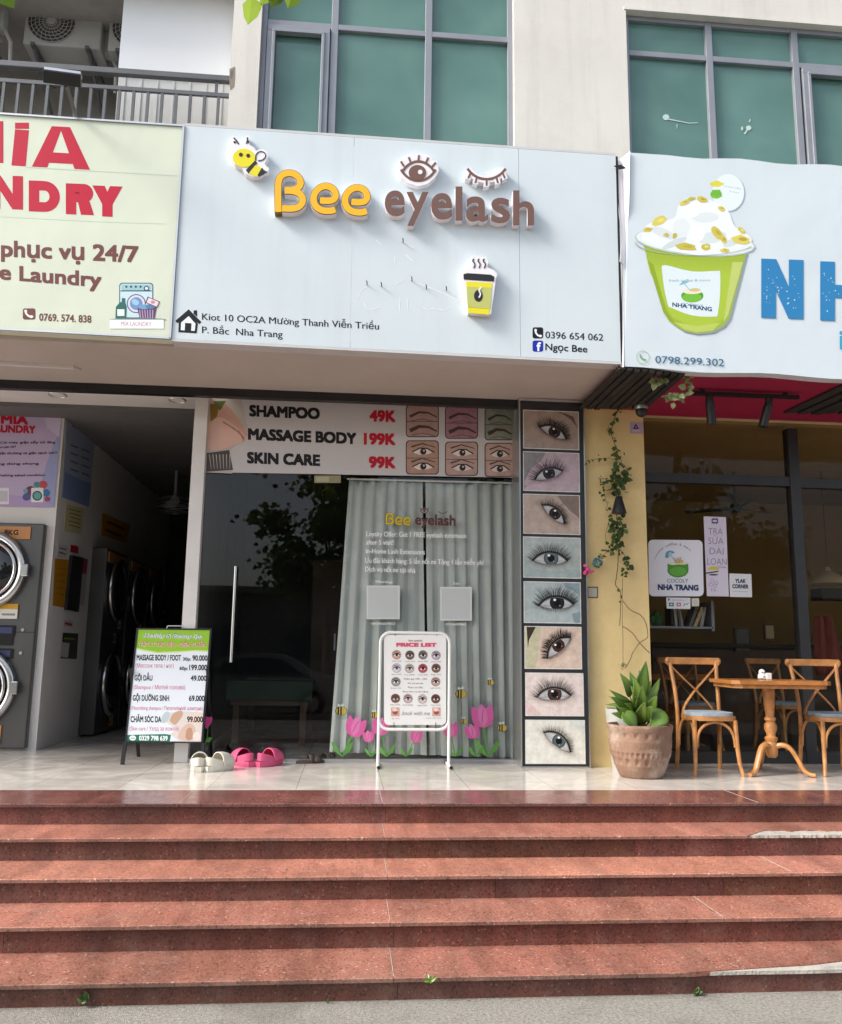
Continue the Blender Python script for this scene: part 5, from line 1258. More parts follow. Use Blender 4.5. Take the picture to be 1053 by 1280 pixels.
# stacked laundry machines
def washer(x0, x1, y, H, label, lab_t, group=None):
    W = x1-x0
    t = thing('stacked_washer', label, 'washing machine', ((x0+x1)/2, y, 0), group)
    b = MB(); b.box(x0, x1, y, y+.8, .02, H); b.build('cabinet', M['washer_grey'], t, bev=.012)
    b = MB(); b.box(x0+.005, x1-.005, y-.003, y-.0005, H/2+.02, H/2+.026); b.build('seam', M['black'], t)
    cx = (x0+x1)/2
    for cz in (H*.785, H*.27):
        b = MB(); rim = [(cx+.335*math.cos(a*math.pi/24), y-.03, cz+.335*math.sin(a*math.pi/24)) for a in range(48)]
        b.tube(rim, .042, 10, closed=True, flat=1.0); b.tube([(cx+.27*math.cos(a*math.pi/24), y-.045, cz+.27*math.sin(a*math.pi/24)) for a in range(48)], .016, 8, closed=True)
        d = b.build('door', M['steel'], t, smooth=True)
        b = MB(); b.ell((cx, y-.02, cz), .285, .075, .285, 28, 14); b.build('porthole', M['washer_glass'], d, smooth=True, cut=180)
        b = MB(); b.box(cx+.33, cx+.40, y-.07, y-.015, cz-.06, cz+.06); b.build('latch', M['steel'], d, bev=.01)
    b = MB(); b.box(x0+.06, x1-.12, y-.012, y-.001, H-.155, H-.035); b.build('name_strip', M['orange'], t)
    pr = Pr(lambda u, v: Vector((x0+u, y-.013, v)), vdown=False)
    pr.text(lab_t, (W-.36, H-.118), (W-.23, H-.118), .05, '2a1408', .03)
    WM = pr.mp; pr.build('name_lettering', t)
    for k, zz in enumerate((H*.545, H*.415)):
        pr = Pr(WM, vdown=False)
        if k == 0: pr.rect(W-.33, zz+.05, W-.17, zz+.19, 'd8d6cc'); pr.rect(W-.33, zz+.14, W-.17, zz+.19, 'cf9a35'); pr.rect(W-.31, zz+.08, W-.19, zz+.1, '8a8a84')
        zz -= .06 if k == 0 else .0
        pr.rect(W-.50, zz-.06, W-.37, zz+.06, 'c9c9c9'); pr.rect(W-.48, zz-.04, W-.42, zz+.03, '6a6a6a'); pr.rect(W-.40, zz-.04, W-.385, zz+.03, '5a5a5a')
        pr.rect(W-.34, zz-.045, W-.18, zz+.05, '17171b'); pr.rect(W-.315, zz-.025, W-.205, zz+.032, '3f4468')
        if k: pr.rect(W-.33, zz+.08, W-.19, zz+.17, '18181a')
        pr.ell(W-.11, zz+.01, .015, .015, 'a9a9a9'); pr.build('control_panel', t)
    pr = Pr(WM, vdown=False)
    pr.rect(W-.42, .07, W-.22, .23, 'd79a4a'); pr.ring(W-.36, .15, .035, .055, '4a2c1a'); pr.ell(W-.36, .15, .022, .022, 'e9e2d6')
    pr.build('logo_sticker', t)
    return t
wg, n, bb = newmat('porthole_glass'); bb.inputs['Base Color'].default_value = (.012, .013, .016, 1); bb.inputs['Roughness'].default_value = .03; bb.inputs['Specular IOR Level'].default_value = .8; M['washer_glass'] = wg
wr = P(52, 700, 8.2).x
wm = washer(wr-.98, wr, 8.2, 2.1, 'front grey stacked laundry machine with an orange 8KG strip, two round steel doors', '8KG', 'stacked laundry machines')
for i in range(3):
    c_ = copy_tree(wm); c_.rotation_euler = (0, 0, R(90)); c_.location = (wx+.16, 9.95+i*1.0, 0); c_.scale = (.92, .9, .97)
    c_['label'] = ('dark stacked laundry machine nearest the door in the corridor row', 'middle one of the three dark laundry machines in the corridor', 'farthest dark laundry machine at the end of the corridor')[i]
# purple poster on the white front wall
pY = 8.262
t = thing('laundry_poster', 'lilac laundry poster with red heading on the white wall above the front machine', 'poster', (P(20, 570, pY).x, pY, 2.2))
zl = zoomY(pY, 0, 470, .25641)
b = MB(); b.prism([zl(-260, 150), zl(303, 162), zl(263, 640), zl(-260, 632)], (0, .004, 0)); o = b.build('sheet', PR, t)
o.data.color_attributes['Col'].data.foreach_set('color', [x for _ in range(len(o.data.loops)) for x in (*lin('c3b4d6'), 1.0)])
pr = Pr(zoomY(pY-.001, 0, 470, .25641))
pr.poly([(180, 640), (200, 520), (225, 430), (298, 240), (264, 640)], '9fa6d2'); pr.poly([(-250, 632), (-250, 560), (60, 580), (200, 600), (262, 640)], 'b9a3cf'); pr.poly([(200, 160), (302, 164), (290, 300), (230, 250)], 'd2c6e2')
pr.text('MIA', (4, 232), (138, 238), 44, 'c02238', .05); pr.text('LAUNDRY', (-52, 274), (174, 280), 38, 'c02238', .05)
for t_, y, x0, x1 in (('Có máy giặt sấy từ 8kg', 232+98, 0, 270), ('an toàn 24/7', 352, 0, 78), ('giặt thường và giặt sạch 24/7', 382, -10, 280), ('không dùng chung', 434, -60, 190), ('Washing asked condition', 490, -20, 220)): pr.text(t_, (x0, y), (x1, y-2), 11, '2c2740', .02)
pr.rect(-20, 545, 44, 625, 'e6e4ea'); pr.rect(-10, 560, 38, 612, 'c9c7d2')
for (x, y, r_, c_) in ((150, 560, 26, '7a3c5c'), (210, 530, 22, 'c2505a'), (130, 590, 20, '5c5f9a'), (225, 570, 20, '3f78a8'), (180, 530, 16, '4f8f9a'), (232, 600, 14, 'a84868'), (125, 560, 12, '6fb0b8')): pr.ell(x, y, r_, r_*.9, c_)
pr.rrect(152, 545, 212, 616, 6, 'e9edf0'); pr.ell(182, 584, 24, 24, '2b3e48'); pr.ell(182, 584, 18, 18, '69b0a8')
pr.build('lettering', t)
# notices on the partition wall (it faces the corridor)
sX = wx+.004
def side_notice(name, px, col, lines, label, extra=()):
    t = thing(name, label, 'notice', PX(*px[3], sX))
    b = MB(); b.prism([PX(x, y, sX) for x, y in px], (-.003, 0, 0)); o = b.build('sheet', PR, t)
    o.data.color_attributes['Col'].data.foreach_set('color', [x for _ in range(len(o.data.loops)) for x in (*lin(col), 1.0)])
    if lines or extra:
        pr = Pr(lambda u, v: PX(u, v, sX+.001), n=(1, 0, 0))
        for (x0, y0, x1, y1, w_, c_) in lines: pr.line([(x0, y0), (x1, y1)], w_, c_)
        for q_, c_ in extra: pr.poly(q_, c_)
        pr.build('lettering', t)
    return t
side_notice('instruction_poster', [(84, 518), (119, 545), (111, 634), (77, 622)], 'a9b8d2', [(90, 532, 100, 536, 2.4, 'b24a5a'), (104, 540, 116, 548, 2.0, '2c3a6a')]+[(88+i % 2*14, 556+i*5, 98+i % 2*14, 560+i*5, 1.3, '283358') for i in range(12)], 'tall blue instruction poster on the corridor side of the white wall', [([(81, 590), (114, 606), (111, 633), (78, 621)], '7f98c8')])
side_notice('yellow_notice', [(83, 630), (105, 636), (102, 668), (80, 664)], 'cfc89a', [(86+i % 3, 636+i*5, 101, 640+i*5, 1.2, '8a7c30') for i in range(5)], 'pale yellow notice under the blue instruction poster')
side_notice('orange_notice', [(128, 641), (163, 656), (158, 679), (127, 669)], 'c98a1c', [(134, 652, 156, 662, 2.2, '5a2a10'), (131, 662, 154, 671, 2.2, '5a2a10')], 'orange notice on the wall above the corridor machines')
side_notice('small_red_sign', [(89, 681), (98, 683), (98, 692), (88, 690)], 'b02030', [], 'small red square sign above the black screen')
side_notice('icon_sheet', [(73, 680), (86, 682), (84, 698), (71, 696)], 'c8c8c4', [(75, 685, 83, 687, 1.5, '3a3a3a'), (74, 690, 82, 693, 1.5, '3a3a3a')], 'small white icon sheet left of the small red square sign')
side_notice('price_notice', [(69, 698, ), (86, 700), (82, 760), (66, 757)], 'b97f16', [(71, 710+i*8, 82, 712+i*8, 1.1, '8a5a10') for i in range(5)], 'tall orange price panel beside the black screen')
side_notice('red_white_sheet', [(101, 697), (110, 699), (105, 758), (98, 756)], 'b9b4b2', [], 'narrow white sheet with a red head right of the black screen', [([(101, 697), (110, 699), (108, 718), (100, 716)], 'a8283a')])
t = thing('payment_screen', 'black payment screen standing out of the corridor wall', 'screen', PX(90, 760, sX))
b = MB(); b.prism([PX(x, y, sX) for x, y in ((87, 694), (101, 697), (95, 765), (80, 762))], (.03, 0, 0)); b.build('display', M['black'], t)
side_notice('payment_sheet', [(80, 775), (92, 776), (91, 784), (79, 783)], 'c8bcc0', [(81, 779, 90, 781, 3, 'a03048')], 'small sheet with red digits under the black screen')
side_notice('guide_sheet', [(79, 791), (98, 792), (96, 824), (76, 823)], '3a3a38', [(80, 798, 94, 799, 2, '8aa030')], 'dark guide sheet low on the white corridor wall', [([(77, 803), (87, 804), (85, 822), (76, 821)], 'c2c2c0')])
# ceiling fan in a cage
fc = P(222, 572, 10.6); fc = Vector((fc.x, 10.6, 2.72))
t = thing('ceiling_fan', 'caged orbit fan hanging from the dark laundry ceiling', 'fan', fc+Vector((0, 0, .44)))
b = MB()
for r_, dz in ((.08, -.1), (.16, -.085), (.23, -.05), (.265, 0), (.23, .05), (.16, .085)): b.tube([fc+Vector((r_*math.cos(a*.2618), r_*math.sin(a*.2618), dz)) for a in range(24)], .0045, 5, closed=True)
b.build('cage', M['alu'], t)
b = MB(); b.cyl(fc+Vector((0, 0, .06)), fc+Vector((0, 0, .44)), .02, 10); b.lathe(fc, [(.05, .02), (.06, .06), (.04, .12)], 14); b.build('motor', M['ac_white'], t)
for k in range(3):
    a = R(120*k+20); b = MB(); b.obox(fc+Vector((.12*math.cos(a), .12*math.sin(a), .0)), (.1*math.cos(a), .1*math.sin(a), 0), (-.04*math.sin(a), .04*math.cos(a), .015), (0, 0, .003)); b.build('blade', M['ac_white'], t)

# ================================================================ shoes
def clog(name, m_, label, at, rot, group, lin_m):
    """slip-on clog: sole, vamp with holes, strap. built pointing to +Y at the origin"""
    t = thing(name, label, 'shoe', (0, 0, 0), group)
    def half(y):   # half width of the sole along its length
        u = (y+.12)/.24
        return .036+.016*math.sin(math.pi*min(1, max(0, u*1.15-.1)))-.028*max(0, u-.86)/.14*(u > .86)-.012*max(0, .12-u)/.12
    ys = [-.12+.24*i/24 for i in range(25)]
    b = MB(); ring = [(half(y), y) for y in ys]+[(-half(y), y) for y in ys[::-1]]
    vs = []; k = len(ring)
    for z, s_ in ((.0, .93), (.008, 1.0), (.026, 1.0), (.034, .96)):
        for x, y in ring: vs.append((x*s_, y*(1 if s_ > .95 else .98), z+.012*max(0, (y-.06)/.06)**2*.8))
    fs = [(r_*k+i, r_*k+(i+1) % k, (r_+1)*k+(i+1) % k, (r_+1)*k+i) for r_ in range(3) for i in range(k)]+[tuple(range(k))[::-1], tuple(3*k+i for i in range(k))]
    b.add(vs, fs); b.build('sole', m_, t, smooth=True)
    b = MB(); vs = []; n1, n2 = 16, 16
    for i in range(n1+1):
        y = -.015+.132*i/n1; u = i/n1
        h = .088*math.sqrt(max(0, 1-(u**2.4)))*.86+.012; hw = half(y)*1.03
        for j in range(n2+1):
            a = math.pi*j/n2; vs.append((hw*math.cos(a)*(1 if True else 1), y, .03+(h-.01)*math.sin(a)**.8))
    b.add(vs, [(i*(n2+1)+j, i*(n2+1)+j+1, (i+1)*(n2+1)+j+1, (i+1)*(n2+1)+j) for i in range(n1) for j in range(n2)])
    o = b.build('vamp', m_, t, smooth=True, cut=180); s_ = o.modifiers.new('s', 'SOLIDIFY'); s_.thickness = .006
    b = MB(); vs = []
    for i in range(19):
        a = math.pi*(1+i/18); hw = half(-.02)*1.0; x = hw*math.cos(a); y = -.005+.108*math.sin(a); zc_ = .045+.016*math.sin(math.pi*i/18)
        for dz, q in ((-.022, 1.0), (.016+.012*math.sin(math.pi*i/18), .97), (.016+.012*math.sin(math.pi*i/18), .86), (-.022, .88)): vs.append((x*q, -.005+(y+.005)*q, zc_+dz))
    b.add(vs, [(i*4+j, i*4+(j+1) % 4, (i+1)*4+(j+1) % 4, (i+1)*4+j) for i in range(18) for j in range(4)]+[(3, 2, 1, 0), (72, 73, 74, 75)]); b.build('heel_wall', m_, t, smooth=True)
    b = MB()
    for y, xs in ((.02, (-.022, 0, .022)), (.05, (-.024, 0, .024)), (.075, (-.012, .012))):
        for x in xs:
            u = (y+.015)/.132; hw = half(y)*1.03; a = math.acos(max(-1, min(1, x/hw))); h = .088*math.sqrt(max(0, 1-u**2.4))*.86+.002
            b.ell((x, y, .033+h*math.sin(a)**.8), .0052, .0052, .003, 8, 4)
    b.build('vent_hole', M['rubber_black'], t)
    t.location = at; t.rotation_euler = (0, 0, R(rot)); t.scale = (1.25, 1.2, 1.25); return t
cw = F(250, 963); 
clog('clog', M['clog_white'], 'white clog standing upright with open heel, left of the white pair', F(249, 963), 4, 'white clogs', 0)
c2 = F(274, 963); clog('clog', M['clog_white'], 'white clog turned sideways, right of the white pair', c2, -40, 'white clogs', 0)
clog('clog', M['clog_pink'], 'bright pink clog on the left of the pink pair', F(303, 957), 38, 'pink clogs', 0)
clog('clog', M['clog_pink'], 'bright pink clog on the right of the pink pair', F(337, 957), -38, 'pink clogs', 0)
clog('clog', M['rubber_black'], 'black shoe between the white and the pink pair', F(288, 950), -60, None, 0)
def sandal(label, at, rot):
    t = thing('sandal', label, 'shoe', (0, 0, 0), 'brown sandals')
    b = MB(); pts = []
    for i in range(28):
        a = 2*math.pi*i/28; y = .125*math.sin(a); x = .043*math.cos(a)*(1+.18*math.sin(a)); pts.append(Vector((x, y, 0)))
    b.prism(pts, (0, 0, .022)); b.build('sole', M['brown_leather'], t, bev=.004)
    for y0, w_, h_ in ((.055, .035, .05), (.0, .022, .062)):
        b = MB(); vs = []
        for i in range(13):
            a = math.pi*i/12
            for d in (-w_, w_): vs.append((.05*math.cos(a), y0+d*(.8+.2*math.sin(a)), .012+h_*math.sin(a)))
        b.add(vs, [(2*i, 2*i+1, 2*i+3, 2*i+2) for i in range(12)]); o = b.build('strap', M['brown_leather'], t, smooth=True); s_ = o.modifiers.new('s', 'SOLIDIFY'); s_.thickness = .004
    t.location = at; t.rotation_euler = (0, 0, R(rot)); return t
sandal('brown sandal on the left of the pair by the curtains', F(388, 954), -70)
sandal('brown sandal on the right of the pair by the curtains', F(407, 952), -40)
# ================================================================ cafe shop front
cf = thing('cafe_shopfront', 'cafe front with a yellow pillar, dark glazing and a crimson soffit', 'shopfront', (3.5, 7.5, 0))
yx0, yx1 = P(733.5, 700, 7.2).x+.004, P(808, 640, 7.2).x
b = MB(); b.box(ex1+.004, yx1, 7.2, 7.9, 0, 3.14); b.build('yellow_pillar', M['yellow_wall'], cf)
CG = 7.5
zt0 = P(900, 514, 7.35).z
b = MB(); b.box(yx1, 10, 7.35, 7.46, P(900, 521, 7.35).z, 3.15); b.build('beige_fascia', M['beige'], cf)
b = MB(); b.box(2.08, 10, 6.21, 7.35, 3.142, 3.19); b.build('crimson_soffit', M['pink_soffit'], cf)
# dark slatted mats under the soffit
def mat_slats(quad, n_):
    (ax, ay), (bx, by), (cx, cy), (dx_, dy_) = quad      # near-left, near-right, far-right, far-left  in photo pixels on the soffit
    A, B_, C_, E_ = [F(x, y, 3.135) for x, y in quad]
    t = thing('slatted_mat', 'dark slatted mat fixed under the crimson soffit, '+('on the right' if ax > 900 else 'beside the salon sign'), 'mat', A.lerp(C_, .5)); b = MB()
    for i in range(n_):
        u0, u1 = i/n_, (i+.72)/n_
        p, q, r_, s_ = A.lerp(B_, u0), A.lerp(B_, u1), E_.lerp(C_, u1), E_.lerp(C_, u0); dz = -.012-.012*(i % 3)/2
        b.prism([p, q, r_, s_], (0, 0, dz))
    b.prism([v+Vector((0, 0, .004)) for v in (A, B_, C_, E_)], (0, 0, -.003)); b.build('slats', M['slat'], t); return t
mat_slats([(775, 459), (858, 467), (809, 509), (724, 509)], 9)
mat_slats([(1062, 476), (1250, 484), (1150, 516), (980, 515)], 10)
# glazing
gx = yx1; m0, m1 = P(985, 600, CG).x, P(1000, 600, CG).x
mz = P(900, 600, CG).z; tz = P(900, 528, CG).z
b = MB(); b.box(m0-.0, m0+.10, CG-.05, CG+.05, .0, 3.1); b.build('mullion', M['dark_frame'], cf, bev=.004)
b = MB(); b.box(gx, m0-.001, CG-.04, CG+.04, mz-.045, mz+.045); b.box(m0+.101, 10, CG-.04, CG+.04, mz-.055, mz+.035); b.build('transom', M['dark_frame'], cf)
b = MB(); b.box(gx, m0-.001, CG-.04, CG+.04, 0, .10); b.box(m0+.101, 10, CG-.04, CG+.04, 0, .10); b.box(gx, gx+.025, CG-.041, CG+.04, .101, 3.1); b.build('sill', M['dark_frame'], cf)
for x0, x1 in ((gx+.026, m0-.002), (m0+.102, 10)):
    for z0, z1 in ((.101, mz-.056), (mz+.046, 3.13)):
        b = MB(); b.box(x0, x1, CG-.004, CG+.004, z0, z1); b.build('glass_panel', M['glass_cafe'], cf)
b = MB(); b.box(gx-.3, 10, 11.6, 11.7, 0, 3.2); b.box(gx-.3, gx-.2, 7.91, 11.6, 0, 3.2); b.box(gx-.3, 10, 7.56, 11.7, 3.152, 3.25); b.box(9.9, 10, 7.56, 11.6, 0, 3.15); b.build('interior_wall', M['interior_ochre'], cf)
b = MB(); b.box(gx-.2, 9.9, 7.56, 11.6, .002, .006); b.build('interior_floor', M['interior_dark'], cf)
# counter, shelf and other things inside
t = thing('counter', 'dark wooden counter at the back of the cafe', 'counter', (4.3, 10.4, 0))
b = MB(); b.box(3.75, 6.6, 10.2, 10.8, 0, 1.05); b.build('body', M['interior_wood'], t); b = MB(); b.box(3.7, 6.65, 10.12, 10.85, 1.05, 1.1); b.build('worktop', M['interior_dark'], t)
t = thing('wall_shelf', 'grey box shelf of books behind the left cafe glass', 'shelf', (P(855, 780, 7.9).x, 7.9, 1.0))
s0, s1 = P(812, 783, 7.85), P(884, 783, 7.85)
b = MB(); b.box(s0.x-.1, s1.x, 7.7, 8.0, s0.z-.02, s0.z); b.box(s1.x-.015, s1.x+.012, 7.7, 8.0, s0.z-.04, s0.z+.24); b.build('board', M['grey_frame'], t)
for i, (u, tl_, wd, c_, lb) in enumerate(((838, 0, .02, 'interior_dark', 'dark thin book at the left of the shelf'), (843, .012, .028, 'pot_white', 'white book leaning at the left of the shelf'), (848, .022, .02, 'interior_grey', 'grey book in the middle of the shelf'), (850.5, .03, .02, 'pot_white', 'white thin book in the middle of the shelf'),
                                       (860, -.075, .03, 'interior_grey', 'brown grey book leaning right on the shelf'), (866, -.085, .035, 'beige', 'thick cream book leaning right on the shelf'), (874, -.04, .03, 'pot_white', 'white book at the right end of the shelf'))):
    x = P(u, 780, 7.8).x; b = MB(); b.obox((x-tl_*.5, 7.82, s0.z+.095), (wd/2, 0, 0), (0, .08, 0), (-tl_*.5, 0, .092)); tag(b.build('book', M[c_]), lb, 'book', 'books on the cafe shelf')
b = MB()
cp = P(821, 775, 7.8)
for dx_, dz, r_ in ((0, .0, .05), (-.04, .02, .035), (.035, .03, .035), (.0, .06, .035)): b.ell((cp.x+dx_, 7.8, s0.z+.045+dz), r_, r_, r_*1.25, 12, 8)
tag(b.build('green_plush', M['green_plush'], smooth=True), 'small green plush cactus at the left end of the shelf', 'ornament')
def hanging_lamp(x, y, z, r_, lb, mm):
    t = thing('pendant_lamp', lb, 'lamp', (x, y, 3.15), 'pendant lamps in the cafe'); b = MB(); b.lathe((x, y, z), [(r_, 0), (r_*.92, .03), (r_*.6, .10), (r_*.18, .15), (.02, .2)], 24); b.build('shade', M[mm], t, smooth=True)
    b = MB(); b.cyl((x, y, z+.2), (x, y, 3.15), .005, 6); b.build('cord', M['wire'], t)
q_ = P(1036, 730, 9.4); hanging_lamp(q_.x, 9.4, q_.z, .22, 'cream pendant lamp hanging right of the grey cafe mullion', 'beige')
q_ = P(922, 585, 9.5)
t = thing('cafe_ceiling_fan', 'dark ceiling fan behind the upper cafe glass', 'fan', (q_.x, 9.6, 3.15)); b = MB(); b.cyl((q_.x, 9.6, 2.75), (q_.x, 9.6, 3.15), .02, 8); b.lathe((q_.x, 9.6, 2.66), [(.06, 0), (.08, .04), (.05, .1)], 14); b.build('motor', M['interior_dark'], t)
for k in range(3):
    a = R(120*k+25); b = MB(); b.obox((q_.x+.33*math.cos(a), 9.6+.33*math.sin(a), 2.70), (.26*math.cos(a), .26*math.sin(a), 0), (-.05*math.sin(a), .05*math.cos(a), .01), (0, 0, .004)); b.build('blade', M['interior_dark'], t)
q_ = P(1042, 742, 9.8)
b = MB(); b.box(q_.x-.18, q_.x+.6, 9.75, 10.0, q_.z-.08, q_.z+.06); tag(b.build('cabinet', M['interior_dark'], bev=.01), 'dark wall cabinet behind the cafe mullion', 'cabinet')
b = MB(); vs = []; r_ = random.Random(8)
c0 = P(1022, 770, 8.6)
for j in range(9):
    for i in range(13):
        u, v = i/12, j/8; vs.append((c0.x-.04+u*(.22+.12*v), 8.6+.04*math.sin(u*14+v*2), c0.z-v*.62))
b.add(vs, [(j*13+i, j*13+i+1, (j+1)*13+i+1, (j+1)*13+i) for j in range(8) for i in range(12)])
o = b.build('hanging_cloth', M['red_cloth'], smooth=True, cut=180); s_ = o.modifiers.new('s', 'SOLIDIFY'); s_.thickness = .004; tag(o, 'dark red cloth hanging inside the cafe right of the mullion', 'cloth')
for i, (px_, py_, w_, h_, lb) in enumerate(((962, 790, .14, .2, 'small cream framed picture low behind the cafe glass'), (928, 800, .2, .3, 'larger dim framed picture left of the small cream picture'))):
    q_ = P(px_, py_, 9.6); t = thing('framed_picture', lb, 'picture', (q_.x, 10.19, q_.z-h_/2), 'framed pictures in the cafe')
    q_ = P(px_, py_, 10.18)
    b = MB(); b.box(q_.x-w_/2, q_.x+w_/2, 10.17, 10.195, q_.z-h_/2, q_.z+h_/2); b.build('frame', M['interior_wood'], t); b = MB(); b.box(q_.x-w_/2+.02, q_.x+w_/2-.02, 10.164, 10.169, q_.z-h_/2+.02, q_.z+h_/2-.02); b.build('print', M['beige'] if i == 0 else M['interior_grey'], t)

# signs on the cafe glass
ns = (0, -1, 0); SGY = CG-.02
t = thing('cafe_logo_board', 'white rounded square cafe board with a green coconut drawing', 'sign', P(846, 745, SGY))
zc_ = zoomY(SGY-.006, 800, 620, .24026)
b = MB(); pts = []
for cx, cy, a0 in ((308, 498, 0), (72, 498, 90), (68, 252, 180), (302, 254, 270)):
    for i in range(6): a = R(a0+18*i); pts.append((cx+24*math.cos(a), cy+24*math.sin(a)))
b.prism([P(800+.24026*u, 620+.24026*v, SGY) for u, v in pts], (0, -.005, 0)); o = b.build('board', PR, t, bev=.001)
o.data.color_attributes['Col'].data.foreach_set('color', [x for _ in range(len(o.data.loops)) for x in (*lin('dcdfe8'), 1.0)])
pr = Pr(zc_)
tx = 'coconut coffee & more'
for i, ch in enumerate(tx):
    if ch == ' ': continue
    a = R(200+ (i/(len(tx)-1))*112); cx, cy = 185+112*math.cos(a), 368+112*math.sin(a); d = (-math.sin(a)*5, math.cos(a)*5)
    pr.text(ch, (cx-d[0], cy-d[1]), (cx+d[0], cy+d[1]), 13, '5b5f70', .0, res=2)
pr.ell(199, 386, 55, 38, '3c7a2e'); pr.poly([(144, 352), (252, 352), (254, 385), (238, 415), (199, 425), (160, 414), (146, 385)], '4a8c34'); pr.ell(199, 392, 44, 24, '5fa542')
pr.poly(smooth([(144, 352), (160, 346), (200, 340), (240, 346), (252, 352), (230, 358), (200, 356), (170, 360), (144, 352)], 2), 'ddd6bd'); pr.poly([(180, 350), (190, 325), (205, 318), (212, 335), (228, 330), (224, 350)], 'c7b47c'); pr.line([(195, 350), (180, 322)], 3, '8a6a50'); pr.line([(205, 350), (215, 318)], 3, '8a6a50')
pr.poly(smooth([(132, 320), (138, 292), (162, 284), (182, 296), (160, 302), (148, 322), (132, 320)], 3), '5d9aa8'); pr.poly([(150, 296), (166, 288), (160, 312), (150, 324)], 'a8cdd4'); pr.line([(160, 302), (182, 340)], 3, '5d9aa8')
pr.text('COCOLY', (142, 451), (252, 451), 20, '5a7078', .005); pr.text('NHA TRANG', (94, 489), (306, 493), 30, '2a3a66', .05)
pr.build('lettering', t)
def sheet(name, px, Y, col, label, cat='notice'):
    t = thing(name, label, cat, P(*px[3], Y)); b = MB(); b.prism([P(x, y, Y) for x, y in px], (0, .003, 0)); o = b.build('sheet', PR, t)
    o.data.color_attributes['Col'].data.foreach_set('color', [x for _ in range(len(o.data.loops)) for x in (*lin(col), 1.0)]); return t
def Z4(pts): return [(800+.24026*u, 620+.24026*v) for u, v in pts]
t = sheet('tea_banner', Z4([(333, 106), (449, 110), (464, 523), (350, 521)]), CG-.012, 'cfcadb', 'tall narrow pale violet paper with stacked handwritten capitals')
pr = Pr(zoomY(CG-.013, 800, 620, .24026))
for t_, x0, x1, y in (('TRÀ', 357, 432, 200), ('SỮA', 357, 436, 250), ('ĐÀI', 360, 436, 303), ('LOAN', 352, 452, 357)): pr.text(t_, (x0, y), (x1, y+2), 34, '7f7a92', -.008)
pr.rect(374, 118, 408, 142, '5b4a78'); pr.rect(382, 114, 388, 146, '5b4a78'); pr.rect(396, 114, 402, 146, '5b4a78'); pr.rect(380, 125, 402, 135, 'cfcadb')
pr.ell(384, 384, 30, 17, 'c9bd3c', a0=180, a1=360); pr.line([(345, 402), (410, 392)], 6, '2a221c'); pr.ell(384, 410, 24, 4, '3a302a'); pr.text('Ylak', (404, 374), (452, 375), 9, '6a647c', 0)
for (x, y) in ((376, 440), (398, 452), (370, 462), (392, 466)): pr.ring(x, y, 8, 10, '8a86a0'); 
pr.text('TS', (366, 496), (396, 497), 14, '8a86a0', 0)
pr.build('lettering', t)
t = sheet('corner_notice', Z4([(467, 403), (581, 407), (585, 527), (470, 525)]), CG-.012, 'd2d5d8', 'square white notice reading ylak corner next to the tall paper')
pr = Pr(zoomY(CG-.013, 800, 620, .24026)); pr.text('YLAK', (497, 452), (552, 453), 21, '2b3e58', .045); pr.text('CORNER', (482, 480), (566, 482), 21, '2b3e58', .045); pr.line([(484, 497), (564, 498)], 2, '9aa0a8'); pr.build('lettering', t)
t = sheet('icon_notice', Z4([(138, 528), (264, 530), (264, 588), (141, 586)]), CG-.012, 'd6dade', 'small white notice with three coloured icons under the cafe logo board')
pr = Pr(zoomY(CG-.013, 800, 620, .24026)); pr.rect(153, 555, 177, 574, '2f5560'); pr.rect(159, 560, 171, 569, 'c2d2d2'); pr.rect(192, 555, 214, 574, 'b85a78'); pr.ell(203, 565, 5, 5, 'e8d6dc'); pr.line([(228, 572), (236, 560), (244, 566), (254, 557)], 4, '4a545c'); pr.text('Zalo Grab Shopee', (170, 544), (236, 545), 7, '8a9098', 0, res=1); pr.rect(148, 534, 156, 544, '4a545c'); pr.build('lettering', t)
t = sheet('switch_notice', Z4([(270, 532), (308, 532), (310, 573), (272, 574)]), CG-.012, 'c9cac0', 'tiny cream square notice right of the icon notice')
pr = Pr(zoomY(CG-.013, 800, 620, .24026)); pr.ring(290, 553, 8, 10, '9a9a90'); pr.build('lettering', t)

# things on the yellow pillar
PYW = 7.195
z3 = lambda u, v: (720+.17094*u, 450+.17094*v)
t = sheet('triangle_plate', [z3(398, 452), z3(492, 456), z3(492, 540), z3(398, 536)], PYW, 'b9a6c0', 'small lilac plate with a dark triangle on the yellow pillar', 'sign')
pr = Pr(lambda u, v: P(*z3(u, v), PYW-.001)); pr.poly([(418, 502), (440, 464), (462, 504)], '2c2450'); pr.poly([(433, 494), (440, 480), (448, 495)], 'b9a6c0'); pr.rect(412, 514, 470, 522, 'd6cad8'); pr.build('lettering', t)
zq = lambda u, v: (720+.17094*u, 620+.17094*v)
t = sheet('small_plate', [zq(84, 664), zq(163, 664), zq(163, 746), zq(88, 746)], PYW, '58544a', 'small dark framed blank plate on the yellow pillar beside the photo board', 'sign')
pr = Pr(lambda u, v: P(*zq(u, v), PYW-.001)); pr.rect(92, 672, 155, 738, 'b6b0a0'); pr.build('lettering', t)
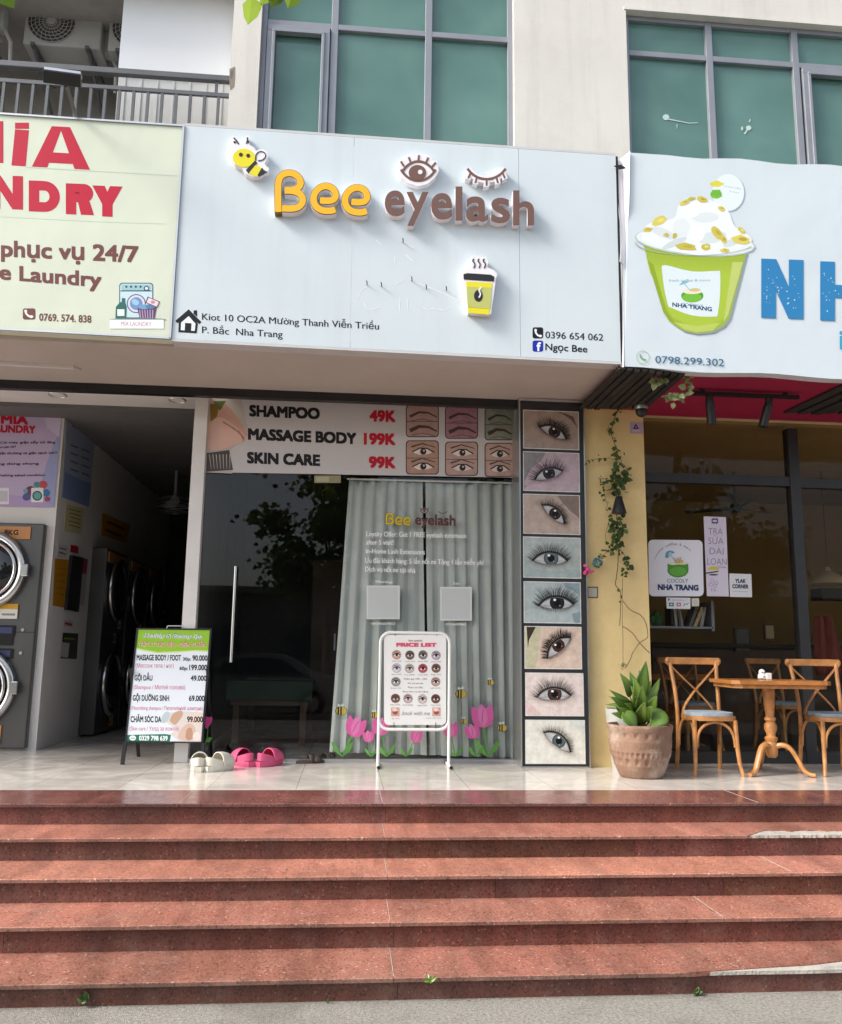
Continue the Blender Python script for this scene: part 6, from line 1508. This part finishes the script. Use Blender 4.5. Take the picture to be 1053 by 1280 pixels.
# wall lamp
lc = P(774, 632, 7.08)
t = thing('wall_lamp', 'black conical wall lamp among the vines on the yellow pillar', 'lamp', (lc.x, 7.2, lc.z))
zt_, zb2 = P(774, 622, 7.08).z, P(774, 642, 7.08).z
b = MB(); b.lathe((lc.x, 7.08, zb2), [(.063, 0), (.066, .004), (.03, zt_-zb2), (.022, zt_-zb2+.012)], 24); b.build('shade', M['black_metal'], t, smooth=True)
b = MB(); b.tube([(lc.x, 7.08, zt_+.01), (lc.x, 7.09, zt_+.05), (lc.x, 7.15, zt_+.07), (lc.x, 7.2, zt_+.06)], .007, 8); b.lathe((lc.x, 7.2, zt_+.06), [(.001, -.03), (.03, -.001), (.03, .001), (.001, .03)], 12); b.build('bracket', M['black_metal'], t)
# dark lantern camera at the soffit corner
lc = P(802, 512, 7.0)
t = thing('security_camera', 'black and silver dome security camera under the soffit edge', 'camera', (lc.x, 7.0, 3.14))
b = MB(); b.lathe((lc.x, 7.0, lc.z+.0), [(.055, .0), (.06, .03), (.06, .07), (.02, .08), (.02, 3.13-lc.z)], 18); b.build('housing', M['alu'], t, smooth=True)
b = MB(); b.ell((lc.x, 7.0, lc.z-.01), .052, .052, .06, 16, 10); b.build('dome', M['black'], t, smooth=True)
# track light
r0, r1 = F(862, 491, 3.10), F(998, 497, 3.10)
ym = (r0.y+r1.y)/2; r0.y = ym; r1.y = ym
t = thing('track_light', 'black ceiling track with two spotlights under the crimson soffit', 'track light', (r0+r1)/2)
b = MB(); b.bar(r0, r1, .035, .03, up=(0, 0, -1)); b.box(r0.x+.1, r0.x+.13, ym-.01, ym+.01, 3.10, 3.14); b.box(r1.x-.13, r1.x-.1, ym-.01, ym+.01, 3.10, 3.14); b.build('rail', M['black_metal'], t)
for (px_, tilt) in ((887, .02), (961, -.055)):
    x = P(px_, 495, ym).x; b = MB(); b.cyl((x, ym, 3.08), (x, ym, 3.03), .03, 12); b.tube([(x, ym, 3.035), (x-.003+tilt*.2, ym-.0, 2.99)], .035, 14); b.tube([(x+tilt*.2, ym, 3.01), (x+tilt, ym+.02, 2.84)], .037, 16); b.build('spotlight', M['black_metal'], t, smooth=True)

# vines
rv = random.Random(21)
def leafy(name, label, cat, stems, leaves, mleaf, mstem, extra=None):
    """stems: list of (points, radius); leaves: list of (pos, size)"""
    allp = [Vector(p) for st, _ in stems for p in st]
    base = min(allp, key=lambda p: p.z)
    t = thing(name, label, cat, base)
    b = MB()
    for st, r_ in stems: b.tube(st, r_, 5)
    b.build('stem', mstem, t, smooth=True)
    b = MB()
    for p, s_, d_ in leaves: leaf(b, Vector(p), s_, d_)
    b.build('foliage', mleaf, t)
    return t
def leaf(b, p, s_, d_=None, wide=.42, droop=.25):
    g = rv.random(); b.col = (g, g, g)
    d = Vector(d_) if d_ is not None else Vector((rv.gauss(0, 1), rv.gauss(-.3, .7), rv.gauss(-.5, .6)))
    if d.length < .01: d = Vector((0, -1, 0))
    d.normalize(); u = d.cross(Vector((rv.gauss(0, .4), rv.gauss(-1, .4), rv.gauss(.3, .5))))
    if u.length < .05: u = d.cross(Vector((1, 0, 0)))
    u.normalize(); n_ = u.cross(d)
    w_ = s_*wide
    pts = [p, p+d*s_*.3+u*w_+n_*s_*.05, p+d*s_*.7+u*w_*.7-n_*s_*droop*.3, p+d*s_-n_*s_*droop, p+d*s_*.7-u*w_*.7-n_*s_*droop*.3, p+d*s_*.3-u*w_+n_*s_*.05]
    mid = p+d*s_*.45-n_*s_*.06
    b.add(pts+[mid], [(0, 1, 6), (1, 2, 6), (2, 3, 6), (3, 4, 6), (4, 5, 6), (5, 0, 6)])
VY = 7.14
def trace(pts, Y=VY, k=None, jit=.012, n_=5):
    k = k or z3
    out = []
    for q in smooth([tuple(p) for p in pts], n_):
        x, y = k(*q); v = P(x, y, Y); out.append(v+Vector((0, rv.uniform(-jit, 0), 0)))
    return out
def along(path, every, s_, spread=.012):
    L = []; acc = 0
    for a, c_ in zip(path[:-1], path[1:]):
        acc += (c_-a).length
        while acc > every: acc -= every; L.append((a.lerp(c_, rv.random())+Vector((rv.gauss(0, spread), -abs(rv.gauss(0, spread)), rv.gauss(0, spread))), s_*rv.uniform(.6, 1.35), None))
    return L
main = trace([(322, 322), (300, 380), (268, 470), (262, 560), (300, 650), (300, 730), (290, 800), (288, 900), (310, 990)])
b1 = trace([(300, 735), (240, 718), (180, 722), (130, 728), (85, 738), (62, 775)]); b2 = trace([(305, 740), (350, 770), (385, 820), (372, 855)])
b3 = trace([(290, 900), (240, 880), (200, 868), (160, 865)]); b4 = trace([(200, 868), (195, 920), (210, 990), (230, 1060), (215, 1095)])
lv = along(main[:18], .02, .035)+along(main[18:], .017, .045, .02)+along(b1, .03, .03)+along(b2, .03, .032)+along(b3, .025, .03)+along(b4, .022, .032)
lv += [(P(*z3(250+rv.gauss(0, 10), 490+rv.gauss(0, 8)), VY), .06, None) for _ in range(3)]+[(P(*z3(310+rv.gauss(0, 28), 880+rv.gauss(0, 50)), VY-.02), rv.uniform(.04, .075), None) for _ in range(34)]
leafy('climbing_vine', 'thin green vine climbing the yellow pillar above the black wall lamp', 'vine', [(main, .004), (b1, .0025), (b2, .0025), (b3, .0025), (b4, .002)], lv, M['vine_leaf'], M['stem'])
m2 = trace([(295, 130), (310, 220), (320, 330), (310, 420), (305, 520), (295, 600), (290, 650), (325, 700), (330, 750)], k=zq)
b5 = trace([(300, 370), (240, 400), (190, 440), (150, 470)], k=zq); b6 = trace([(318, 390), (350, 430), (385, 495), (402, 518)], k=zq); b7 = trace([(330, 740), (325, 850), (320, 950)], k=zq)
b8 = trace([(250, 130), (240, 200), (215, 290), (230, 350)], k=zq)
lv = [(P(*zq(315+rv.gauss(0, 26), 240+rv.gauss(0, 75)), VY-.02), rv.uniform(.035, .06), None) for _ in range(62)]+[(P(*zq(270+rv.gauss(0, 30), 350+rv.gauss(0, 25)), VY-.02), rv.uniform(.035, .06), None) for _ in range(14)]
lv += along(b5, .02, .035)+along(b6, .018, .05)+along(m2[30:], .035, .035)+[(P(*zq(350+rv.gauss(0, 12), 560+rv.gauss(0, 18)), VY), .04, None) for _ in range(8)]
leafy('climbing_vine', 'bushier vine hanging on the yellow pillar below the black wall lamp', 'vine', [(m2, .004), (b5, .002), (b6, .0025), (b7, .0035), (b8, .002)], lv, M['vine_leaf'], M['stem'])
d1 = trace([(340, 765), (400, 835), (470, 870), (510, 930), (525, 1030), (470, 1070), (420, 1140), (395, 1200), (360, 1260)], k=zq)
d2 = trace([(345, 955), (410, 1000), (470, 1080), (540, 1150)], k=zq); d3 = trace([(340, 600), (338, 800), (342, 1000), (343, 1240)], k=zq)
leafy('dry_vine', 'bare brown vine stems curving down the yellow pillar to the plant pot', 'vine', [(d1, .0045), (d2, .0045), (d3, .003)], [(P(*zq(345+rv.gauss(0, 14), 1235+rv.gauss(0, 16)), VY), .025, None) for _ in range(10)], M['vine_pale'], M['dry_stem'])
b = MB(); q_ = P(*zq(158, 488), 7.12)
for i in range(90):
    a, z = rv.uniform(0, 6.28), rv.uniform(-1, 1); r_ = math.sqrt(1-z*z); d = Vector((r_*math.cos(a), r_*math.sin(a), z)); leaf(b, q_+d*.03, .022, d+Vector((rv.gauss(0, .5), rv.gauss(0, .5), rv.gauss(0, .5))))
tag(b.build('flower_ball', M['teal_ball']), 'small teal flower ball at the left of the yellow pillar', 'ornament')
b = MB(); q_ = P(*zq(85, 540), 7.1)
for i in range(14): leaf(b, q_+Vector((rv.gauss(0, .022), rv.gauss(0, .01), rv.gauss(0, .02))), .035)
tag(b.build('pink_blossom', M['flower_pink']), 'pink blossom beside the photo board under the teal flower ball', 'flower')
# trailing plant under the cafe sign with one pink flower
hy = 6.25
s1_ = [P(x, y, hy) for x, y in smooth([(822, 458), (826, 466), (832, 474), (826, 478)], 4)]; s2_ = [P(x, y, hy) for x, y in smooth([(855, 462), (859, 474), (861, 484), (858, 490), (848, 494), (840, 497), (834, 490)], 4)]
lv = [(P(825+rv.gauss(0, 5), 471+rv.gauss(0, 4.5), hy-.02), rv.uniform(.04, .075), (rv.gauss(0, 1), rv.gauss(-.3, .4), rv.gauss(-.6, .6))) for _ in range(34)]+along(s2_, .013, .05, .015)+[(P(842+rv.gauss(0, 6), 496+rv.gauss(0, 3), hy), .055, None) for _ in range(12)]
t = leafy('trailing_plant', 'pale trailing bougainvillea hanging under the cafe sign with one pink flower', 'plant', [(s1_, .004), (s2_, .003)], lv, M['vine_pale'], M['stem'])
b = MB()
for _ in range(22): leaf(b, P(819+rv.gauss(0, 2.5), 463+rv.gauss(0, 2.5), hy-.06), .045, None, .6)
b.build('flower', M['flower_pink'], t)

# ================================================================ pot plant
pc = Vector((P(801, 945, 6.66).x, 6.66, 0)); 
t = thing('plant_pot', 'carved terracotta pot with pale weathering beside the yellow pillar', 'pot', pc)
prof = [(.155, 0), (.165, .006), (.19, .06), (.213, .12), (.228, .18), (.237, .24), (.242, .30), (.246, .345), (.252, .365), (.255, .385), (.252, .40), (.238, .402), (.228, .385), (.22, .34)]
def pp(i): pass
prof2 = []
for (a, c_) in zip(prof[:-1], prof[1:]):
    for k in range(5): prof2.append((a[0]+(c_[0]-a[0])*k/5, a[1]+(c_[1]-a[1])*k/5))
prof2.append(prof[-1])
def carve(i, j, z):
    d = 0
    if i > 52: return 0
    if .10 < z < .155 or .175 < z < .0: d -= .013*max(0, math.sin(j*2*math.pi/8))**.5*math.sin(math.pi*(z-.10)/.055)
    if .165 < z < .20: d += .006*math.sin(j*2*math.pi/4)
    if .30 < z < .35: d -= .011*max(0, math.sin(j*2*math.pi/8))*math.sin(math.pi*(z-.30)/.05)
    for zz in (.092, .16, .205, .225, .255, .275): d += .007*math.exp(-((z-zz)/.005)**2)
    if abs(z-.24) < .006: d += .003*math.sin(j*2*math.pi/3)
    return d
b = MB(); b.lathe(pc, prof2, 144, carve); b.build('body', M['terracotta'], t, smooth=True, cut=60)
b = MB(); b.disc(pc+Vector((0, 0, .355)), (.223, 0, 0), (0, .223, 0), 32); b.build('soil', M['soil'], t)
pl = thing('potted_plant', 'broad leaved green plant growing in the carved terracotta pot', 'plant', pc+Vector((0, 0, .356)))
def big_leaf(b, base, tip, wid, up_n, fold=.25, curl=.15):
    base = Vector(base); tip = Vector(tip); d = tip-base; L = d.length; d.normalize(); u = d.cross(Vector(up_n)); u.normalize(); n_ = u.cross(d)
    ks, ms = 10, 3; vs = []
    for i in range(ks+1):
        t_ = i/ks; w_ = wid*(math.sin(math.pi*t_**.75)**.9)*(1 if t_ < 1 else 0)
        c_ = base+d*L*t_+n_*L*curl*math.sin(math.pi*t_)*.6-n_*L*curl*.8*t_*t_
        for j in range(-ms, ms+1):
            s_ = j/ms; vs.append(c_+u*w_*s_+n_*w_*fold*abs(s_)+n_*.0015*math.sin(t_*9+s_*3))
    k = 2*ms+1; g = rv.uniform(.15, .75)
    n0 = len(b.c); b.add(vs, [(i*k+j, i*k+j+1, (i+1)*k+j+1, (i+1)*k+j) for i in range(ks) for j in range(2*ms)])
    for q in range(len(b.c)-n0):
        gg = min(1, max(0, g+(.14 if q % (2*ms) in (ms-1, ms) else 0))); b.c[n0+q] = (gg, gg, gg)
LP = [((795, 880), (809, 828), .055, -.05), ((788, 872), (778, 842), .04, -.03), ((800, 890), (795, 850), .05, -.10), ((795, 895), (766, 862), .035, -.06), ((790, 890), (768, 872), .05, -.10), ((796, 900), (762, 868), .03, .02),
      ((800, 895), (804, 858), .045, -.15), ((806, 895), (824, 856), .035, .05), ((808, 896), (820, 872), .05, -.1), ((790, 905), (767, 890), .04, -.08), ((810, 900), (832, 888), .04, .0), ((806, 900), (814, 884), .05, -.16),
      ((792, 900), (786, 878), .05, -.16), ((800, 880), (788, 838), .035, .04), ((812, 896), (836, 892), .03, .06), ((800, 888), (816, 848), .03, .1), ((797, 905), (806, 880), .05, -.18), ((790, 890), (758, 878), .026, .05), ((805, 885), (828, 846), .028, .08), ((798, 880), (802, 836), .034, .05), ((794, 900), (776, 884), .03, -.14), ((809, 902), (838, 900), .03, -.04), ((800, 896), (797, 866), .032, -.2), ((785, 900), (770, 880), .035, .06)]
b = MB(); bs = MB()
for (bx, by), (tx_, ty), w_, dy in LP:
    y0 = pc.y+rv.uniform(-.06, .06); B0 = P(bx, by, y0); T0 = P(tx_, ty, pc.y+dy*1.3)
    big_leaf(b, B0, T0, w_*1.1, (rv.uniform(-.3, .3), -1, rv.uniform(.2, .9)))
    bs.tube([pc+Vector((rv.gauss(0, .03), rv.gauss(0, .03), .35)), B0.lerp(pc+Vector((0, 0, .45)), .4), B0], [.008, .007, .005], 6)
# the two round curled leaves in front
for (cx, cy), r_, rot in (((789, 901), .075, 0), ((823, 900), .085, 1)):
    c_ = P(cx, cy, pc.y-.16); big_leaf(b, c_+Vector((-.06 if rot == 0 else .07, .03, .06)), c_+Vector((.05 if rot == 0 else -.07, -.02, -.05)), r_*.85, (0, -1, .5), .25, .16); bs.tube([pc+Vector((0, -.03, .35)), c_+Vector((0, .06, .03))], .006, 6)
o = b.build('foliage', M['plant_leaf'], pl, smooth=True, cut=180); s_ = o.modifiers.new('s', 'SOLIDIFY'); s_.thickness = .0015
bs.build('stem', M['vine_leaf'], pl, smooth=True)
wp = F(778, 968); b = MB(); b.lathe((wp.x+.10, 6.98, 0), [(.11, 0), (.14, .3), (.16, .50), (.15, .5), (.13, .3)], 28); tag(b.build('pale_pot', M['pot_white'], smooth=True), 'pale grey pot half hidden behind the terracotta pot', 'pot')

# ================================================================ cafe table and chairs
def chair(label):
    t = thing('cafe_chair', label, 'chair', (0, 0, 0), 'bentwood cross back chairs of the cafe')
    Wd = M['wood']
    sp = []
    for i in range(36):
        a = 2*math.pi*i/36; c_, s_ = math.cos(a), math.sin(a); k = 3.2
        x = .205*math.copysign(abs(c_)**(2/k), c_)*(1.0 if s_ < 0 else .9); y = .205*math.copysign(abs(s_)**(2/k), s_); sp.append(Vector((x, y, .425)))
    b = MB(); b.prism(sp, (0, 0, .035)); b.build('seat', Wd, t, bev=.008)
    b = MB(); b.prism([Vector((v.x*.9, v.y*.9-.004, .461)) for v in sp], (0, 0, .028)); b.build('cushion', M['cushion'], t, bev=.012)
    for s_ in (-1, 1):
        b = MB(); b.tube([(s_*.165, -.165, .43), (s_*.17, -.175, .25), (s_*.178, -.19, .1), (s_*.195, -.215, 0)], [.019, .018, .016, .015], 10); b.build('front_leg', Wd, t, smooth=True)
        b = MB(); b.tube(smooth([(s_*.185, .245, 0), (s_*.178, .215, .2), (s_*.178, .195, .43), (s_*.183, .215, .62), (s_*.195, .262, .80), (s_*.203, .285, .90)], 4), .017, 10); b.build('back_post', Wd, t, smooth=True)
        b = MB(); b.tube(smooth([(s_*.168, -.17, .20), (s_*.168, -.155, .32), (s_*.165, -.09, .405), (s_*.165, .02, .424)], 5), .011, 8); b.tube(smooth([(s_*.175, .19, .20), (s_*.172, .175, .32), (s_*.168, .11, .405), (s_*.165, .02, .424)], 5), .011, 8); b.build('side_arch', Wd, t, smooth=True)
    b = MB(); b.tube([(.155*math.cos(math.pi*i/16), -.175, .22+.195*math.sin(math.pi*i/16)**.75) for i in range(17)], .012, 8); b.build('front_arch', Wd, t, smooth=True)
    b = MB(); n_ = 16; vs = []
    for i in range(n_+1):
        u = -1+2*i/n_; x = .225*u; y = .285+.028*(1-u*u)-.01
        for (dy, z) in ((-.013, .865+.0), (.013, .865), (.013, .925), (-.013, .925)):
            vs.append((x, y+dy, z-(.012*(abs(u) > .9)*(z < .9))))
    b.add(vs, [(i*4+j, i*4+(j+1) % 4, (i+1)*4+(j+1) % 4, (i+1)*4+j) for i in range(n_) for j in range(4)]+[(3, 2, 1, 0), tuple(n_*4+j for j in range(4))])
    for s_ in (-1, 1): b.ell((s_*.222, .282, .895), .024, .024, .032, 12, 8)
    b.build('top_rail', Wd, t, smooth=True, bev=.006)
    for s_, dy in ((-1, .0), (1, .012)):
        b = MB(); p_ = smooth([(s_*.188, .262+dy, .84), (s_*.09, .25+dy, .74), (s_*-.02, .228+dy, .63), (s_*-.11, .20+dy, .52), (s_*-.135, .19+dy, .455)], 5); b.tube(p_, .0155, 8, flat=.55); b.build('cross_bar', Wd, t, smooth=True)
    return t
ch = chair('honey wood cross back cafe chair left of the table, next to the plant pot'); ch.location = (2.975, 6.88, 0); ch.rotation_euler = (0, 0, R(-3))
for (x, y, rot, lb) in ((4.045, 6.86, -4, 'honey wood cross back cafe chair right of the outdoor table, cut by the frame'), (3.45, 8.3, 8, 'cross back chair inside the cafe, seen through glass between the two outdoor chairs'), (2.95, 8.7, -12, 'cross back chair inside the cafe furthest to the left behind the glass'), (4.5, 8.5, 15, 'cross back chair inside the cafe right of the mullion')):
    c_ = copy_tree(ch); c_.location = (x, y, 0); c_.rotation_euler = (0, 0, R(rot)); c_['label'] = lb
def table(label):
    t = thing('cafe_table', label, 'table', (0, 0, 0), 'pedestal cafe tables')
    hw, hd, cc = .40, .30, .05
    o8 = [(-hw+cc, -hd), (hw-cc, -hd), (hw, -hd+cc), (hw, hd-cc), (hw-cc, hd), (-hw+cc, hd), (-hw, hd-cc), (-hw, -hd+cc)]
    b = MB(); b.prism([Vector((x, y, .722)) for x, y in o8], (0, 0, .03)); b.build('tabletop', M['wood_top'], t, bev=.005)
    b = MB(); b.prism([Vector((x*.93, y*.92, .69)) for x, y in o8], (0, 0, .0318)); b.build('apron', M['wood'], t)
    b = MB(); b.lathe((0, 0, 0), [(.03, .13), (.045, .15), (.05, .2), (.052, .24), (.042, .255), (.05, .275), (.052, .29), (.036, .30), (.034, .32), (.048, .35), (.052, .375), (.045, .40), (.032, .415), (.045, .43), (.044, .445), (.032, .46), (.042, .55), (.046, .62), (.05, .69)], 20); b.build('column', M['wood'], t, smooth=True)
    for a in (215, -35, 90):
        c_, s_ = math.cos(R(a)), math.sin(R(a)); b = MB()
        pr_ = smooth([(.02, .215), (.08, .235), (.14, .215), (.19, .14), (.235, .055), (.275, .024), (.32, .018)], 4)
        b.tube([(c_*r_, s_*r_, z) for r_, z in pr_], [.028+.004*math.sin(i) *0-.008*i/len(pr_) for i in range(len(pr_))], 8, flat=.8); b.build('leg', M['wood'], t, smooth=True)
    return t
tb = table('honey wood pedestal table between the two cross back chairs'); tb.location = (3.475, 6.80, 0); tb.rotation_euler = (0, 0, R(-4))
c_ = copy_tree(tb); c_.location = (3.5, 8.95, 0); c_['label'] = 'dim pedestal table inside the cafe behind the glass'
# white ceramic caddy on the table
q_ = P(953, 843, 6.85); zt_ = .7525
t = thing('ceramic_caddy', 'small white ceramic jar and sugar box standing on the outdoor table', 'tableware', (q_.x, 6.85, zt_))
b = MB(); b.lathe((q_.x, 6.85, zt_), [(.028, 0), (.034, .006), (.034, .035), (.026, .045), (.027, .05), (.025, .07), (.014, .082), (.004, .086)], 20); b.build('jar', M['ceramic'], t, smooth=True)
b = MB(); b.box(q_.x+.02, q_.x+.068, 6.815, 6.875, zt_, zt_+.055); b.build('box', M['ceramic'], t, bev=.006)
b = MB()
for dx_, dz in ((-.012, .06), (.012, .06), (0, .024), (-.02, .022), (.02, .02)): b.ell((q_.x+dx_, 6.85-.033+abs(dx_)*.45, zt_+dz), .007, .004, .005, 8, 5)
b.build('dark_spot', M['black'], t)
b = MB(); b.ell((q_.x-.02, 6.83, zt_+.014), .03, .02, .012, 12, 6); b.build('saucer', M['ceramic'], t, smooth=True)

# weeds in the step joints
def weed(px_, py_, Y, s_, n_, lb, mm='vine_leaf'):
    p = P(px_, py_, Y); t = thing('weed', lb, 'weed', p, 'weeds in the step joints'); b = MB()
    for i in range(n_): leaf(b, p+Vector((rv.gauss(0, s_*.3), rv.uniform(-.01, .0), rv.uniform(0, s_*.6))), s_*rv.uniform(.5, 1.1), (rv.gauss(0, 1), rv.gauss(-.4, .4), rv.gauss(.5, .6)), .3)
    b.build('foliage', M[mm], t)
weed(539, 1229, D0-4*TR-.005, .03, 9, 'tiny green weed on the lowest step nosing near the middle', 'plant_leaf')
weed(104, 1254, 4.055, .035, 12, 'small grassy weed at the foot of the steps on the left')
weed(872, 1245, 4.05, .03, 12, 'small purplish weed at the foot of the steps below the pale mortar')
weed(585, 1255, 4.045, .018, 6, 'tiny weed along the bottom joint right of the middle')
weed(410, 1252, 4.045, .016, 6, 'tiny weed along the bottom joint left of the middle')

# ================================================================ across the street (seen in reflections) and the branch overhead
def make_tree(name, label, base, h, cr_r, seed, nleaf, ls_):
    r = random.Random(seed); base = Vector(base); t = thing(name, label, 'tree', base, 'street trees')
    b = MB(); top = base+Vector((r.uniform(-.4, .4), r.uniform(-.4, .4), h*.62)); b.tube([base, base.lerp(top, .5)+Vector((r.uniform(-.1, .1), 0, 0)), top], [.17, .13, .09], 9)
    cl = []
    for i in range(9):
        a = i*2.4+r.random(); e = top+Vector((math.cos(a)*cr_r*r.uniform(.4, .95), math.sin(a)*cr_r*r.uniform(.4, .95), r.uniform(-.1, .42)*h)); s_ = base.lerp(top, r.uniform(.6, 1)); b.tube([s_, s_.lerp(e, .5)+Vector((0, 0, .2)), e], [.06, .04, .015], 6); cl.append((e, r.uniform(.5, 1.0)))
        cl.append((s_.lerp(e, .6), r.uniform(.4, .7)))
    b.build('trunk', M['bark'], t, smooth=True)
    b = MB()
    for i in range(nleaf):
        c_, q = r.choice(cl); d = Vector((r.gauss(0, 1), r.gauss(0, 1), r.gauss(0, .8))); p = c_+d*q*.5*cr_r*.45; leaf(b, p, ls_*r.uniform(.7, 1.3), (r.gauss(0, 1), r.gauss(0, 1), r.gauss(-.3, .6)))
    b.build('crown', M['leaf'], t)
for i, (x, y, h, lb) in enumerate(((-9.5, -14.0, 7.5, 'leafy street tree far left across the street'), (-.6, -13.8, 8.0, 'leafy street tree across the street behind the parked car'), (3.2, -14.2, 7.4, 'leafy street tree opposite the salon door'), (8.2, -14.4, 8.2, 'leafy street tree opposite the cafe'), (13.0, -13.8, 7.8, 'leafy street tree far right across the street'))):
    make_tree('street_tree', lb, (x, y, GZ), h, 2.6, 40+i, 5200, .2)
# overhead tree with the twig that hangs into the top of the picture
t = thing('near_tree', 'tree beside the pavement with a leafy twig reaching over the steps', 'tree', (3.6, -1.6, GZ))
tip = P(343, -12, 2.6); b = MB(); b.tube([(3.6, -1.6, GZ), (3.5, -1.5, 2), (3.2, -1.2, 4.2)], [.16, .12, .08], 8)
tw = [Vector((3.2, -1.2, 4.2)), Vector((1.6, .6, 4.6)), tip+Vector((.5, -.3, .55)), tip+Vector((.05, -.02, .2))]; b.tube(tw, [.07, .04, .02, .006], 7)
tip2 = P(-6, -30, 2.9); tw2 = [Vector((1.6, .6, 4.6)), tip2+Vector((.6, -.5, .8)), tip2+Vector((0, 0, .1))]; b.tube(tw2, [.03, .02, .006], 6); b.build('trunk', M['bark'], t, smooth=True)
b = MB()
for i in range(12): leaf(b, tip+Vector((rv.gauss(.0, .05), rv.gauss(0, .08), .10+abs(rv.gauss(0, .06)))), rv.uniform(.07, .11), (rv.gauss(0, .5), rv.gauss(0, .5), -1), .5)
for (u, v, sz) in ((338, -1, .10), (350, 3, .10), (343, 4, .08), (330, -2, .07), (410/3, -6, .08), (362, -3, .08)): 
    if u > 200: leaf(b, P(u, v-24, 2.6), sz*.8, (rv.gauss(0, .3), rv.gauss(0, .3), -1), .5)
for i in range(10): leaf(b, tip2+Vector((rv.gauss(0, .05), rv.gauss(0, .08), .09+abs(rv.gauss(0, .05)))), .09, (rv.gauss(0, .5), 0, -1), .5)
b.build('foliage', M['leaf_fg'], t)
t = thing('opposite_building', 'pale building across the street behind the trees', 'building', (0, -27, GZ)); b = MB(); b.box(-26, 26, -30, -25, GZ, 3.6); b.build('wall', M['far_wall'], t)
for i in range(12):
    for k in range(1):
        x = -22+i*4; z = .6+k*3; b = MB(); b.box(x-.9, x+.9, -24.99, -24.94, z, z+1.5); b.build('window', M['far_glass'], t)
b = MB(); b.box(-26.3, 26.3, -30.3, -24.7, 3.6, 3.9); b.build('roof', M['concrete'], t)
# parked car at the kerb behind the camera
t = thing('parked_car', 'light grey parked saloon car at the kerb behind the camera', 'car', (-2.2, -6.2, GZ))
cx, cy, cz = -2.2, -6.2, GZ+.01
prof = smooth([(-2.2, .35), (-2.25, .6), (-2.1, .82), (-1.3, .92), (-.7, 1.36), (.1, 1.46), (.8, 1.4), (1.45, .98), (2.1, .92), (2.25, .7), (2.22, .35)], 5)
b = MB(); b.prism([Vector((cx+x, cy-.85, cz+z)) for x, z in prof]+[Vector((cx+2.1, cy-.85, cz+.25)), Vector((cx-2.1, cy-.85, cz+.25))], (0, 1.7, 0)); b.build('body', M['car_paint'], t, bev=.06)
for y in (cy-.856, cy+.856):
    b = MB(); b.prism([Vector((cx+x, y, cz+z)) for x, z in ((-1.1, .96), (-.62, 1.3), (.1, 1.38), (.72, 1.32), (1.2, .97))], (0, .004 if y > cy else -.004, 0)); b.build('side_window', M['far_glass'], t)
for x in (-1.4, 1.4):
    for y in (cy-.8, cy+.8):
        b = MB(); b.cyl((cx+x, y-.1, cz+.31), (cx+x, y+.1, cz+.31), .32, 24); w_ = b.build('wheel', M['tyre'], t); b = MB(); b.cyl((cx+x, y-.106, cz+.31), (cx+x, y+.106, cz+.31), .19, 18); b.build('rim', M['alu'], w_)
